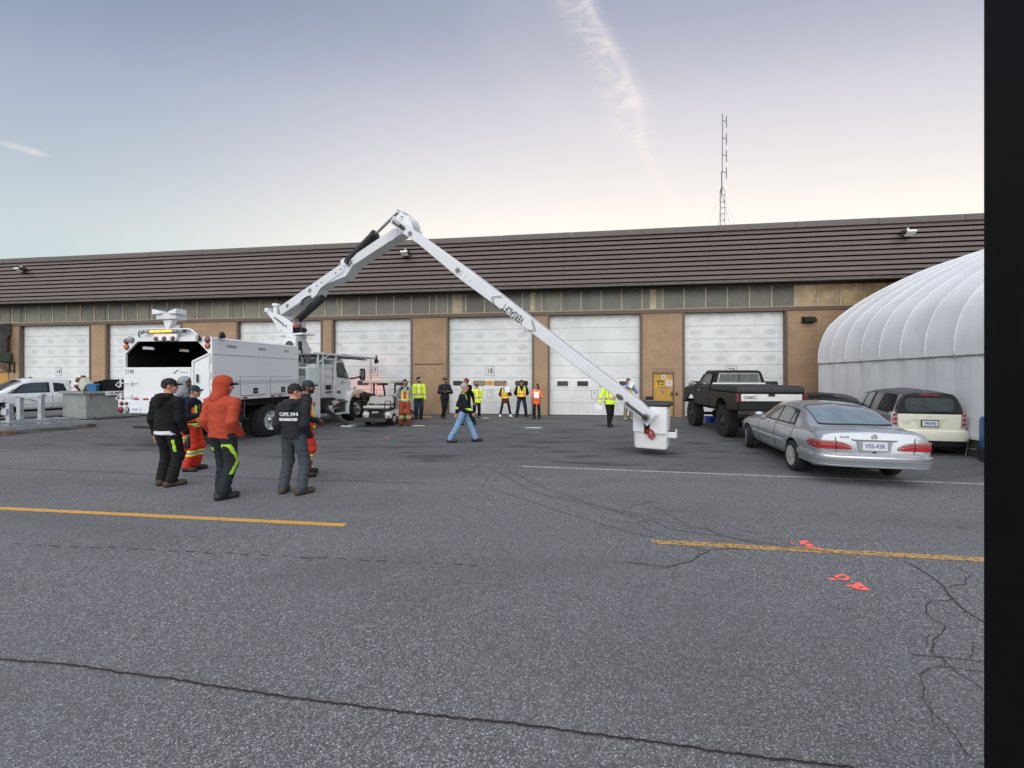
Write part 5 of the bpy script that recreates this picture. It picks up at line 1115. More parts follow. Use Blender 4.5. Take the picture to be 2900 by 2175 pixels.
# ================================================================== lofted car bodies
class Body:                                           # half sections (y, z) from the keel to the roof line, at stations x; smooth in both directions
    def __init__(s, st): s.x = [a for a, _ in st]; s.a = np.array([np.array(p).ravel() for _, p in st]); s.K = len(st[0][1])
    def sec(s, x): return pchip(s.x, s.a, np.atleast_1d(x)).reshape(-1, s.K, 2)
    def P(s, x, k, side=1):
        q = s.sec(x)[0]; y, z = pchip(np.arange(s.K), q, [k])[0]; return Vector((x, side * y, z))
    def Nn(s, x, k, side=1):
        e = .02; x0, x1 = max(s.x[0], x - e), min(s.x[-1], x + e); k0, k1 = max(0, k - .05), min(s.K - 1, k + .05)
        n = (s.P(x1, k, side) - s.P(x0, k, side)).cross(s.P(x, k1, side) - s.P(x, k0, side)); n = n.normalized() * (1 if n.dot(Vector((0, side * 1.0, .6))) > 0 else -1); return n
    def mesh(s, name, m, parent, nx=60, nk=26, cuts=(), cutm=None):
        xs = np.unique(np.concatenate([np.linspace(s.x[0], s.x[-1], nx), s.x])); rings = []
        for q, x in zip(s.sec(xs), xs):
            r = pchip(np.arange(s.K), q, np.linspace(0, s.K - 1, nk))
            rings.append([(x, -y, z) for y, z in r] + [(x, y, z) for y, z in r[::-1][1:-1]])
        mb = MB(); mb.loft(rings); o = mb.build(name, [m, cutm or MATS['inner_black']], parent, smooth=32)
        if cuts:
            cb = MB()
            for (cx, r, y0, y1, zc) in cuts: cb.cyl((cx, y0, zc), (cx, y1, zc), r, n=36)
            c = cb.build('cut', cutm or MATS['inner_black']); 
            b = o.modifiers.new('b', 'BOOLEAN'); b.operation = 'DIFFERENCE'; b.object = c; b.solver = 'EXACT'; b.material_mode = 'TRANSFER'
            par = o.parent; o.parent = None
            dg = bpy.context.evaluated_depsgraph_get(); dg.update(); me = bpy.data.meshes.new_from_object(o.evaluated_get(dg)); o.modifiers.clear(); o.parent = par
            old = o.data; o.data = me; bpy.data.meshes.remove(old); bpy.data.objects.remove(c)
            me.polygons.foreach_set('use_smooth', [True] * len(me.polygons)); me.set_sharp_from_angle(angle=R(32)); me.name = name
        return o
    def patch(s, q, name, m, parent, sides=(1, -1), off=.004, nu=14, nv=8, over=False):   # sheet lying on the body, corners (x, k)
        out = []
        for side in sides:
            rows = []
            for i in range(nu + 1):
                u_ = i / nu; row = []
                for j in range(nv + 1):
                    v_ = j / nv; a = np.array(q[0]) * (1 - u_) + np.array(q[1]) * u_; c = np.array(q[3]) * (1 - u_) + np.array(q[2]) * u_; x, k = a * (1 - v_) + c * v_
                    row.append(s.P(x, k, side) + s.Nn(x, min(k, s.K - 1.02), side) * off)
                rows.append(row)
            mb = MB(); mb.loft(rows, closed=False, caps=False); out.append(mb.build(name, m, parent, smooth=50))
        return out
    def wide(s, x0, x1, k0, name, m, parent, off=.004, nu=10, nv=16, x0e=None, x1e=None, k1e=None):   # screen right across the car; the ends may shift at the edge
        rows = []
        for i in range(nu + 1):
            row = []
            for j in range(-nv, nv + 1):
                t = abs(j) / nv; side = 1 if j >= 0 else -1
                xa = x0 + ((x0e if x0e is not None else x0) - x0) * t * t; xb = x1 + ((x1e if x1e is not None else x1) - x1) * t * t; x = xa + (xb - xa) * i / nu
                ke = k0 + ((k1e if k1e is not None else k0) - k0) * i / nu
                k = (s.K - 1) - (s.K - 1 - ke) * t
                row.append(s.P(x, k, side) + s.Nn(x, min(k, s.K - 1.02), side) * off)
            rows.append(row)
        mb = MB(); mb.loft(rows, closed=False, caps=False); return mb.build(name, m, parent, smooth=60)
def sweep(path, prof, name, m, parent, smooth=35):     # profile (outward, z) carried along a plan path
    Pp = [Vector((*p, 0)) for p in path]; rings = []
    for i, p in enumerate(Pp):
        d = (Pp[min(i + 1, len(Pp) - 1)] - Pp[max(i - 1, 0)]).normalized(); n = Vector((-d.y, d.x, 0))
        rings.append([p + n * o + Vector((0, 0, z)) for o, z in prof])
    mb = MB(); mb.loft(rings); return mb.build(name, m, parent, smooth=smooth)
def smoothpath(pts, n=24): 
    a = np.array(pts, float); return [tuple(v) for v in pchip(np.linspace(0, 1, len(a)), a, np.linspace(0, 1, n))]
def car_wheel(par, x, y, side, r, w, rr, style, rimm, steer=0.0, spokes=15, tm=None, lugs=False):
    R3 = Matrix.Translation((x, y, r)) @ Matrix.Rotation(steer, 4, 'Z')
    mb = MB(); tyre_ring(mb, [(rr - .01, -.01), (rr, 0), (r * .93, 0), (r * .985, .02), (r, .05), (r, w - .05), (r * .985, w - .02), (r * .93, w), (rr, w + .002), (rr - .01, w - .02)], (0, 0, 0), (0, side, 0), 36)
    mb.v = [tuple(R3 @ Vector(v)) for v in mb.v]; wh = mb.build('wheel', tm or rub, par, smooth=35)
    if lugs:
        t_ = MB(); n = 26
        for k in range(n):
            for row in range(3):
                t = 2 * math.pi * (k + .5 * (row % 2)) / n; c_, s_ = math.cos(t), math.sin(t); q = .02 + row * (w - .04) / 3
                t_.beam((c_ * (r - .01), side * q, s_ * (r - .01)), (c_ * (r - .01), side * (q + (w - .04) / 3 - .02), s_ * (r - .01)), .075 * r / .5, .045, up=(c_, 0, s_))
        for k in range(n): t = 2 * math.pi * k / n; c_, s_ = math.cos(t), math.sin(t); t_.beam((c_ * r * .90, side * (w - .005), s_ * r * .90), (c_ * (r + .01), side * (w - .005), s_ * (r + .01)), .06, .02, up=(0, 1, 0))
        t_.v = [tuple(R3 @ Vector(v)) for v in t_.v]; o = t_.build('tread', tm or rub, wh); o['kind'] = 'stuff'
    mb = MB(); mb.lathe([(rr + .004, w + .003), (rr - .012, w - .004), (rr - .02, w - .05), (rr * .5, w - .07), (.001, w - .075)], (0, 0, 0), (0, side, 0), 30); mb.v = [tuple(R3 @ Vector(v)) for v in mb.v]; mb.build('barrel', M('rim_shadow', (.03, .03, .032), .5), wh, smooth=40)
    rm = MB(); tyre_ring(rm, [(rr + .006, w + .004), (rr - .004, w + .008), (rr - .02, w - .002), (rr - .022, w - .02)], (0, 0, 0), (0, side, 0), 32)
    if style == 'spoke':
        for k in range(spokes):
            t = 2 * math.pi * k / spokes; c_, s_ = math.cos(t), math.sin(t); rm.beam((c_ * .04, side * (w - .012), s_ * .04), (c_ * (rr - .008), side * (w - .002), s_ * (rr - .008)), .022, .02, up=(0, 1, 0), w2=.036)
        rm.lathe([(.075, w - .02), (.07, w + .002), (.04, w + .008), (.001, w + .01)], (0, 0, 0), (0, side, 0), 18)
    else:
        rm.lathe([(rr - .03, w - .03), (rr * .6, w - .02), (rr * .45, w + .02), (.001, w + .03)], (0, 0, 0), (0, side, 0), 18)
    rm.v = [tuple(R3 @ Vector(v)) for v in rm.v]; rm.build('rim', rimm, wh, smooth=35); return wh
silver = M('silver_paint', (.40, .425, .46), .24, .5, var=.03, vscale=1.5, coat=.6)
seal = M('black_trim', (.012, .012, .013), .4)
alloy = M('alloy', (.50, .50, .49), .35, .25, var=.1, vscale=20)
def screen_glass(nm, tint, base_tone):                  # car glass: a glossy coat over one opaque base tone
    return M(nm, base_tone, .03, spec=.8, var=.35, vscale=2.0, coat=1.0)
sg = screen_glass('sedan_screen', None, (.16, .20, .225)); sgd = screen_glass('sedan_side_glass', None, (.045, .058, .058))  # rear screen base lightened to paint in the sky's reflection
redlamp = M('red_lamp', (.36, .010, .014), .12, spec=.8, coat=1.0); redclear = M('smoked_lamp', (.30, .12, .11), .12, spec=.8, coat=1.0)
plate = M('car_plate_white', (.58, .60, .64), .35); plateb = M('car_plate_blue', (.09, .12, .26), .4)
def sedan_sections(tail=-1.09):
    lo = [(0, .24), (.70, .24), (.82, .31), (.875, .48), (.895, .66)]
    lot = [(0, .37), (.70, .37), (.82, .40), (.875, .50), (.895, .66)]
    def sec(f, belt, top, l=None): return [(y * f, z) for y, z in (l or lo)] + belt + top
    tr = lambda z, w=1.0: ([(.865 * w, z - .115), (.80 * w, z - .045)], [(.70 * w, z - .012), (.54 * w, z + .004), (0, z + .025)])
    cab = lambda zr: ([(.868, .855), (.815, .925)], [(.635, zr - .14), (.53, zr - .045), (0, zr)])
    st = []
    st.append((tail, sec(.92, *tr(.90, .90), l=lot))); st.append((tail + .025, sec(.955, *tr(.945, .945), l=lot))); st.append((tail + .10, sec(.985, *tr(.975, .98), l=lot))); st.append((tail + .22, sec(1.0, *tr(.99), l=lot)))
    st.append((-.62, sec(1.0, *tr(1.005))))
    st.append((-.55, sec(1.0, [(.868, .875), (.80, .965)], [(.70, 1.005), (.545, 1.03), (0, 1.055)])))
    st.append((-.10, sec(1.0, [(.868, .86), (.81, .94)], [(.665, 1.17), (.545, 1.255), (0, 1.285)])))
    st.append((.28, sec(1.0, *cab(1.405)))); st.append((.42, sec(1.0, *cab(1.425)))); st.append((.90, sec(1.0, *cab(1.445)))); st.append((1.35, sec(1.0, *cab(1.42)))); st.append((1.48, sec(1.0, *cab(1.395))))
    st.append((2.14, sec(1.0, [(.868, .85), (.80, .93)], [(.72, .965), (.56, .99), (0, 1.02)]))); st.append((2.22, sec(1.0, [(.868, .84), (.80, .91)], [(.71, .945), (.55, .965), (0, .99)])))
    st.append((3.0, sec(.985, [(.855, .79), (.79, .85)], [(.66, .89), (.48, .91), (0, .93)]))); st.append((3.5, sec(.93, [(.80, .68), (.74, .73)], [(.60, .76), (.42, .78), (0, .80)]))); st.append((3.68, sec(.80, [(.68, .60), (.62, .64)], [(.50, .66), (.35, .68), (0, .69)])))
    return st
def make_sedan(name, label, loc, rot, paint, scale=1.0, full=True, steer=.0):
    o = thing(name, label, 'car', loc, rot); o.scale = (scale,) * 3
    B = Body(sedan_sections()); rw = .315
    B.mesh('body', paint, o, 66, 30, [(0, .375, .58, 1.2, rw), (0, .375, -1.2, -.58, rw), (2.83, .375, .58, 1.2, rw), (2.83, .375, -1.2, -.58, rw)])
    # glass with its black surround
    B.wide(-.585, .285, 7.62, 'screen_seal', seal, o, .003, x0e=-.50, x1e=.24); B.wide(-.53, .225, 7.72, 'rear_screen', sg if full else M('dark_screen', (.012, .015, .014), .12, spec=.4), o, .007, x0e=-.45, x1e=.19)
    B.wide(1.50, 2.12, 7.62, 'windscreen', sgd, o, .005)
    sealq = [(.06, 6.10), (1.88, 6.10), (1.42, 7.0), (.20, 7.0)]
    B.patch(sealq, 'window_seal', seal, o, off=.004)
    for q in ([(.36, 6.22), (.93, 6.2), (.90, 6.93), (.34, 6.95)], [(1.0, 6.2), (1.78, 6.2), (1.38, 6.94), (.97, 6.94)], [(.16, 6.24), (.32, 6.22), (.30, 6.93), (.26, 6.92)]):
        B.patch(q, 'window', sgd, o, off=.009)
    for y in (.745, -.745):
        for x in (0.0, 2.83): car_wheel(o, x, y - (0 if y > 0 else 0) - (.0), 1 if y > 0 else -1, rw, .20 if False else .165, .20, 'spoke', alloy, steer if x else 0)
    # door seams, side moulding, sill line
    def seam(pts, side, r=.0045, m=seal, nm='panel_gap', off=.002):
        mb = MB(); mb.tube([B.P(x, k, side) + B.Nn(x, k, side) * off for x, k in pts], r, 5); return mb.build(nm, m, o)
    for s in (1, -1):
        seam([(.95, k) for k in np.linspace(2.1, 6.1, 9)], s); seam([(1.95, k) for k in np.linspace(2.1, 5.9, 9)], s); seam([(.02 + .34 * max(0, (4.6 - k) / 2.4), k) for k in np.linspace(2.2, 6.05, 10)], s)
        seam([(x, 2.15) for x in np.linspace(.42, 1.95, 8)], s)
        mb = MB(); rows = [[B.P(x, k, s) + B.Nn(x, k, s) * d for k, d in ((3.05, .002), (3.15, .012), (3.55, .012), (3.65, .002))] for x in np.linspace(.46, 2.40, 12)]
        mb.loft(rows); mb.build('side_moulding', paint, o, smooth=30)
        for x in (.18, 1.12):
            mb = MB(); mb.tube([B.P(x + d, 5.05, s) + B.Nn(x, 5.05, s) * h for d, h in ((0, .004), (.02, .03), (.16, .03), (.18, .004))], .011, 6); mb.build('door_handle', paint, o)
        p = B.P(1.72, 6.1, s); mb = MB(); mb.ball((p.x + .02, p.y + s * .14, p.z + .09), .085, 12, 8, sc=(.65, 1.25, .8)); mb.beam((p.x, p.y, p.z + .03), (p.x + .02, p.y + s * .10, p.z + .06), .05, .05); mb.build('mirror', paint, o, smooth=60)
    xr = -1.095
    ring = lambda x: [tuple(B.P(x, k, 1)) for k in ()]
    # bumper
    path = smoothpath([(-.42, -.915), (-.80, -.905), (-1.06, -.835), (-1.16, -.62), (-1.19, 0), (-1.16, .62), (-1.06, .835), (-.80, .905), (-.42, .915)], 40)
    sweep(path, [(.0, .37), (-.02, .355), (.0, .355), (.012, .375), (.030, .46), (.032, .545), (-.05, .60), (-.05, .37)], 'rear_bumper', paint, o, smooth=28)
    sweep(path, [(.028, .455), (.050, .462), (.054, .505), (.048, .548), (.026, .556)], 'bumper_rubbing_strip', M('bright_silver', (.60, .61, .63), .15, .8), o)
    sweep(path, [(.012, .356), (.022, .356), (.022, .370), (.012, .370)], 'bumper_lip', M('bright_silver', (.60, .61, .63), .15, .8), o)
    mb = MB(); mb.box((-1.0, -.68, .31), (-.40, .68, .38)); mb.build('underbody', MATS['inner_black'], o)
    mb = MB(); mb.box((-.3, -.62, .16), (3.4, .62, .25)); mb.build('floor_pan', MATS['inner_black'], o)
    # lamps wrapped round the corner
    def wrap(pts, nm, m, s, off):
        rows = [[(x, s * y, z0), (x - off * .2, s * (y + off * .2), z1)] for x, y, z0, z1 in pts]; mb = MB()
        r2 = []
        for i, (x, y, z0, z1) in enumerate(pts):
            a = pts[max(i - 1, 0)]; c = pts[min(i + 1, len(pts) - 1)]; d = Vector((c[0] - a[0], c[1] - a[1], 0)).normalized(); n = Vector((-d.y, d.x, 0)); n = n if n.dot(Vector((-1, .4, 0))) > 0 else -n
            zz = [z0 + (z1 - z0) * t for t in (0, .08, .5, .92, 1)]; oo = [0, off * .8, off, off * .8, 0]
            r2.append([(x + n.x * q, s * (y + n.y * q), z) for z, q in zip(zz, oo)])
        mb.loft(r2, closed=True); return mb.build(nm, m, o, smooth=35)
    def yat(x, z):
        q = B.sec(x)[0]; kk = np.linspace(2.5, 6.5, 80); r_ = pchip(np.arange(B.K), q, kk); return float(np.interp(z, r_[:, 1], r_[:, 0]))
    cor = [(x, yat(x, .73), a, c) for x, a, c in ((-.70, .735, .742), (-.74, .69, .775), (-.80, .665, .80), (-.86, .657, .81), (-.92, .654, .815), (-.98, .652, .815), (-1.03, .65, .815), (-1.065, .65, .815), (-1.085, .65, .815))] + [(-1.0935, yat(-1.09, .73) - .02, .65, .815), (-1.096, .72, .65, .812), (-1.096, .66, .65, .81), (-1.096, .605, .65, .805)]
    inn = smoothpath([(-1.098, .590, .65, .805), (-1.10, .50, .65, .79), (-1.10, .42, .65, .755), (-1.10, .355, .66, .70)], 12)
    for s in (1, -1):
        lampm = wrap([(x, y, a, a + (c - a) * .62) for x, y, a, c in cor], 'tail_lamp', redlamp, s, .018); wrap([(x, y, a, a + (c - a) * .62) for x, y, a, c in inn], 'tail_lamp', redlamp, s, .018)
        wrap([(x, y, a + (c - a) * .63, c) for x, y, a, c in cor], 'turn_lamp', redclear, s, .017); wrap([(x, y, a + (c - a) * .63, c) for x, y, a, c in inn], 'turn_lamp', redclear, s, .017)
        for f_ in (.30,):
            wrap([(x, y, a + (c - a) * f_, a + (c - a) * (f_ + .035)) for x, y, a, c in cor], 'lamp_rib', M('lamp_dark', (.12, .004, .006), .3), s, .0205); wrap([(x, y, a + (c - a) * f_, a + (c - a) * (f_ + .035)) for x, y, a, c in inn], 'lamp_rib', M('lamp_dark', (.12, .004, .006), .3), s, .0205)
        mb = MB(); mb.tube([(-1.0935, s * .595, .60), (-1.10, s * .60, .82), (-1.09, s * .61, .88), (-.98, s * .64, .968), (-.62, s * .66, .995)], .0045, 5); mb.build('boot_gap', seal, o)
    if full:
        mb = MB(); mb.prism([(-1.095, .33, .845), (-1.095, -.33, .845), (-1.095, -.33, .815), (-1.095, -.27, .80), (-1.095, -.24, .635), (-1.095, -.20, .625), (-1.095, .20, .625), (-1.095, .24, .635), (-1.095, .27, .80), (-1.095, .33, .815)], (-.012, 0, 0)); mb.build('plate_surround', paint, o, bevel=.004)
        mb = MB(); mb.box((-1.122, -.345, .822), (-1.097, .345, .852)); mb.build('grip_strip', M('bright_silver', (.60, .61, .63), .15, .8), o, bevel=.008)
        mb = MB(); mb.box((-1.116, -.19, .645), (-1.109, .19, .80)); pl = mb.build('licence_plate', plate, o, bevel=.006)
        text_mesh('VS5-43R', .105, plateb, 'lettering', pl, frame4((-1.1175, 0, .722), (0, -1, 0), (0, 0, 1)), .0006, .84, .002)
        mb = MB(); mb.lathe([(.024, 0), (.024, .012), (.001, .012)], (-1.10, 0, .605), (-1, 0, 0), 14); mb.build('lock', seal, o)
        bm2 = MB(); 
        for i in range(24):
            t0, t1 = 2 * math.pi * i / 24, 2 * math.pi * (i + 1) / 24; bm2.prism([(-1.098 + .3 * 0, r_ * math.cos(t), .895 + r_ * math.sin(t)) for r_, t in ((.044, t0), (.044, t1), (.038, t1), (.038, t0))], (-.012, 0, 0))
        for a in (90, 210, 330): bm2.beam((-1.104, 0, .895), (-1.104, .04 * math.cos(R(a)), .895 + .04 * math.sin(R(a))), .009, .009, up=(1, 0, 0))
        e = bm2.build('badge', chrome, o)
        text_mesh('E320', .055, chrome, 'lettering', o, frame4((-1.105, .46, .875), (0, -1, 0), (0, 0, 1)), .003, 1.3)
        # cabin seen through the rear screen: parcel shelf, head rests
    return o
make_sedan('silver_sedan', 'silver four door sedan parked at an angle in front of the black pickup', (6.31, 7.73, 0), math.atan2(.972, .236), silver, .93, True, -.25)
dg_ = M('dark_green_paint', (.008, .011, .009), .45, spec=.3, coat=.08)
dc = make_sedan('dark_sedan', 'dark car mostly hidden behind the silver sedan, only its roof showing', (9.15, 11.4, 0), math.atan2(.965, .262), dg_, .94, False)
mb = MB(); mb.cyl((-.2, .55, 1.0), (-.36, .55, 1.42), .006, n=5); mb.build('aerial', seal, dc)
# ================================================================== lifted black pickup
pkb = M('dull_black_paint', (.0085, .008, .008), .48, var=.3, vscale=3, dirt=.035, spec=.35); pkd = M('pickup_underside', (.03, .022, .018), .8, var=.5, vscale=5, dirt=.4)
pka = math.atan2(.995, .102)
pk = thing('lifted_pickup', 'old black lifted pickup with big mud tyres and bright tailgate band', 'pickup truck', (7.32, 12.25, 0), pka); pk.scale = (.93, .93, .93)
def pk_side(pts, y0, y1, nm, m, bevel=.02): mb = MB(); mb.prism([(x, y0, z) for x, z in pts], (0, y1 - y0, 0)); return mb.build(nm, m, pk, bevel=bevel)
rw = .505
def arcp(cx, cz, r, a0, a1, n=9): return [(cx + r * math.cos(R(a0 + (a1 - a0) * i / n)), cz + r * math.sin(R(a0 + (a1 - a0) * i / n))) for i in range(n + 1)]
for s in (1, -1):
    y0, y1 = (.92, .99) if s > 0 else (-.99, -.92)
    bed = [(-1.12, .95), (-.49, .92)] + arcp(0, .80, .48, 165, 15, 10) + [(.49, .92), (.98, .94), (.98, 1.48), (-1.12, 1.47)]
    pk_side(bed, y0, y1, 'bed_side', pkb)
    frt = [(2.42, .94), (2.47, .92)] + arcp(2.98, .80, .48, 165, 15, 10) + [(3.60, .94), (3.80, .98), (3.82, 1.38), (3.74, 1.52), (2.42, 1.60)]
    pk_side(frt, y0, y1, 'wing', pkb)
    pk_side([(1.02, .92), (2.40, .92), (2.40, 1.64), (1.02, 1.64)], y0, y1, 'door', pkb)
    mb = MB(); mb.box((-1.0, y0 - .002 if s < 0 else y1 - .005, 1.28), (3.7, y0 + .005 if s < 0 else y1 + .002, 1.295)); mb.build('side_crease', pkb, pk)
    mb = MB(); mb.box((1.9, (y1 + .002 if s > 0 else y0 - .03), 1.45), (2.0, (y1 + .03 if s > 0 else y0 - .002), 1.48)); mb.build('door_handle', chrome, pk)
    mb = MB(); mb.beam((2.25, s * 1.0, 1.70), (2.28, s * 1.18, 1.72), .03, .03); mb.box((2.25, s * 1.18 - .11, 1.63), (2.31, s * 1.18 + .11, 1.86)); mb.build('mirror', chrome, pk, bevel=.01)
    for x in (0, 2.98): car_wheel(pk, x, s * .62, s, rw, .34, .22, 'dish', M('black_wheel', (.02, .02, .022), .4), lugs=True)
    mb = MB(); mb.lathe([(.50, 0), (.50, .02), (.49, .5)], (0, s * .92, .80), (0, -s, 0), 20); mb.build('arch_liner', pkd, pk)
# cab upper
def cabr(x, zb, zt, wb, wt): 
    q = [(x, -wb, zb), (x, -wt, zt - .10), (x, -wt + .03, zt - .04), (x, -wt + .12, zt), (x, wt - .12, zt), (x, wt - .03, zt - .04), (x, wt, zt - .10), (x, wb, zb)]; return q
mb = MB(); mb.loft([cabr(.99, 1.60, 2.16, .93, .76), cabr(1.02, 1.60, 2.19, .93, .77), cabr(1.95, 1.60, 2.21, .93, .77), cabr(2.06, 1.60, 2.17, .93, .76), cabr(2.46, 1.60, 1.70, .93, .84)]); mb.build('cab', pkb, pk, smooth=30)
mb = MB(); mb.box((1.0, -.92, .93), (2.42, .92, 1.62)); mb.build('cab_lower', pkb, pk)
bk = [(-.74, 1.765), (.74, 1.765), (.66, 2.10), (-.66, 2.10)]
mb = MB(); mb.prism([(.984 + .0 * z, y, z) for y, z in bk], (-.008, 0, 0)); mb.build('window_seal', M('bright_trim', (.45, .45, .45), .3, .7), pk)
pg = M('pickup_glass', (.11, .125, .115), .05, spec=.8, var=.4, vscale=3, coat=1.0)
for y0, y1 in ((-.69, -.30), (-.285, -.02), (.02, .285), (.30, .69)):
    def yy(y, z): return y * (1 - .10 * (z - 1.73) / .33)
    mb = MB(); mb.prism([(.974, yy(y0, 1.785), 1.785), (.974, yy(y1, 1.785), 1.785), (.974, yy(y1, 2.06), 2.06), (.974, yy(y0, 2.06), 2.06)], (-.006, 0, 0)); mb.build('window', pg, pk)
mb = MB(); mb.box((.970, -.015, 1.78), (.982, .015, 2.07)); mb.build('window_bar', seal, pk)
for s in (1, -1):
    mb = MB(); mb.prism([(1.12, s * .915, 1.70), (2.28, s * .915, 1.70), (2.02, s * .81, 2.06), (1.15, s * .81, 2.06)], (0, s * .012, 0)); mb.build('side_window', pg if s < 0 else M('pickup_glass_dark', (.02, .022, .022), .05, spec=.8), pk)
mb = MB(); mb.box((.965, -.88, 1.705), (.985, .88, 1.758)); mb.build('cab_back_band', M('band_white', (.74, .74, .73), .35, var=.06), pk, bevel=.006)
mb = MB(); mb.box((2.46, -.92, 1.25), (3.74, .92, 1.57)); mb.build('bonnet', pkb, pk, bevel=.04)
mb = MB(); mb.box((-1.05, -.90, .95), (.96, .90, 1.02)); mb.build('bed_floor', pkd, pk)
mb = MB(); mb.prism([(-1.13, -.97, 1.475), (-1.10, -.97, 1.66), (-1.00, -.97, 1.69), (.96, -.97, 1.70), (.97, -.97, 1.485)], (0, 1.94, 0)); mb.build('bed_cover', M('vinyl_black', (.02, .02, .022), .55, bump=.3, bscale=20), pk, bevel=.05)
# tailgate
mb = MB(); mb.box((-1.135, -.91, .96), (-1.075, .91, 1.465)); tg = mb.build('tailgate', pkb, pk, bevel=.012)
mb = MB(); mb.box((-1.152, -.86, 1.235), (-1.136, .86, 1.445)); bd = mb.build('tailgate_band', M('band_bright', (.72, .71, .69), .35, .25, var=.05), tg, bevel=.006)
mb = MB(); mb.box((-1.158, -.10, 1.375), (-1.1525, .09, 1.45)); mb.build('tailgate_handle', blk, tg, bevel=.006)
text_mesh('GMC', .13, M('badge_grey', (.20, .18, .18), .4), 'lettering', tg, frame4((-1.154, .60, 1.34), (0, -1, 0), (0, 0, 1)), .004, 1.35, .004)
for s in (1, -1):
    mb = MB(); mb.box((-1.15, s * .955 - .05, 1.20), (-1.10, s * .955 + .04, 1.45)); tl_ = mb.build('tail_lamp', M('old_red_lens', (.16, .010, .014), .2, spec=.6), pk, bevel=.012)
mb = MB(); mb.box((-1.25, -.95, .82), (-1.10, .95, .94)); mb.build('rear_bumper', pkd, pk, bevel=.015)
mb = MB(); mb.box((-1.08, -.85, .72), (-.9, .85, .95)); mb.build('rear_crossmember', pkd, pk)
mb = MB()
mb.box((-1.0, -.45, .75), (3.7, -.37, .92)); mb.box((-1.0, .37, .75), (3.7, .45, .92))
o = mb.build('frame_rails', pkd, pk); o['kind'] = 'stuff'
for x in (0, 2.98): mb = MB(); mb.cyl((x, -.62, rw), (x, .62, rw), .06, n=10); mb.ball((x, 0, rw), .16, 12, 8); mb.build('axle', pkd, pk, smooth=40)
for s in (1, -1): mb = MB(); mb.tube([(-.7, s * .41, .86), (-.4, s * .41, .62), (0, s * .41, .56), (.4, s * .41, .62), (.75, s * .41, .86)], .035, 6); mb.build('leaf_spring', pkd, pk)
mb = MB(); mb.beam((3.78, -.95, .98), (3.78, .95, .98), .12, .14); mb.tube([(3.80, .75, .98), (3.80, 1.02, .98)], .06, 8); mb.build('front_bumper', blk, pk)
# ================================================================== little cream and silver car
cream = M('cream_paint', (.74, .735, .60), .3, var=.03, coat=.5); greyp = M('grey_silver_paint', (.27, .27, .28), .32, .5, coat=.5)
sma = math.atan2(.973, .231)
lfv = Vector((-.973, .231, 0)); sc_ = Vector((10.57, 9.72, 0)) + lfv * .70
sm = thing('small_car', 'tiny cream and silver two seat hatchback beside the fabric shelter', 'car', sc_, sma)
def ssec(w, zs, top): return [(0, .22), (.60 * w, .22), (.70 * w, .30), (.745 * w, .48), (.755 * w, .66)] + top
st = [(-.42, ssec(.92, 0, [(.70, .86), (.66, .92), (.57, 1.10), (.49, 1.24), (0, 1.30)])),
      (-.40, ssec(.96, 0, [(.725, .86), (.69, .94), (.58, 1.18), (.50, 1.34), (0, 1.40)])),
      (-.30, ssec(.99, 0, [(.745, .86), (.715, .95), (.59, 1.24), (.49, 1.41), (0, 1.485)])),
      (-.10, ssec(1.0, 0, [(.75, .86), (.72, .96), (.60, 1.28), (.49, 1.45), (0, 1.53)])),
      (.45, ssec(1.0, 0, [(.75, .86), (.715, .96), (.60, 1.30), (.49, 1.48), (0, 1.555)])),
      (.95, ssec(1.0, 0, [(.75, .85), (.71, .95), (.59, 1.27), (.47, 1.43), (0, 1.50)])),
      (1.55, ssec(.98, 0, [(.73, .80), (.69, .88), (.62, .96), (.52, 1.0), (0, 1.03)])),
      (1.95, ssec(.93, 0, [(.68, .66), (.64, .72), (.56, .78), (.44, .82), (0, .85)])), (2.10, ssec(.80, 0, [(.56, .55), (.52, .60), (.44, .64), (.34, .66), (0, .68)]))]
SB = Body(st)
SB.mesh('body', cream, sm, 46, 26, [(0, .34, .46, 1.2, .29), (0, .34, -1.2, -.46, .29), (1.81, .34, .46, 1.2, .29), (1.81, .34, -1.2, -.46, .29)])
# silver safety cell: pillars, roof and the band behind the door
me = sm.children[0].data; me.materials.append(greyp); gi = len(me.materials) - 1
for p_ in me.polygons:
    c_ = p_.center
    if p_.material_index == 0 and (c_.z > .94 or (-.415 < c_.x < .46 - (c_.z - .6) * .15 and abs(c_.y) > .45 and c_.z > .40)) and not (c_.x > 1.48): p_.material_index = gi

SB.patch([(-.30, 7.95), (1.02, 7.95), (1.02, 8.98), (-.34, 8.98)], 'roof', M('dark_grey_roof', (.09, .09, .095), .35, .3), sm, off=.004)
SB.patch([(.55, 6.8), (1.65, 6.6), (1.05, 8.0), (.50, 8.0)], 'side_arch', greyp, sm, off=.0045)
smg = M('small_car_glass', (.030, .042, .040), .04, spec=.8, var=.5, vscale=2.5, coat=1.0)
SB.patch([(.42, 6.15), (1.50, 6.15), (1.05, 7.75), (.40, 7.75)], 'window_seal', seal, sm, off=.006); smw = M('small_car_side_glass', (.10, .135, .122), .04, spec=.8, var=.3, vscale=2, coat=1.0); SB.patch([(.80, 6.25), (1.42, 6.25), (1.05, 7.6), (.78, 7.6)], 'window', smw, sm, off=.010); SB.patch([(.48, 6.25), (.74, 6.25), (.72, 7.6), (.46, 7.6)], 'window', smw, sm, off=.010)
SB.patch([(-.385, 6.05), (.16, 6.2), (.12, 7.7), (-.30, 7.85)], 'quarter_window', seal, sm, off=.006)
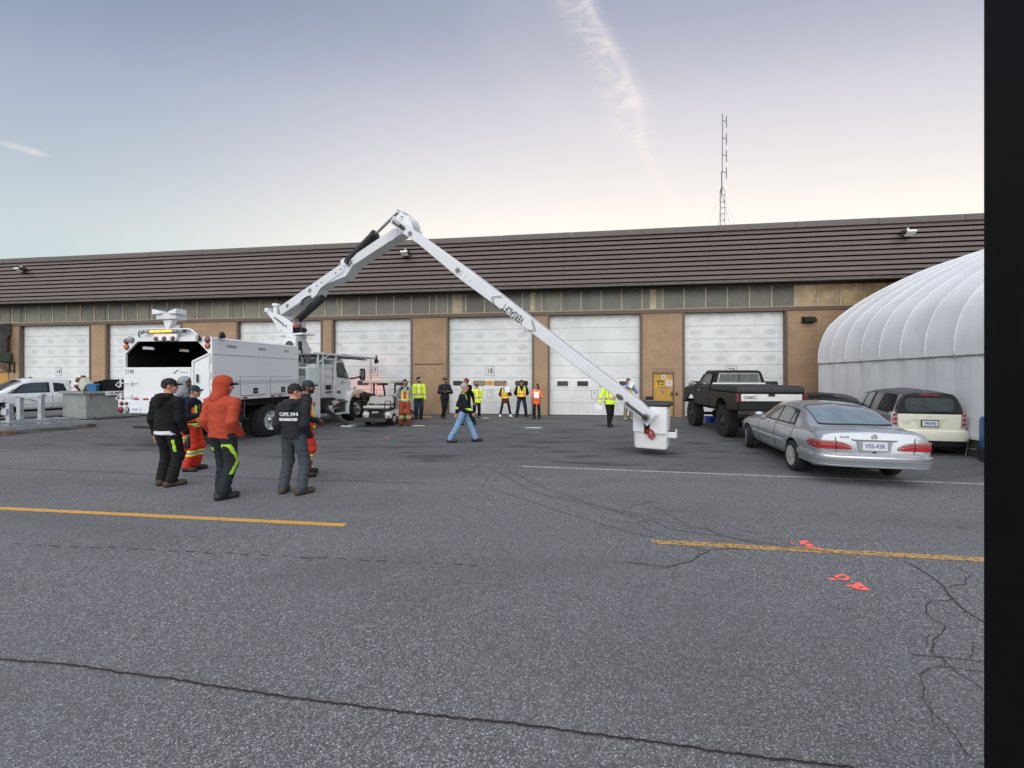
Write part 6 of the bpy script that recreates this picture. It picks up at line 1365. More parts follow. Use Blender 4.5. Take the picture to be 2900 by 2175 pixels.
for s in (1, -1):
    car_wheel(sm, 0, s * .56, s, .29, .16, .19, 'spoke', alloy, spokes=6); car_wheel(sm, 1.81, s * .56, s, .29, .16, .19, 'spoke', alloy, spokes=6)
    p = SB.P(1.2, 6.2, s); mb = MB(); mb.ball((p.x, p.y + s * .10, p.z + .06), .09, 12, 8, sc=(.7, 1.1, .85)); mb.build('mirror', seal, sm, smooth=60)
# tail: black glass hatch, cream lower gate, lamp pods, bumper
mb = MB(); hg = [(-.66, .955), (.66, .955), (.615, 1.16), (.545, 1.33), (.47, 1.42), (.33, 1.45), (-.33, 1.45), (-.47, 1.42), (-.545, 1.33), (-.615, 1.16)]
def lean(z): return -.437 + max(0, z - 1.2) * .06
mb.prism([(lean(z) - .015, y, z) for y, z in hg], (.06, 0, 0)); hb = mb.build('rear_hatch', M('hatch_black', (.012, .012, .013), .15, spec=.7), sm, bevel=.012)
mb = MB(); rg = rrect(0, 1.17, .94, .31, .10, y=0); mb.prism([(lean(z) - .018, x, z) for x, _, z in rg], (.006, 0, 0)); mb.build('rear_window', smg, hb)
mb = MB(); mb.box((lean(1.41) - .03, -.20, 1.40), (lean(1.41), .20, 1.425)); mb.build('high_stop_lamp', redlamp, hb)
mb = MB(); mb.prism([(-.462, y, z) for y, z in ((-.60, .56), (.60, .56), (.62, .955), (-.62, .955))], (.06, 0, 0)); tg = mb.build('tailgate', cream, sm, bevel=.015)
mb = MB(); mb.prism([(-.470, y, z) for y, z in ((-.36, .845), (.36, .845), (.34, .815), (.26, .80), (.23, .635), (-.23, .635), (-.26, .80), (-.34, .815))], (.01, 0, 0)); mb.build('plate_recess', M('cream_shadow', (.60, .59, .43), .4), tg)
mb = MB(); mb.box((-.482, -.175, .655), (-.4705, .175, .825)); pf = mb.build('plate_frame', seal, tg, bevel=.006)
mb = MB(); mb.box((-.488, -.155, .675), (-.4825, .155, .805)); mb.build('licence_plate', plate, tg)
text_mesh('946-RSJ', .088, plateb, 'lettering', tg, frame4((-.4895, 0, .74), (0, -1, 0), (0, 0, 1)), .0006, .78, .002)
text_mesh('1313', .075, M('decal_grey', (.25, .25, .22), .5), 'number', tg, frame4((-.4635, .46, .73), (0, -1, 0), (0, 0, 1)), .0006, 1.0)
mb = MB(); mb.tube([(-.464, .58, .775), (-.464, .52, .80), (-.464, .46, .79), (-.464, .40, .805), (-.464, .36, .78)], .004, 5); mb.build('decal', M('decal_grey', (.25, .25, .22), .5), tg)
text_mesh('smart', .045, M('decal_grey', (.25, .25, .22), .5), 'lettering', tg, frame4((-.4635, 0, .89), (0, -1, 0), (0, 0, 1)), .0006, 1.0)
for s in (1, -1):
    mb = MB(); mb.prism([(-.44, s * y, z) for y, z in ((.60, .68), (.62, .64), (.70, .64), (.745, .70), (.745, .92), (.70, 1.0), (.635, 1.0), (.61, .95))], (.14, 0, 0)); pod = mb.build('lamp_pod', M('pod_silver', (.42, .42, .43), .35, .5), sm, bevel=.015)
    for z, r_ in ((.945, .036), (.845, .040), (.735, .042)): mb = MB(); mb.lathe([(r_, 0), (r_ * .95, .02), (r_ * .5, .03), (.001, .032)], (-.440, s * .672, z), (-1, 0, 0), 16); mb.build('tail_lamp', redlamp, pod, smooth=50)
path = smoothpath([(-.10, -.755), (-.30, -.76), (-.44, -.72), (-.52, -.58), (-.535, 0), (-.52, .58), (-.44, .72), (-.30, .76), (-.10, .755)], 36)
sweep(path, [(.0, .36), (.03, .35), (.05, .46), (.03, .57), (-.03, .60), (-.05, .36)], 'rear_bumper', cream, sm)
sweep(path[8:-8], [(.0, .22), (.01, .22), (.02, .36), (-.03, .37)], 'rear_valance', seal, sm)
for s in (1, -1): mb = MB(); mb.ball((-.30, s * .70, .43), .17, 14, 10, sc=(1.2, .62, 1.1)); mb.build('bumper_corner', cream, sm, smooth=60)
mb = MB(); mb.box((-.37, .0 - .62, .12), (1.9, .62, .24)); mb.build('underbody', MATS['inner_black'], sm)
# ================================================================== white pickup at the left
wp_h = Vector((-.40, -.917, 0)).normalized(); wp_l = Vector((-wp_h.y, wp_h.x, 0))   # heading; its left side faces the yard
wpt = thing('white_pickup', 'white extended cab pickup standing behind the grey scrap bin', 'pickup truck', Vector((-20.75, 16.35, 0)) - wp_l * .80, math.atan2(wp_h.y, wp_h.x))
wp2 = M('pickup_white', (.74, .75, .77), .3, var=.03, coat=.5)
def wsec(zb, zs, top, w=1.0): return [(0, .42), (.70 * w, .42), (.82 * w, .46), (.88 * w, .62), (.89 * w, .82)] + top
wst = [(-2.05, wsec(0, 0, [(.86, 1.02), (.83, 1.10), (.68, 1.45), (.60, 1.62), (0, 1.66)])), (-1.98, wsec(0, 0, [(.87, 1.02), (.84, 1.10), (.70, 1.52), (.61, 1.70), (0, 1.76)])), (-1.5, wsec(0, 0, [(.87, 1.02), (.84, 1.10), (.70, 1.56), (.61, 1.73), (0, 1.79)])), (-.9, wsec(0, 0, [(.87, 1.02), (.84, 1.10), (.70, 1.55), (.61, 1.72), (0, 1.78)])),
       (-.62, wsec(0, 0, [(.87, 1.02), (.84, 1.10), (.70, 1.50), (.60, 1.66), (0, 1.71)])), (.15, wsec(0, 0, [(.87, 1.0), (.83, 1.08), (.76, 1.14), (.60, 1.17), (0, 1.19)])), (.25, wsec(0, 0, [(.87, .99), (.83, 1.06), (.75, 1.11), (.58, 1.13), (0, 1.15)])), (.75, wsec(0, 0, [(.85, .95), (.81, 1.0), (.72, 1.05), (.52, 1.07), (0, 1.09)], .99)), (.95, wsec(0, 0, [(.78, .82), (.74, .88), (.66, .93), (.46, .95), (0, .96)], .92))]
WB = Body(wst); WB.mesh('body', wp2, wpt, 44, 26, [(0, .42, .5, 1.2, .36), (0, .42, -1.2, -.5, .36)])
mb = MB(); mb.box((-4.3, -.85, .50), (-2.08, .85, 1.10)); mb.build('load_bed', wp2, wpt, bevel=.03)
wg = M('pickup_side_glass', (.045, .055, .055), .04, spec=.8, var=.4, vscale=2, coat=1.0)
WB.patch([(-1.36, 6.15), (-.06, 6.15), (-.62, 7.05), (-1.36, 7.1)], 'window_seal', seal, wpt, off=.005); WB.patch([(-1.28, 6.22), (-.30, 6.22), (-.68, 6.92), (-1.28, 7.0)], 'window', wg, wpt, off=.010)
WB.patch([(-1.90, 6.2), (-1.48, 6.2), (-1.48, 7.0), (-1.80, 6.9)], 'rear_side_window', M('tinted_glass', (.015, .013, .012), .05, spec=.8), wpt, off=.006)
WB.wide(-.58, .12, 7.5, 'windscreen', wg, wpt, .006)
def wseam(pts, s): mb = MB(); mb.tube([WB.P(x, k, s) + WB.Nn(x, k, s) * .002 for x, k in pts], .005, 5); mb.build('panel_gap', seal, wpt)
for s in (1, -1):
    wseam([(-1.42, k) for k in np.linspace(2.1, 6.1, 9)], s); wseam([(-.02 - .1 * abs(k - 4), k) for k in np.linspace(2.1, 5.9, 9)], s); wseam([(x, 3.2) for x in np.linspace(-2.0, -.5, 6)], s)
    mb = MB(); mb.tube([WB.P(-1.25 + d, 5.0, s) + WB.Nn(-1.2, 5.0, s) * h for d, h in ((0, .004), (.02, .03), (.20, .03), (.22, .004))], .014, 6); mb.build('door_handle', M('handle_red', (.10, .03, .03), .4), wpt)
    p = WB.P(-.28, 6.1, s); mb = MB(); mb.ball((p.x, p.y + s * .16, p.z + .08), .12, 12, 8, sc=(.6, 1.2, .9)); mb.beam((p.x, p.y - s * .02, p.z + .02), (p.x, p.y + s * .10, p.z + .05), .10, .10); mb.build('mirror', seal, wpt, smooth=60)
    for x in (0, -3.3): car_wheel(wpt, x, s * .62, s, .36, .21, .22, 'spoke', alloy, spokes=6)
mb = MB(); mb.prism([(x, .8985, z) for x, z in ((-.98, .80), (-.86, .82), (-.76, .90), (-.66, .93), (-.74, .86), (-.82, .78), (-.92, .775))], (0, .004, 0)); mb.build('emblem', M('decal_grey2', (.30, .32, .30), .5), wpt)
mb = MB(); mb.box((-.66, .899, .86), (-.42, .903, .885)); mb.build('decal_strip', M('decal_grey2', (.30, .32, .30), .5), wpt); mb = MB(); mb.box((-.28, .897, .66), (-.02, .901, .685)); mb.build('decal_strip', M('decal_grey2', (.30, .32, .30), .5), wpt)
mb = MB(); mb.cyl((-.7, .0, 1.72), (-.7, .0, 1.80), .02, n=6); mb.lathe([(.05, 0), (.04, .04), (.001, .05)], (-1.0, .1, 1.77), (0, 0, 1), 10); mb.build('roof_aerial', seal, wpt)
mb = MB(); mb.box((-4.2, -.7, .34), (.8, .7, .48)); mb.build('underbody', MATS['inner_black'], wpt)
# ================================================================== golf cart
gca = math.atan2(.99, .145)
gc = thing('golf_cart', 'white golf cart with beige rear facing bench seat and canopy', 'golf cart', (-5.0, 15.3, 0), gca)
gseat = M('seat_beige', (.50, .49, .46), .5, var=.06); gw = M('cart_white', (.72, .72, .71), .35, var=.05)
for s in (1, -1):
    for x in (0, 1.68): car_wheel(gc, x, s * .42, s, .225, .14, .12, 'dish', M('hub_grey', (.50, .50, .50), .4))
def rr_prism(cx, cz, w, h, r, x0, x1, nm, m, par=gc, bevel=.02): mb = MB(); mb.prism([(x0, y, z) for y, _, z in rrect(cx, cz, w, h, r, y=0)], (x1 - x0, 0, 0)); return mb.build(nm, m, par, bevel=bevel)
# rear seat
mb = MB(); pts = [(-.50, .86), (-.46, .78), (.46, .78), (.50, .86), (.48, 1.02), (.40, 1.085), (.20, 1.09), (.06, 1.05), (-.06, 1.05), (-.20, 1.09), (-.40, 1.085), (-.48, 1.02)]
mb.prism([(.06, y, z) for y, z in pts], (.10, 0, 0)); mb.build('seat_back', gseat, gc, bevel=.035)
mb = MB(); mb.prism([(.161, y * 1.02, z) for y, z in pts], (.04, 0, 0)); mb.build('seat_back_shell', blk, gc)
mb = MB(); mb.box((-.38, -.52, .64), (.06, .52, .735)); mb.build('seat_cushion', gseat, gc, bevel=.035)
mb = MB(); mb.box((-.38, -.52, .575), (.10, .52, .638)); mb.build('seat_base', blk, gc, bevel=.01)
mb = MB(); pts2 = [(y, z + .02) for y, z in pts]; mb.prism([(.50, y, z) for y, z in pts2], (.10, 0, 0)); mb.build('front_seat_back', gseat, gc, bevel=.03)
mb = MB(); mb.box((.58, -.52, .66), (1.02, .52, .75)); mb.build('front_seat', gseat, gc, bevel=.03)
# body tub, wings, step
for s in (1, -1):
    mb = MB(); mb.prism([(-.30, s * .56, .28), (-.36, s * .54, .44), (-.26, s * .52, .555), (.50, s * .52, .56), (.50, s * .58, .30)] if True else [], (0, -s * .24, 0)); mb.build('rear_wing', gw, gc, bevel=.03)
    mb = MB(); mb.box((-.362, s * .50 - .05, .335), (-.345, s * .50 + .05, .36)); mb.build('tail_lamp', redl, gc)
mb = MB(); mb.box((-.30, -.36, .22), (.5, .36, .57)); mb.build('engine_cover', blk, gc, bevel=.02)
mb = MB(); mb.box((.45, -.58, .26), (2.0, .58, .32)); mb.build('floor_pan', blk, gc)
mb = MB(); mb.prism([(1.50, -.55, .30), (2.15, -.55, .30), (2.20, -.55, .55), (1.75, -.55, .80), (1.50, -.55, .82)], (0, 1.10, 0)); mb.build('front_cowl', gw, gc, bevel=.05)
mb = MB(); mb.box((-.82, -.58, .25), (-.34, .58, .30)); mb.build('foot_platform', blk, gc, bevel=.01)
mb = MB(); mb.box((-.85, -.60, .20), (-.81, .60, .33)); mb.build('platform_lip', M('dark_grey_plastic', (.04, .04, .042), .5), gc, bevel=.01)
for s in (1, -1):
    mb = MB(); mb.tube([(-.80, s * .56, .30), (-.80, s * .56, .62), (-.78, s * .56, .90), (-.70, s * .54, .94), (-.30, s * .54, .93), (-.22, s * .54, .60)], .018, 6); mb.tube([(-.80, s * .56, .60), (-.36, s * .54, .60)], .016, 6); mb.build('grab_rail', blk, gc)
mb = MB(); mb.box((-.40, -.12, .47), (-.365, .14, .54)); mb.build('licence_plate', M('plate_grey', (.32, .32, .32), .5), gc)
for (x0, y0, x1, y1) in ((.30, .42, .34, .44), (.30, -.42, .34, -.44), (1.55, .50, 1.15, .46), (1.55, -.50, 1.15, -.46)):
    mb = MB(); mb.beam((x0, y0, .60), (x1, y1, 1.60), .05, .06); mb.build('roof_post', blk, gc)
mb = MB(); mb.prism([(-.30, y, z) for y, z in ((-.58, 1.585), (.58, 1.585), (.55, 1.66), (.30, 1.69), (-.30, 1.69), (-.55, 1.66))], (1.85, 0, 0)); mb.build('roof_canopy', M('canopy_beige', (.46, .45, .40), .5), gc, bevel=.02)
mb = MB(); wr = [(1.12 + .05 * math.cos(t), -.0 + .18 * math.cos(t) * 0 + .17 * math.sin(t) + .22, 1.10 + .17 * math.cos(t)) for t in [2 * math.pi * i / 20 for i in range(21)]]; wr = [(x, y - .44, z) for x, y, z in wr]; mb.tube(wr, .016, 6); mb.beam((1.12, -.22, 1.10), (1.5, -.22, .75), .03, .03); mb.beam((1.13, -.39, 1.10), (1.13, -.05, 1.10), .02, .02); mb.build('steering_wheel', blk, gc)
# ================================================================== scrap bin and its load
bc = M('bin_concrete', (.26, .27, .265), .85, var=.2, vscale=2.5, bump=.3, bscale=14, dirt=.25)
bM = Vector((-17.83, 16.87, 0)); dl = Vector((-.93, .367, 0)); dr2 = Vector((.40, .9165, 0))
bn = thing('scrap_bin', 'grey steel scrap bin marked aluminum only beside the white pickup', 'bin', bM)
def quadwall(a, c, h0, h1, th, nm, m=bc, par=bn, bevel=.0):
    d = (c - a).normalized(); n = Vector((d.y, -d.x, 0)); mb = MB(); mb.beam(a + Vector((0, 0, (h0 + h1) / 2)), c + Vector((0, 0, (h0 + h1) / 2)), th, h1 - h0); return mb.build(nm, m, par, bevel=bevel)
LB, LR = 1.85, 3.4; z3v = Vector((0, 0, 0))
A_, B_, C_, D_ = z3v, dl * LB, dl * LB + dr2 * LR, dr2 * LR
for a, c in ((A_, B_), (B_, C_), (C_, D_), (D_, A_)): quadwall(a, c, .10, 1.16, .05, 'bin_wall')
for a, c in ((A_ - dl * .06 - dr2 * .06, B_ + dl * .06 - dr2 * .06), (B_, C_), (C_, D_), (D_ - dl * .06, A_ - dl * .06)): quadwall(a, c, 1.10, 1.20, .14, 'bin_rim', bevel=.01)
mb = MB(); mb.prism([A_, B_, C_, D_], (0, 0, .06)); mb.v = [(x, y, z + .04) for x, y, z in mb.v]; mb.build('bin_floor', bc, bn)
for t in (.3, LR - .3): quadwall(dr2 * t, dr2 * t + dl * LB, 0, .10, .12, 'bin_skid', blk)
# the notice on the side facing the truck, and the red letter
sd = dr2; m4 = frame4(tuple(dr2 * 1.15 - dl * .135 + Vector((0, 0, 1.11))), sd, (0, 0, 1))
mb = MB(); mb.box((-.62, -.09, 0), (.62, .09, .012)); mb.v = [tuple(m4 @ Vector(v)) for v in mb.v]; sg_ = mb.build('notice', signw, bn)
text_mesh('ALUMINUM ONLY', .135, ink, 'lettering', sg_, m4 @ Matrix.Translation((0, 0, .0135)), .0006, .88, .002)
m4e = frame4(tuple(dr2 * .14 - dl * .0275 + Vector((0, 0, .95))), sd, (0, 0, 1)); text_mesh('E', .17, M('red_paint', (.22, .02, .03), .6), 'lettering', bn, m4e, .0008, 1.1, .004)
# load
tp = M('black_sheet', (.006, .006, .007), .45, var=.3)
o = thing('black_panel_stack', 'stack of black sheet panels standing up out of the scrap bin', 'scrap', bM)
ctr = dl * .75 + dr2 * 1.9
for k in range(3):
    a = dl * (.25 + k * .35) + dr2 * .62 + Vector((0, 0, .12)); c = a + dr2 * 2.6; mb = MB(); mb.prism([a, c, c + Vector((0, 0, 1.62 - k * .03)), a + Vector((0, 0, 1.58 - k * .05))], dl * .03); mb.build('sheet_panel', tp, o)
def scrap(nm, label, cat, pos, rot, build):
    q = thing(nm, label, cat, bM + pos); q.rotation_euler = rot; build(q); return q
def b1(q): mb = MB(); mb.box((-.22, -.12, -.22), (.22, .12, .22)); mb.build('case', M('case_beige', (.50, .49, .40), .5, var=.1), q, bevel=.02); mb = MB(); mb.box((-.16, -.128, -.16), (.16, -.1205, .16)); mb.build('lid', M('case_beige', (.50, .49, .40), .5), q, bevel=.004)
scrap('metal_case', 'beige square metal case tipped on its corner in the scrap bin', 'metal case', dl * .75 + dr2 * .25 + Vector((0, 0, 1.48)), (0, .75, -.3), b1)
def b2(q): mb = MB(); mb.box((-.15, -.14, -.15), (.15, .14, .15)); mb.build('tub', M('crate_blue', (.03, .16, .38), .45), q, bevel=.02); mb = MB(); mb.box((-.165, -.155, .10), (.165, .155, .15)); mb.build('rim', M('crate_blue', (.03, .16, .38), .45), q, bevel=.01)
scrap('blue_tub', 'small blue plastic tub lying in the scrap bin', 'tub', dl * .22 + dr2 * .30 + Vector((0, 0, 1.36)), (.1, .05, .4), b2)
def b3(q):
    mb = MB(); mb.cyl((-.16, 0, 0), (.16, 0, 0), .11, n=14); mb.build('motor_body', M('rusty_iron', (.14, .07, .045), .8, var=.5, vscale=9), q, smooth=40); mb = MB(); mb.box((-.05, -.06, .10), (.09, .06, .22)); mb.cyl((.16, 0, 0), (.30, 0, 0), .03, n=8); mb.build('motor_mount', M('rusty_iron', (.14, .07, .045), .8), q)
scrap('rusty_motor', 'rusty brown motor perched at the left edge of the scrap load', 'motor', dl * 1.15 + dr2 * .3 + Vector((0, 0, 1.66)), (0, .2, .5), b3)
scrap('rusty_pump', 'smaller rusty pump beside the beige metal case in the scrap', 'pump', dl * 1.05 + dr2 * .2 + Vector((0, 0, 1.34)), (.3, .9, 1.2), b3)
def b4(q):
    for k in range(9):
        mb = MB(); a = Vector((random.uniform(-.3, .3), random.uniform(-.25, .25), random.uniform(-.2, .1))); d = Vector((random.uniform(-1, 1), random.uniform(-1, 1), random.uniform(-.3, .6))).normalized() * random.uniform(.2, .45); mb.beam(a, a + d, random.uniform(.03, .09), random.uniform(.01, .03)); mb.build('metal_strip', random.choice([galv, M('rusty_iron', (.14, .07, .045), .8), alloy]), q)
scrap('metal_offcuts', 'tangle of metal offcuts filling the left end of the scrap bin', 'scrap', dl * 1.2 + dr2 * .45 + Vector((0, 0, 1.25)), (0, 0, 0), b4)
# ================================================================== galvanised frame lying in front
gf = thing('galvanised_stillage', 'galvanised steel frame with three uprights lying on timber blocks', 'stillage', G(60, 1215))
gz = M('galvanised_bright', (.50, .53, .56), .4, .6, var=.25, vscale=6)
def gp(px, py, z=0): return G(px, py, z) - gf.location
fa_, fb_ = gp(-120, 1235, .10), gp(280, 1201, .10); fd = (fb_ - fa_).normalized(); fn = Vector((-fd.y, fd.x, 0))
if fn.x > 0: fn = -fn
for off, zz, l0, l1 in ((0, .20, 0, .97), (.02, .38, 0, .78), (.85, .20, 0, .94), (.85, .38, .0, .72)):
    a = fa_.lerp(fb_, l0) + fn * off; c = fa_.lerp(fb_, l1) + fn * off; a.z = c.z = zz; mb = MB(); mb.beam(a, c, .09, .14 if zz < .3 else .05); mb.build('beam', gz, gf, bevel=.008)
for t in (.12, .36, .60, .74): a = fa_.lerp(fb_, t); a.z = .28; mb = MB(); mb.beam(a - fn * .02, a + fn * .87, .10, .24); mb.build('cross_member', gz, gf, bevel=.006)
for px, top, b_ in ((57, 1.17, .35), (117, 1.17, .35), (27, .98, .3), (-40, 1.17, .3)):
    q = gp(px, 1195 if px > 30 else 1203, .3); mb = MB(); mb.beam((q.x, q.y, b_ - .1), (q.x, q.y, top), .12, .12); mb.build('upright', gz, gf, bevel=.008)
    if px == 27: mb = MB(); mb.box((q.x - .13, q.y - .11, .62), (q.x + .03, q.y + .07, .82)); mb.build('clamp', gz, gf, bevel=.006)
a = gp(-45, 1195, .3); c = gp(123, 1195, .3); a.z = c.z = 1.19; mb = MB(); mb.beam(a, c, .12, .13); mb.build('top_rail', gz, gf, bevel=.008)
tim = M('timber', (.20, .12, .07), .85, var=.4, vscale=5)
for i, (px, py) in enumerate(((15, 1231), (245, 1208))): q = G(px, py); mb = MB(); mb.box((-.35, -.12, 0), (.35, .12, .125)); o = mb.build('timber_block', tim, bevel=.008, loc=q); o.rotation_euler = (0, 0, math.atan2(fn.y, fn.x)); tag(o, ('weathered timber block under the left end of the steel frame', 'weathered timber block under the right end of the steel frame')[i], 'timber block', 'timber blocks under the steel frame')
# ================================================================== odds and ends
q = G(1190, 1183); o = thing('yellow_plank', 'yellow board lying on the asphalt against the tan wall', 'board', q, TH); mb = MB(); mb.box((-.55, -.14, 0), (.55, .14, .05)); mb.build('board', M('board_yellow', (.42, .25, .08), .7, var=.3, vscale=5), o, bevel=.006); mb = MB(); mb.box((-.5, -.16, .05), (-.42, .16, .09)); mb.build('batten', M('board_yellow', (.42, .25, .08), .7), o)
q = G(2012, 1196); o = thing('blue_crate', 'blue plastic crate standing beyond the lifted pickup between its wheels', 'crate', q, .2); mb = MB(); mb.box((-.13, -.16, 0), (.13, .16, .22)); mb.build('tub', M('crate_blue2', (.015, .05, .45), .45), o, bevel=.02); mb = MB(); mb.box((-.145, -.175, .22), (.145, .175, .255)); mb.build('rim', M('crate_blue2', (.015, .05, .45), .45), o, bevel=.01)
s_, z_ = W(1838, 1130); o = thing('wall_box', 'black box fixed low on the tan wall left of the yellow door', 'box', (math.cos(TH) * s_, YW + math.sin(TH) * s_, z_), TH); mb = MB(); mb.box((-.15, -.20, -.04), (.15, 0, .12)); mb.build('box_body', blk, o, bevel=.01); mb = MB(); mb.box((-.14, -.19, -.10), (.14, -.01, -.042)); mb.build('paper_tray', signw, o)
# stool and blue drum at the right
q = G(2765, 1293); o = thing('stool', 'small stool with pale green seat beside the blue drum', 'stool', q, .2); mb = MB(); mb.lathe([(.16, .44), (.17, .455), (.17, .475), (.16, .485), (.001, .487)], (0, 0, 0), (0, 0, 1), 20); mb.build('seat', M('seat_green', (.35, .45, .16), .5), o, smooth=40)
for a in (45, 135, 225, 315): mb = MB(); mb.cyl((.11 * math.cos(R(a)), .11 * math.sin(R(a)), .45), (.17 * math.cos(R(a)), .17 * math.sin(R(a)), 0), .011, n=6); mb.build('leg', galv, o)
mb = MB(); ringp = [(.145 * math.cos(2 * math.pi * k / 16), .145 * math.sin(2 * math.pi * k / 16), .18) for k in range(17)]; mb.tube(ringp, .008, 5); mb.build('foot_ring', galv, o)
q = G(2850, 1312); o = thing('blue_drum', 'blue plastic drum half hidden by the black post', 'drum', q); mb = MB(); mb.lathe([(.01, .28), (.36, .28), (.38, .31), (.38, .88), (.36, .95), (.30, .98), (.01, .98)], (0, 0, 0), (0, 0, 1), 24); mb.build('drum_body', M('drum_blue', (.03, .13, .32), .45, var=.1), o, smooth=35); mb = MB(); mb.lathe([(.36, 0), (.385, .02), (.385, .28), (.36, .285)], (0, 0, 0), (0, 0, 1), 24); mb.build('drum_base', M('drum_dark', (.025, .03, .04), .6), o, smooth=35)
# ================================================================== people: one smooth surface each, grown from a posed skeleton
def cloth(nm, c, rough=.85, fold=.5, var=.14): 
    m = M(nm, c, rough, var=var, vscale=7, bump=fold, bscale=13, spec=.25); return m
def snets(f, lo, hi, h):                               # smooth surface of the zero level of f on a grid
    lo = np.array(lo, float); n = np.ceil((np.array(hi) - lo) / h).astype(int) + 1
    ax = [lo[i] + h * np.arange(n[i]) for i in range(3)]
    X = np.stack(np.meshgrid(*ax, indexing='ij'), -1); D = f(X.reshape(-1, 3)).reshape(n)
    S = D < 0; c = [(i, j, k) for i in (0, 1) for j in (0, 1) for k in (0, 1)]; m = n - 1
    sl = lambda o: tuple(slice(o[a], o[a] + m[a]) for a in range(3))
    cnt = sum(S[sl(o)].astype(int) for o in c); act = (cnt > 0) & (cnt < 8)
    idx = -np.ones(m, int); A = np.argwhere(act); idx[act] = np.arange(len(A))
    acc = np.zeros((len(A), 3)); w = np.zeros(len(A))
    for a in range(3):
        for o in c:
            if o[a]: continue
            o2 = list(o); o2[a] = 1; p0 = A + np.array(o); p1 = A + np.array(o2)
            d0 = D[tuple(p0.T)]; d1 = D[tuple(p1.T)]; ok = (d0 < 0) != (d1 < 0)
            t = np.where(ok, d0 / np.where(ok, d0 - d1, 1), 0)[:, None]
            acc += np.where(ok[:, None], p0 + t * (p1 - p0), 0); w += ok
    V = lo + h * acc / w[:, None]
    Q = []
    for a in range(3):
        b, cc = (a + 1) % 3, (a + 2) % 3
        s0 = [slice(None)] * 3; s1 = [slice(None)] * 3; s0[a] = slice(0, -1); s1[a] = slice(1, None)
        E = np.argwhere(S[tuple(s0)] != S[tuple(s1)])
        E = E[(E[:, b] > 0) & (E[:, cc] > 0) & (E[:, b] < m[b]) & (E[:, cc] < m[cc])]
        if not len(E): continue
        q = []
        for db, dc in ((1, 1), (0, 1), (0, 0), (1, 0)):
            e = E.copy(); e[:, b] -= db; e[:, cc] -= dc; q.append(idx[tuple(e.T)])
        q = np.stack(q, 1); flip = S[tuple(E.T)]; q[~flip] = q[~flip][:, ::-1]; Q.append(q)
    return V, np.concatenate(Q)
def rcone(p, a, b, r1, r2, sq=None):                   # distance to a tapered capsule; sq squeezes space (ellipse sections)
    a, b = np.array(a, float), np.array(b, float)
    if sq is not None: s = np.array(sq, float); p = p / s; a = a / s; b = b / s
    d = b - a; L2 = max(1e-9, d @ d); t = np.clip((p - a) @ d / L2, 0, 1)
    return np.linalg.norm(p - a - t[:, None] * d, axis=1) - (r1 + (r2 - r1) * t)
def ellip(p, c, r): q = (p - np.array(c)) / np.array(r); k = np.linalg.norm(q, axis=1); return (k - 1) * min(r)
def smin(a, b, k): h = np.clip(.5 + .5 * (b - a) / k, 0, 1); return b + (a - b) * h - k * h * (1 - h)
def V3(*a): return np.array(a, float)
SKIN = {'light': M('skin_light', (.48, .27, .19), .55, var=.08, vscale=18), 'tan': M('skin_tan', (.36, .20, .13), .55, var=.08, vscale=18), 'brown': M('skin_brown', (.17, .085, .05), .55, var=.08, vscale=18), 'ruddy': M('skin_ruddy', (.50, .23, .165), .55, var=.12, vscale=18)}
eyem = M('eye_dark', (.02, .016, .014), .3); lipm = M('lips', (.28, .09, .075), .5)
hairm = {'black': M('hair_black', (.012, .010, .009), .5, var=.4, vscale=30, bump=.5, bscale=60), 'brown': M('hair_brown', (.045, .026, .016), .55, var=.4, vscale=30, bump=.5, bscale=60), 'grey': M('hair_grey', (.36, .36, .36), .6, var=.35, vscale=30, bump=.5, bscale=60)}
soles = M('sole', (.02, .018, .016), .8)
yelv = M('hivis_yellow', (.62, .86, .035), .6, var=.06, vscale=9, bump=.3, bscale=14, emit=((.6, .9, .03), .05)); orgv = M('hivis_orange', (.90, .125, .03), .6, var=.06, vscale=9, bump=.3, bscale=14, emit=((1, .13, .03), .05)); limev = M('hivis_lime', (.40, .70, .04), .6, var=.1, vscale=9)
silv = M('reflective_silver', (.36, .37, .36), .35, .2); tapeo = M('reflective_orange', (.85, .30, .14), .5)
redp = cloth('coverall_red', (.62, .045, .022)); rustp = cloth('coverall_rust', (.30, .055, .025), var=.5)
def ik(hip, ank, l1, l2, fwd):
    d = ank - hip; L_ = np.linalg.norm(d); L_ = min(L_, (l1 + l2) * .999); u_ = d / np.linalg.norm(d)
    a = (l1 * l1 - l2 * l2 + L_ * L_) / (2 * L_); hgt = math.sqrt(max(0, l1 * l1 - a * a)); f = fwd - u_ * (fwd @ u_); f = f / np.linalg.norm(f)
    return hip + u_ * a + f * hgt
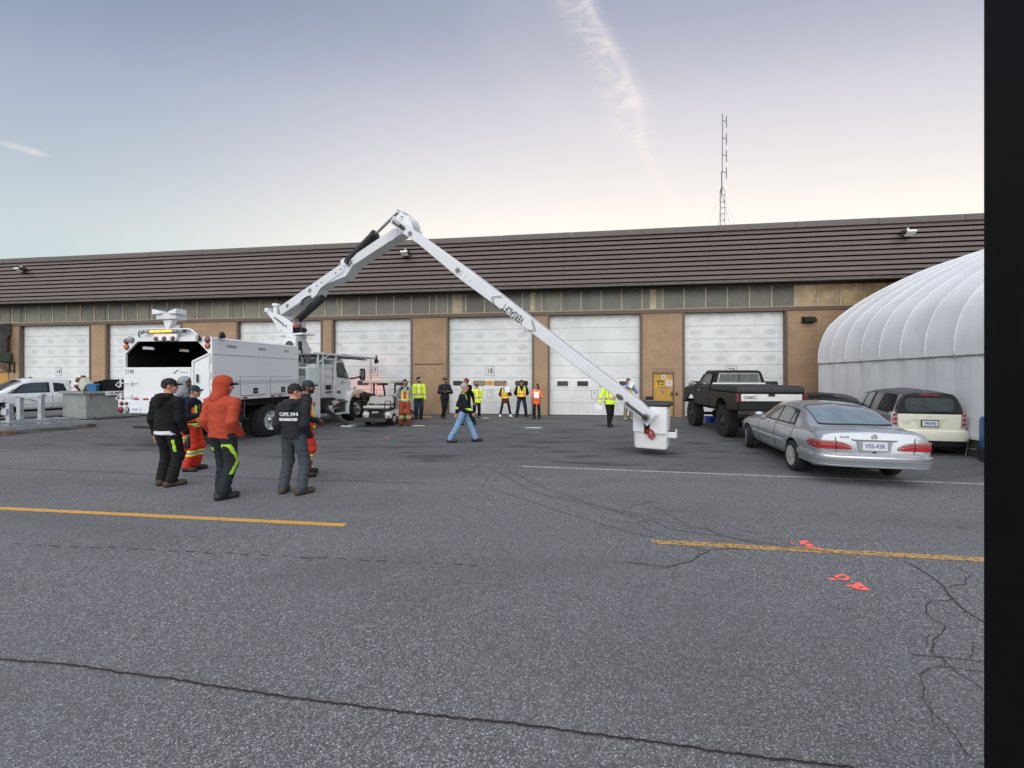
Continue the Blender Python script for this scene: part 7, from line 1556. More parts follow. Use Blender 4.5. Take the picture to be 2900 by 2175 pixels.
def person(pos, heading, h, label, top, legs, boot, skin='light', bulk=1.0, feet=((-.11, 0, 8), (.11, 0, 8)), armL='down', armR='down', lean=(0, 0), head=(0, 0), hair=None, cap=None, hood=None, beard=None, vest=None, bands=(), hem=.86, coat=None, res=.015, female=False, glasses=False, bend=0.0, sleeve_bands=None, boot_top=.0, tucked=None, group=None, hold=None, longhair=False, legbulk=1.0, gloves=None, hipshift=0.0, extra=None, hoodmat=None):
    k = h / 1.78; MT = []
    def mi(m):
        if m not in MT: MT.append(m)
        return MT.index(m)
    sk = SKIN[skin]; B = bulk
    # joints (facing +y, right hand at +x)
    drop = 0.0
    hipz = .925
    f = [np.array([x, y, .095]) for x, y, _ in feet]
    spread = max(abs(f[0][0] - f[1][0]), abs(f[0][1] - f[1][1])); hipz -= max(0, spread - .3) ** 2 * .33
    hx = .095; pel = V3(hipshift, (f[0][1] + f[1][1]) / 2 + lean[1] * .3, hipz + .05)
    hips = [pel + V3(-hx, 0, -.05), pel + V3(hx, 0, -.05)]
    toe = [V3(-math.sin(R(-a)) if False else math.sin(R(a)) * (1 if i else -1), math.cos(R(a)), 0) for i, (_, _, a) in enumerate(feet)]
    lift = [0.0, 0.0]
    kn = [ik(hips[i], f[i], .425, .425, toe[i] * .6 + V3(0, 1, 0)) for i in (0, 1)]
    bd = R(bend); up = V3(lean[0], math.sin(bd) + lean[1], math.cos(bd)); up /= np.linalg.norm(up); fw = V3(0, math.cos(bd), -math.sin(bd)); rt = V3(1, 0, 0)
    def T(x, y, z): return pel + rt * x + fw * y + up * z      # torso frame, z above the pelvis
    shw = (.168 if female else .190) * (1 + (B - 1) * .6)
    sh = [T(-shw, 0, .435), T(shw, 0, .435)]
    neck0, neck1 = T(0, .005, .47), T(0, .02, .57); hc = T(0, .045, .68)
    def arm(i, pose):
        s = 1 if i else -1; S = sh[i]
        P = {'down': ((.04, -.03, -.29), (.055, .03, -.54), (0, .15, -1)), 'back': ((.09, -.12, -.27), (-.08, -.17, -.46), (-.6, -.1, -.7)), 'pocket': ((.025, -.075, -.28), (.02, .085, -.48), (-.35, .35, -.9)), 'cross': ((.09, .07, -.27), (-.19, .21, -.22), (-1, -.05, .1)),
             'crossunder': ((.09, .07, -.28), (-.17, .17, -.27), (-1, .1, .0)), 'paper': ((.08, .01, -.29), (-.03, .22, -.22), (-.35, 1, .15)), 'chest': ((.09, .0, -.28), (-.09, .22, -.11), (-.6, .6, .5)), 'phone': ((.14, .06, -.25), (-.01, .11, .06), (-.5, -.1, .8)), 'face': ((.14, .12, -.20), (-.08, .20, .10), (-.6, .1, .6)),
             'swingf': ((.05, .10, -.28), (.03, .28, -.46), (0, .45, -.9)), 'swingb': ((.06, -.16, -.25), (.06, -.22, -.50), (0, -.25, -1)), 'out': ((.13, -.02, -.27), (.22, .05, -.50), (.25, .1, -1)), 'reach': ((.03, .22, -.20), (-.02, .45, -.24), (0, 1, -.2)), 'hold': ((.05, -.02, -.29), (.075, .07, -.53), (0, .25, -1)), 'front': ((.10, -.02, -.29), (-.03, .18, -.38), (-.7, .6, -.3))}[pose]
        e, w_, hd = P; t = lambda q: rt * q[0] * s + fw * q[1] + up * q[2]
        return S + t(e), S + t(w_), t(hd) / np.linalg.norm(t(hd))
    A = [arm(0, armL), arm(1, armR)]
    # labelled primitives: (label, function, blend)
    PR_ = []
    def add(lab, fn): PR_.append((lab, fn))
    cb = .018 * (B if B > 1 else 1)
    hemz = hem - 0.0
    add('torso', lambda p: rcone(p, T(0, -.005, .36), T(0, .0, .12), .150 * B, .145 * B, None if False else (1.12, .82, 1)))
    add('torso', lambda p: rcone(p, T(-shw + .06, -.01, .41), T(shw - .06, -.01, .41), .086, .086))
    for s in (-1, 1): add('torso', lambda p, s=s: rcone(p, T(0, -.01, .485), T(s * (shw - .01), -.005, .435), .062, .066))
    hz_ = (coat or hem) - hipz - .05
    add('torso', lambda p: rcone(p, T(0, .012, .14), T(0, .012, min(.0, hz_ - .02)), .152 * B, .166 * B, (1.10, .88, 1)))
    if female: add('torso', lambda p: ellip(p, T(0, .075, .30), (.13, .075, .075)))
    add('torso', lambda p: rcone(p, T(0, -.005, .46), T(0, .01, .52), .075, .066))
    for i in (0, 1):
        e, w_, hd = A[i]
        add('arm%d' % i, lambda p, S=sh[i], e=e: rcone(p, S, e, .078 * (B * .5 + .5), .064 * (B * .5 + .5))); add('arm%d' % i, lambda p, e=e, w_=w_: rcone(p, e, w_, .064 * (B * .5 + .5), .050))
        lb_ = legbulk
        add('leg%d' % i, lambda p, a=hips[i], b=kn[i]: rcone(p, a, b, .104 * lb_ * (B * .5 + .5), .084 * lb_)); add('leg%d' % i, lambda p, a=kn[i], b=f[i] + V3(0, -.01, .03): rcone(p, a, b, .083 * lb_, .080 * lb_))
        fo = f[i] - V3(0, 0, .045)
        add('boot%d' % i, lambda p, a=fo + toe[i] * (-.06), b=fo + toe[i] * .15 - V3(0, 0, .006): rcone(p, a, b, .058, .050, (1, 1, .95)))
        add('boot%d' % i, lambda p, a=f[i], b=f[i] + V3(0, -.012, .07 + boot_top): rcone(p, a, b, .052, .056))
    add('leg0', lambda p: rcone(p, pel + V3(-.05, 0, -.03), pel + V3(.05, 0, -.03), .125 * (B * .7 + .3), .125 * (B * .7 + .3), (1, .86, 1)))
    add('neck', lambda p: rcone(p, neck0, neck1, .060, .057))
    if hood == 'down':
        add('hood', lambda p: rcone(p, T(-.085, -.075, .50), T(.085, -.075, .50), .058, .058)); add('hood', lambda p: rcone(p, T(0, -.115, .50), T(0, -.135, .40), .075, .055, (1.25, 1, 1)))
        for s in (-1, 1): add('hood', lambda p, s=s: rcone(p, T(s * .095, -.05, .515), T(s * .05, .075, .47), .042, .030))
    labs = sorted({a for a, _ in PR_})
    PR_.append(('cut', None))
    def field(p, want=False):
        G_ = {}
        for lab, fn in PR_:
            if fn is None:
                G_['torso'] = np.maximum(G_['torso'], hz_ + .010 * np.sin(9 * p[:, 0]) * np.sin(7 * p[:, 1]) - (p - pel) @ up); continue
            d = fn(p); G_[lab] = d if lab not in G_ else smin(G_[lab], d, .045)
        # cloth folds
        fold = .0042 * (np.sin(52 * p[:, 2] + 21 * p[:, 0] + 3 * np.sin(17 * p[:, 1])) * np.sin(19 * p[:, 0] + 11 * p[:, 2] + 9 * p[:, 1]) + .8 * np.sin(70 * p[:, 2] + 38 * p[:, 1] - 27 * p[:, 0]) * np.sin(9 * p[:, 2] + 5))
        for lab in G_:
            if lab[:3] in ('leg', 'arm'): G_[lab] = G_[lab] + fold
            elif lab in ('torso', 'hood'): G_[lab] = G_[lab] + fold * .7
        if want: return np.argmin(np.stack([G_[l] for l in labs]), 0)
        # the upper body ends at the hem, trouser legs end above the shoe
        d = None
        for lab in labs: d = G_[lab] if d is None else smin(d, G_[lab], .02 if lab[:3] in ('leg', 'arm', 'hoo') else .012)
        return np.maximum(d, -p[:, 2] + .0)
    allp = np.array([*sh, *[a[0] for a in A], *[a[1] for a in A], *hips, *kn, *f, neck1, pel])
    lo = allp.min(0) - .22; hi = allp.max(0) + .2; lo[2] = -.02
    for i in (0, 1): lo = np.minimum(lo, f[i] - V3(.12, .12, .12)); hi = np.maximum(hi, f[i] + toe[i] * .2 + V3(.06, .06, .0))
    lo[2] = -.03
    V, Q = snets(field, lo, hi, res)
    cen = V[Q].mean(1); lab = np.array(labs)[field(cen, True)]
    # which material each face takes
    fm = np.zeros(len(Q), int)
    tm_, lm, bm2 = mi(top), mi(legs), mi(boot)
    for l in labs:
        s = lab == l
        if l == 'torso': fm[s] = tm_
        elif l[:3] == 'arm': fm[s] = tm_
        elif l == 'hood': fm[s] = mi(hoodmat or top)
        elif l[:3] == 'leg': fm[s] = lm
        elif l[:4] == 'boot': fm[s] = bm2
        elif l == 'neck': fm[s] = mi(sk)
    s = np.char.startswith(lab, 'boot') & (cen[:, 2] < .022); fm[s] = mi(soles)
    rel = cen - pel
    ux = rel @ rt; uy = rel @ fw; uz = rel @ up
    for sel, m in bands:
        s = sel(lab, cen, ux, uy, uz); fm[s] = mi(m)
    if tucked is not None: fm[(lab == 'torso') & (uz < tucked[0])] = mi(tucked[1])
    if extra: extra(lab, cen, ux, uy, uz, fm, mi)
    VV = [V]; QQ = [Q]; FM = [fm]; off = len(V)
    def put(v, q, m_): 
        nonlocal off
        VV.append(v); QQ.append(q + off); FM.append(m_); off += len(v)
    # hands
    for i in (0, 1):
        pose = (armL, armR)[i]; e, w_, hd = A[i]; s = 1 if i else -1
        if pose == 'pocket' : continue
        side = rt * s; pn = np.cross(hd, fw if abs(hd @ fw) < .8 else up); pn /= np.linalg.norm(pn)
        if pose in ('down', 'swingf', 'swingb', 'out', 'hold'): pn = -side - hd * (-side @ hd); pn /= np.linalg.norm(pn)
        wd = np.cross(hd, pn); wd /= np.linalg.norm(wd)
        if wd @ fw < 0 and pose in ('down', 'swingf', 'swingb', 'out', 'hold'): wd = -wd
        curl = {'down': .35, 'swingf': .7, 'swingb': .55, 'out': .9, 'hold': .85, 'paper': .8, 'chest': .8, 'phone': .9, 'face': .7, 'cross': .3, 'crossunder': .3, 'back': .5, 'reach': .4, 'front': .5}[pose]
        hp = [(w_, w_ + hd * .05, .030, .034)]
        pr2 = [lambda p: rcone(p, w_ - hd * .02, w_ + hd * .055, .027, .030), lambda p: rcone(p, w_ + hd * .05 - wd * .028, w_ + hd * .085 - wd * .028, .019, .017), lambda p: rcone(p, w_ + hd * .05 + wd * .026, w_ + hd * .088 + wd * .026, .019, .017)]
        for j in range(4):
            o_ = (-.034 + .0225 * j); b0 = w_ + hd * .088 + wd * o_; L1 = (.036, .045, .048, .043)[j]; d1 = hd * math.cos(curl * .7) + pn * math.sin(curl * .7); d2 = hd * math.cos(curl * 1.6) + pn * math.sin(curl * 1.6); d3 = hd * math.cos(curl * 2.3) + pn * math.sin(curl * 2.3)
            b1 = b0 + d1 * L1; b2 = b1 + d2 * L1 * .65; b3 = b2 + d3 * L1 * .5
            for u0, u1, r0_, r1_ in ((b0, b1, .0098, .0090), (b1, b2, .0090, .0084), (b2, b3, .0084, .0072)): pr2.append(lambda p, u0=u0, u1=u1, r0_=r0_, r1_=r1_: rcone(p, u0, u1, r0_, r1_))
        t0 = w_ + hd * .035 + wd * .030; td = hd * .6 + wd * .55 + pn * .45; td /= np.linalg.norm(td); t1 = t0 + td * .045; td2 = hd * .9 + pn * .45 + wd * .1; td2 /= np.linalg.norm(td2); t2 = t1 + td2 * .034
        pr2 += [lambda p: rcone(p, t0, t1, .015, .0115), lambda p: rcone(p, t1, t2, .0115, .0092)]
        def hf(p):
            d = None
            for fn in pr2: q = fn(p); d = q if d is None else smin(d, q, .006)
            return d
        c_ = w_ + hd * .075 + pn * .02; v, q = snets(hf, c_ - .125, c_ + .125, .0065 if res < .018 else .0085)
        put(v, q, np.full(len(q), mi(gloves or sk)))
    # head, turned on the neck
    ya, pi_ = R(head[0]), R(head[1]); HR = np.array(Matrix.Rotation(ya, 3, 'Z') @ Matrix.Rotation(-pi_ - bd * .4, 3, 'X'))
    hs = 1.0
    hp_ = [lambda p: ellip(p, (0, -.012, .03), (.076, .096, .095)), lambda p: ellip(p, (0, .022, -.035), (.060, .070, .085)), lambda p: rcone(p, V3(-.02, .062, -.092), V3(.02, .062, -.092), .022, .022), lambda p: rcone(p, V3(0, .088, .012), V3(0, .106, -.028), .009, .014), lambda p: rcone(p, V3(-.036, .074, .030), V3(.036, .074, .030), .015, .015),
           lambda p: rcone(p, V3(-.018, .083, -.060), V3(.018, .083, -.060), .010, .010), lambda p: rcone(p, V3(0, -.02, -.05), V3(0, -.025, -.14), .056, .058)]
    for s in (-1, 1):
        hp_.append(lambda p, s=s: ellip(p, (s * .078, -.012, -.005), (.010, .020, .032))); hp_.append(lambda p, s=s: ellip(p, (s * .036, .066, -.032), (.024, .022, .022)))
    def hf(p):
        d = None
        for fn in hp_: q = fn(p); d = q if d is None else smin(d, q, .014)
        for s in (-1, 1): d = np.maximum(d, -(np.linalg.norm(p - V3(s * .031, .098, .008), axis=1) - .015)) * 1.0
        return d
    v, q = snets(hf, (-.12, -.14, -.17), (.12, .15, .15), .0085 if res < .018 else .0105); c_ = v[q].mean(1); m_ = np.full(len(q), mi(sk))
    eye = (np.abs(np.abs(c_[:, 0]) - .031) < .014) & (np.abs(c_[:, 2] - .008) < .008) & (c_[:, 1] > .06); m_[eye] = mi(eyem)
    brow = (np.abs(np.abs(c_[:, 0]) - .031) < .020) & (np.abs(c_[:, 2] - .030) < .006) & (c_[:, 1] > .06); m_[brow] = mi(hairm[hair or 'brown'])
    lip = (np.abs(c_[:, 0]) < .024) & (np.abs(c_[:, 2] + .060) < .008) & (c_[:, 1] > .07); m_[lip] = mi(lipm)
    if beard: bb = (c_[:, 2] < -.035 - .3 * (np.abs(c_[:, 0]) < .02) * 0) & (c_[:, 1] > -.0) & ~lip & (c_[:, 2] > -.125) & ((c_[:, 2] < -.048) | (np.abs(c_[:, 0]) > .045)); m_[bb] = mi(hairm[beard])
    HT = lambda x: (x @ HR.T) * hs + hc
    put(HT(v), q, m_)
    if glasses: pass
    # assemble
    V = np.concatenate(VV) * k; Q = np.concatenate(QQ); FMa = np.concatenate(FM)
    me = bpy.data.meshes.new('person'); me.from_pydata(V.tolist(), [], Q.tolist())
    for m in MT: me.materials.append(m)
    me.polygons.foreach_set('material_index', FMa.astype(np.int32)); me.polygons.foreach_set('use_smooth', [True] * len(Q)); me.update()
    o = bpy.data.objects.new('person', me); C.objects.link(o); o.location = pos; o.rotation_euler = (0, 0, R(heading - 90)); tag(o, label, 'person', group)
    def child(nm, v, q, mats, idx=None, smooth=True):
        m2 = bpy.data.meshes.new(nm); m2.from_pydata((np.asarray(v) * k).tolist(), [], [tuple(x) for x in q])
        for m in (mats if isinstance(mats, list) else [mats]): m2.materials.append(m)
        if idx is not None: m2.polygons.foreach_set('material_index', np.asarray(idx, np.int32))
        return link(nm, m2, o, 60 if smooth else None)
    # garments worn over: lifted copies of parts of the surface
    def over(nm, sel, d, matf):
        qs = Q[:len(lab)][sel]; 
        if not len(qs): return
        vn = np.zeros_like(V); a = V[Q[:, 2]] - V[Q[:, 0]]; b = V[Q[:, 3]] - V[Q[:, 1]]; n = np.cross(a, b); 
        for j in range(4): np.add.at(vn, Q[:, j], n)
        vn /= np.linalg.norm(vn, axis=1)[:, None] + 1e-9
        u_, inv = np.unique(qs, return_inverse=True); vv = V[u_] + vn[u_] * d; qq = inv.reshape(qs.shape)
        m_ = matf(cen[sel], ux[sel], uy[sel], uz[sel]); ml = []; ids = []
        for x in m_:
            if x not in ml: ml.append(x)
            ids.append(ml.index(x))
        m2 = bpy.data.meshes.new(nm); m2.from_pydata(vv.tolist(), [], qq.tolist())
        for m in ml: m2.materials.append(m)
        m2.polygons.foreach_set('material_index', np.array(ids, np.int32)); ob = link(nm, m2, o, 0, fix=False); return ob
    if vest:
        zt, zb_, vm, tmx, tex = vest
        sel = (lab == 'torso') & (uz > zb_) & (uz < zt) & ~((uy > 0) & (uz > .20) & (np.abs(ux) < (uz - .20) * .36))
        def vmat(c, x, y, z):
            r_ = []
            for a, d, e in zip(np.abs(x), y, z):
                if .075 < a < .125 and e > .02: r_.append(tex if (.088 < a < .112) else tmx)
                elif zb_ + .10 < e < zb_ + .19: r_.append(tex if zb_ + .122 < e < zb_ + .168 else tmx)
                elif e < zb_ + .02: r_.append(tmx)
                else: r_.append(vm)
            return r_
        over('safety_vest', sel, .012, vmat)
    for i in (0, 1):
        ob = over('boot', lab == 'boot%d' % i, .004, lambda c, x, y, z: [soles if a < .022 else boot for a in c[:, 2]])
    # hair, cap, hood
    def part(nm, fn, lo, hi, m, r_=None, mats=None):
        v, q = snets(fn, lo, hi, r_ or (.009 if res < .018 else .011)); 
        return child(nm, HT(v), q, m)
    if longhair: part('hair', lambda p: np.minimum(np.maximum(ellip(p, (0, -.022, .035), (.092, .112, .108)), (p[:, 1] - .055) + np.maximum(0, .05 - p[:, 2]) * 1.3), smin(rcone(p, V3(-.045, -.06, -.02), V3(-.055, -.075, -.25), .062, .038), rcone(p, V3(.045, -.06, -.02), V3(.055, -.07, -.25), .062, .038), .04)), (-.14, -.17, -.32), (.14, .14, .16), hairm[hair])
    elif hair and not (hood == 'up') and hair != 'none':
        part('hair', lambda p: np.maximum(p[:, 2] - (.030 if cap else 9), np.maximum(np.maximum(ellip(p, (0, -.018, .042), (.085, .108, .104)), -(p[:, 2] + .055 - np.maximum(0, p[:, 1] + .02) * 1.55)), -(ellip(p, (0, -.012, .03), (.070, .090, .088)))) + .004 * np.sin(60 * p[:, 0]) * np.sin(50 * p[:, 2] + 30 * p[:, 1])), (-.13, -.15, -.12), (.13, .13, .17), hairm[hair])
    if cap:
        cm, vm2, flip = cap; s = -1 if flip else 1
        dome = part('cap', lambda p: np.maximum(np.maximum(ellip(p, (0, -.014, .045), (.088, .108, .098)), -(p[:, 2] - .030 - p[:, 1] * .12)), -ellip(p, (0, -.014, .04), (.079, .099, .089))), (-.13, -.15, 0), (.13, .14, .17), cm)
        vis = []; n = 13; rows = []
        for j, (rx, ry, dz) in enumerate(((.082, .090, .040), (.078, .135, .046), (.060, .172, .034))):
            rows.append([(rx * math.sin(t), s * (ry * math.cos(t)), dz + .012 * math.cos(t) - .010 * (1 - math.cos(t)) - (.016 if j == 2 else 0) * abs(math.sin(t))) for t in np.linspace(-1.25, 1.25, n)])
        vv = np.array([q_ for r_ in rows for q_ in r_]); vv2 = vv - V3(0, 0, .008); qq = []
        for base in (0, 3 * n):
            for i in range(2):
                for j in range(n - 1): qq.append((base + i * n + j, base + i * n + j + 1, base + (i + 1) * n + j + 1, base + (i + 1) * n + j))
        for j in range(n - 1): qq.append((2 * n + j, 2 * n + j + 1, 5 * n + j + 1, 5 * n + j))
        child('cap_visor', HT(np.concatenate([vv, vv2])), qq, vm2)
    if hood == 'up':
        part('hood', lambda p: np.maximum(smin(ellip(p, (0, -.030, .030), (.108, .135, .130)), rcone(p, V3(0, -.03, -.06), V3(0, -.05, -.17), .098, .125, (1.1, 1, 1)), .05) + .004 * np.sin(40 * p[:, 2] + 20 * p[:, 0]), -smin(ellip(p, (0, .11, -.005), (.073, .10, .105)), rcone(p, V3(0, .02, 0), V3(0, .2, -.02), .070, .085), .03)), (-.19, -.20, -.31), (.19, .15, .19), hoodmat or top)
    if glasses:
        mb = MB()
        for s in (-1, 1): mb.box((s * .034 - .022, .103, -.006), (s * .034 + .022, .107, .022)); mb.beam((s * .056, .103, .014), (s * .082, 0, .012), .004, .004)
        child('glasses', HT(np.array(mb.v)), mb.f, M('glasses_dark', (.03, .03, .03), .1), smooth=False)
    o['wr'] = 0; del o['wr']
    Wd = lambda q: o.matrix_basis @ Vector((np.asarray(q) * k).tolist())
    return o, [Wd(A[0][1] + A[0][2] * .09), Wd(A[1][1] + A[1][2] * .09)], Wd
def leg_band(z0, lime=yelv): 
    return [(lambda l, c, x, y, z: np.char.startswith(l, 'leg') & (c[:, 2] > z0) & (c[:, 2] < z0 + .105), silv), (lambda l, c, x, y, z: np.char.startswith(l, 'leg') & (((c[:, 2] > z0) & (c[:, 2] < z0 + .026)) | ((c[:, 2] > z0 + .08) & (c[:, 2] < z0 + .105))), lime)]
def hv_tape(zb=.02, arm=True, m1=tapeo, m2=silv):
    r_ = [(lambda l, c, x, y, z: (l == 'torso') & (np.abs(x) > .07) & (np.abs(x) < .125) & (z > zb), m1), (lambda l, c, x, y, z: (l == 'torso') & (np.abs(x) > .085) & (np.abs(x) < .11) & (z > zb), m2), (lambda l, c, x, y, z: (l == 'torso') & (z > zb) & (z < zb + .085), m1), (lambda l, c, x, y, z: (l == 'torso') & (z > zb + .022) & (z < zb + .063), m2)]
    if arm: r_ += [(lambda l, c, x, y, z: np.char.startswith(l, 'arm') & (z > zb) & (z < zb + .08), m1), (lambda l, c, x, y, z: np.char.startswith(l, 'arm') & (z > zb + .02) & (z < zb + .06), m2)]
    return r_
blackc = cloth('hoodie_black', (.0075, .0075, .0085)); navyc = cloth('hoodie_navy', (.008, .012, .026)); charc = cloth('hoodie_charcoal', (.018, .020, .025)); greyc = cloth('hoodie_grey', (.26, .28, .30)); redh = cloth('hoodie_rust_red', (.39, .058, .028))
bpant = cloth('trousers_black', (.010, .010, .012)); gpant = cloth('trousers_grey', (.055, .066, .075)); dpant = cloth('trousers_slate', (.018, .022, .026)); jean = cloth('jeans_pale', (.20, .33, .52)); djean = cloth('jeans_dark', (.022, .032, .055)); khaki = cloth('trousers_khaki', (.30, .24, .17))
browncoat = cloth('coat_brown', (.085, .032, .015)); oliv = cloth('jacket_olive', (.030, .030, .018)); tights = cloth('tights_navy', (.010, .013, .022))
bootb = M('boot_brown', (.055, .032, .018), .7, var=.3, vscale=12); bootk = M('boot_black', (.012, .011, .011), .6, var=.3, vscale=12); bootw = M('boot_white', (.74, .74, .72), .5); boots_grey = M('boot_grey', (.10, .10, .09), .7)
capb = M('cap_black', (.010, .010, .011), .8); capn = M('cap_navy', (.014, .018, .028), .7); capg = M('cap_grey', (.06, .06, .055), .8); capo = M('cap_olive', (.035, .030, .020), .8); capr = M('cap_red', (.20, .014, .02), .7); capw = M('cap_white', (.65, .65, .65), .7); paperm = M('paper_white', (.78, .79, .84), .6)
NEAR = 'workers standing in the yard watching the boom'; FARG = 'people lined up along the building doors'
def at(px, py): return G(px, py)
def sheet(p, ax, ay, w, hh, label, curl=.03):
    p = Vector(p); ax = Vector(ax).normalized(); ay = Vector(ay).normalized(); n = ax.cross(ay); mb = MB(); rows = []
    for i in range(7):
        for_ = i / 6 - .5; rows.append([p + ax * w * for_ + ay * hh * (j / 4 - .5) + n * (curl * 4 * for_ * for_ + curl * .6 * (j / 4)) for j in range(5)])
    r2 = [[q + n * .0015 for q in r] for r in rows]; mb.loft(rows, closed=False, caps=False); mb.loft([r[::-1] for r in r2], closed=False, caps=False)
    o = mb.build('paper', paperm, smooth=60); return tag(o, label, 'paper')
# ---- the nearer group
o, hands, Wd = person(at(472, 1376), 84, 1.80, 'person in black hoodie and black cap holding a dark bottle, white shirt hem showing', blackc, bpant, bootb, 'ruddy', 1.13, ((-.13, .05, 12), (.12, -.02, 34)), 'down', 'hold', head=(-44, 2), hair='brown', cap=(capb, capb, False), hood='down', hem=.865, tucked=(-.045, M('shirt_white', (.62, .63, .66), .8)), res=.0125, group=NEAR,
    bands=[(lambda l, c, x, y, z: (l == 'leg1') & (c[:, 2] > .58) & (c[:, 2] < .78) & (x > .14) & (x < .175), limev)])
p = hands[1]; b_ = thing('drink_bottle', 'black drink bottle in the hand of the person in black hoodie', 'bottle', p + Vector((0, 0, -.19))); mb = MB(); mb.lathe([(.001, 0), (.036, .002), (.038, .02), (.038, .17), (.030, .20), (.001, .202)], (0, 0, 0), (0, 0, 1), 18); mb.build('bottle_body', M('bottle_black', (.01, .01, .011), .35), b_, smooth=40); mb = MB(); mb.lathe([(.024, .20), (.024, .235), (.001, .236)], (0, 0, 0), (0, 0, 1), 14); mb.build('bottle_cap', M('rubber', (.015, .015, .015), .8), b_, smooth=40)
person(at(520, 1300), 12, 1.82, 'person with grey hood up and red trousers behind the others by the truck', greyc, redp, bootk, 'brown', 1.02, ((-.14, .02, 10), (.14, -.02, 12)), 'pocket', 'pocket', head=(-6, -2), hair='black', hood='up', beard='black', hem=.88, res=.0135, group=NEAR, bands=leg_band(.40))
def navy_extra(lab, cen, ux, uy, uz, fm, mi):
    s = (lab == 'torso') & (uy > -.02) & (np.abs(ux) > .05) & (np.abs(ux) < .10) & (uz > .06) & (uz < .40); fm[s] = mi(yelv); s = (lab == 'torso') & (uy > -.02) & (np.abs(ux) >= .10) & (uz > .06) & (uz < .36); fm[s] = mi(orgv)
    s = (lab == 'torso') & (uz < .03); fm[s] = mi(silv); s = (lab == 'torso') & ((uz < -.035) | ((uz > -.005) & (uz < .03))); fm[s] = mi(yelv)
o, hands, Wd = person(at(545, 1332), 14, 1.66, 'person in navy hoodie, dark cap and glasses holding paper, high visibility vest underneath', navyc, redp, bootk, 'tan', .98, ((-.10, .03, 5), (.11, -.03, 18)), 'paper', 'paper', head=(-8, 0), hair='black', cap=(capn, capn, False), hood='down', glasses=True, hem=.92, res=.0125, group=NEAR, bands=leg_band(.33), extra=navy_extra)
q = (hands[0] + hands[1]) / 2; sheet(q + Vector((.10, -.02, -.12)), (.75, -.3, .25), (-.25, .1, 1), .22, .28, 'white paper sheet in the hands of the person in navy hoodie')
def red_extra(lab, cen, ux, uy, uz, fm, mi):
    s = (lab == 'leg1') & (((cen[:, 2] > .56) & (cen[:, 2] < .80) & (np.abs(uy + .02 - (.70 - cen[:, 2]) * .55) < .026)) | ((cen[:, 2] > .36) & (cen[:, 2] <= .56) & (np.abs(uy - .055 + (.56 - cen[:, 2]) * .5) < .028))) & (ux > .02); fm[s] = mi(limev)
    s = (lab == 'leg0') & (cen[:, 2] > .55) & (cen[:, 2] < .75) & (uy < -.03) & (ux < -.10); fm[s] = mi(limev)
person(at(632, 1408), 82, 1.83, 'person in rust red hoodie with hood up and dark trousers with lime patches', redh, dpant, bootk, 'ruddy', 1.13, ((-.10, .08, 12), (.10, -.10, 34)), 'pocket', 'pocket', head=(-44, 6), hair='brown', cap=(capb, capb, False), hood='up', hem=.90, res=.0125, group=NEAR, extra=red_extra)
o5, hands, Wd5 = person(at(832, 1398), 86, 1.72, 'person in charcoal hoodie with white lettering on the back and grey trousers', charc, gpant, bootb, 'ruddy', 1.11, ((-.19, .03, 14), (.16, -.03, 36)), 'pocket', 'pocket', head=(-46, 4), hair='brown', cap=(capb, capb, False), hood='down', hem=.91, res=.0125, group=NEAR)
def back_text(o, body, size, z, sx):                  # print following the curve of the back
    co = np.array([v.co for v in o.data.vertices])
    s = (np.abs(co[:, 2] - z) < .05) & (np.abs(co[:, 0]) < .19) & (co[:, 1] < -.03)
    fit = np.polyfit(co[s, 0], co[s, 1], 2); sl = np.polyfit(co[s, 2], co[s, 1] - np.polyval(fit, co[s, 0]), 1)
    cu = text_mesh(body, size, M('print_white', (.72, .72, .72), .7), 'print', o, None, .0, sx, .003)
    bm = bmesh.new(); bm.from_mesh(cu.data); bmesh.ops.triangulate(bm, faces=bm.faces); bmesh.ops.subdivide_edges(bm, edges=[e for e in bm.edges if e.calc_length() > .02], cuts=1); bm.to_mesh(cu.data); bm.free()
    for v in cu.data.vertices:
        X, Z = v.co.x, z + v.co.y; v.co = Vector((X, np.polyval(fit, X) + np.polyval(sl, Z) - .030, Z))
    return cu
t1 = back_text(o5, 'CUPE 394', .078, 1.26, .92); t2 = back_text(o5, 'RICHMOND', .056, 1.18, .95)
person(at(866, 1347), 30, 1.76, 'person in dark jacket and orange vest half hidden behind the lettered charcoal hoodie', charc, redp, bootk, 'brown', 1.0, ((-.14, .03, 10), (.13, -.02, 20)), 'front', 'front', head=(-14, 0), hair='black', cap=(capn, capn, False), hood='down', hem=.90, res=.0135, group=NEAR, bands=leg_band(.32), vest=(.42, -.06, orgv, yelv, silv), beard='black')
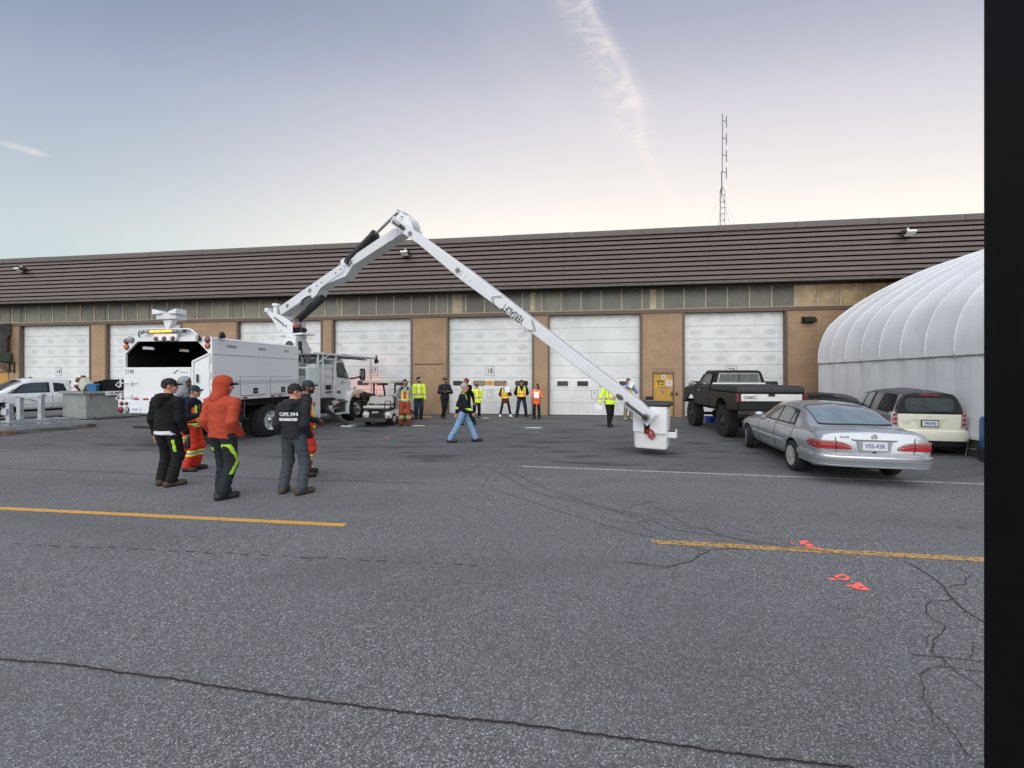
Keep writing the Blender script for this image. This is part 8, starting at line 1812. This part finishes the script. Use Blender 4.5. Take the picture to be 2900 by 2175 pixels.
# ---- the walkers
o, hands, Wd = person(at(1312, 1252), 2, 1.70, 'grey haired person striding right in dark jacket with yellow stripes and pale jeans', cloth('jacket_navy', (.010, .012, .020)), jean, bootk, 'ruddy', 1.12, ((-.09, .36, 5), (.09, -.36, 8)), 'swingb', 'swingf', head=(0, -4), hair='grey', hem=.86, res=.015,
    bands=[(lambda l, c, x, y, z: (l == 'torso') & (np.abs(np.abs(x) - .125) < .026) & (y > -.06) & (z > .06), yelv), (lambda l, c, x, y, z: (l == 'torso') & (np.abs(np.abs(x) - .125) < .006) & (y > -.06) & (z > .06), silv), (lambda l, c, x, y, z: np.char.startswith(l, 'arm') & (z > .03) & (z < .10), yelv), (lambda l, c, x, y, z: np.char.startswith(l, 'arm') & (z > .058) & (z < .072), silv)])
q = Wd((.145, .02, .86)); b_ = thing('belt_pouch', 'black pouch on the belt of the grey haired walker', 'pouch', q); b_.rotation_euler = (0, 0, R(-88)); mb = MB(); mb.box((-.05, -.045, -.10), (.03, .045, .06)); mb.build('pouch_body', M('pouch_black', (.012, .012, .013), .6), b_, bevel=.012); mb = MB(); mb.box((.030, -.040, .01), (.036, .040, .062)); mb.build('pouch_flap', M('pouch_black', (.012, .012, .013), .6), b_)
person(at(1322, 1204), 176, 1.76, 'person in black with red and white cap walking left behind the grey haired walker', blackc, bpant, bootk, 'tan', 1.05, ((-.09, .22, 5), (.09, -.24, 8)), 'swingf', 'swingb', head=(0, 0), hair='brown', cap=(capr, capw, False), hood='down', hem=.88, res=.019, beard='brown')
yj = dict(bands=hv_tape(.03))
o, hands, Wd = person(at(1726, 1208), -78, 1.74, 'person in yellow safety jacket walking with head hidden behind the boom', yelv, bpant, bootk, 'light', 1.12, ((-.06, -.12, 8), (.07, .16, 8)), 'swingb', 'out', hair='brown', hem=.84, res=.018, cap=(capg, capg, False), **yj)
sheet(hands[1] + Vector((-.07, -.03, -.05)), (1, .1, -.1), (.1, .2, 1), .30, .21, 'white paper hanging from the hand of the walker in yellow jacket')
# ---- along the doors
def overall_extra(lab, cen, ux, uy, uz, fm, mi):
    s = (lab == 'torso') & (uz < .34) & (np.abs(ux) < .15); fm[s] = mi(redp); s = (lab == 'torso') & (np.abs(np.abs(ux) - .095) < .035) & (uz < .46); fm[s] = mi(yelv); s = (lab == 'torso') & (np.abs(np.abs(ux) - .095) < .016) & (uz < .40); fm[s] = mi(silv)
    s = (lab == 'torso') & (uz < .06); fm[s] = mi(silv); s = (lab == 'torso') & ((uz < -.02) | ((uz > .035) & (uz < .06))); fm[s] = mi(yelv); s = (lab == 'torso') & (uz > .40) & (np.abs(np.abs(ux) - .10) < .03); fm[s] = mi(djean)
person(at(1147, 1206), -78, 1.72, 'person in rust red bib overalls and grey shirt with hand raised to the ear', greyc, rustp, bootb, 'tan', 1.02, ((-.15, 0, 12), (.15, 0, 12)), 'down', 'phone', head=(4, 10), hair='black', hem=.94, res=.017, group=FARG, bands=leg_band(.30), extra=overall_extra, legbulk=1.12)
person(at(1186, 1187), -70, 1.80, 'bearded person in yellow safety jacket and dark jeans beside the golf cart', yelv, djean, bootk, 'tan', 1.06, ((-.09, 0, 10), (.10, .03, 20)), 'down', 'down', head=(42, 0), hair='brown', cap=(capb, M('cap_pale', (.4, .4, .38), .7), False), hem=.90, res=.018, group=FARG, beard='brown', **yj)
person(at(1258, 1184), -60, 1.78, 'bearded person in black with arms crossed leaning against the tan wall', cloth('jacket_dark', (.022, .023, .026)), cloth('trousers_olive', (.014, .013, .009)), bootb, 'light', 1.06, ((.05, .0, 10), (.06, .12, 8)), 'crossunder', 'cross', head=(34, 0), hair='brown', cap=(capo, capo, False), hem=.86, res=.018, group=FARG, beard='brown', hipshift=-.0)
person(at(1350, 1184), -84, 1.52, 'short person in yellow safety jacket, grey cap and black trousers', yelv, bpant, boots_grey, 'tan', 1.20, ((-.13, 0, 10), (.13, 0, 10)), 'pocket', 'pocket', head=(0, 4), hair='brown', cap=(capg, capg, False), hem=.80, res=.018, group=FARG, **yj)
o, hands, Wd = person(at(1431, 1181), -86, 1.60, 'person in brown coat, orange and yellow vest and white boots holding paper', browncoat, tights, bootw, 'light', 1.05, ((-.25, 0, 22), (.25, 0, 8)), 'chest', 'back', head=(0, -6), hair='brown', hem=.80, coat=.70, res=.017, group=FARG, vest=(.50, -.02, yelv, orgv, tapeo), female=True, legbulk=.72, boot_top=.05)
sheet(hands[0] + Vector((.05, -.05, .06)), (1, 0, .15), (-.15, .1, 1), .24, .28, 'white paper held to the chest by the person in brown coat')
person(at(1477, 1180), -88, 1.68, 'person in navy top and orange and yellow vest with hands behind the back', navyc, djean, bootk, 'tan', 1.16, ((-.22, 0, 22), (.22, 0, 16)), 'back', 'back', head=(0, -8), hair='black', cap=(capr, capr, False), hem=.88, res=.017, group=FARG, vest=(.50, .0, yelv, orgv, tapeo))
o, hands, Wd = person(at(1520, 1187), -98, 1.52, 'long haired person in orange safety jacket and black leggings', orgv, bpant, bootk, 'tan', 1.0, ((-.13, .02, 10), (.12, -.02, 14)), 'paper', 'paper', head=(-40, 0), hair='black', hem=.76, res=.017, group=FARG, female=True, longhair=True, legbulk=.82, bands=hv_tape(.10, True, yelv, silv), boot_top=.10)
sheet((hands[0] + hands[1]) / 2 + Vector((0, -.06, .02)), (1, 0, 0), (0, .3, 1), .22, .26, 'white paper in the hands of the person in orange safety jacket')
o, hands, Wd = person(at(1778, 1189), -82, 1.74, 'person in blue shirt, vest and khaki trousers raising paper before the face', cloth('shirt_blue', (.26, .34, .52)), khaki, M('shoe_pale', (.3, .29, .26), .6), 'ruddy', 1.04, ((-.13, 0, 8), (.14, .03, 14)), 'face', 'face', head=(0, 8), hair='brown', hem=.88, res=.018, group=FARG, vest=(.50, -.04, yelv, orgv, tapeo))
sheet(hands[1] * .5 + hands[0] * .5 + Vector((0, -.05, -.04)), (1, 0, -.4), (.35, .1, 1), .20, .26, 'white paper before the face of the person in khaki trousers')
q = Vector(((1056 - CX) / F * 16.9, 16.9, 0)); person(q, 196, 1.72, 'bald person in olive jacket bending down behind the golf cart at the truck wheel', oliv, oliv, bootk, 'light', 1.08, ((-.12, .0, 8), (.12, .0, 8)), 'reach', 'reach', head=(0, 8), hair=None, hem=.90, res=.018, bend=74)
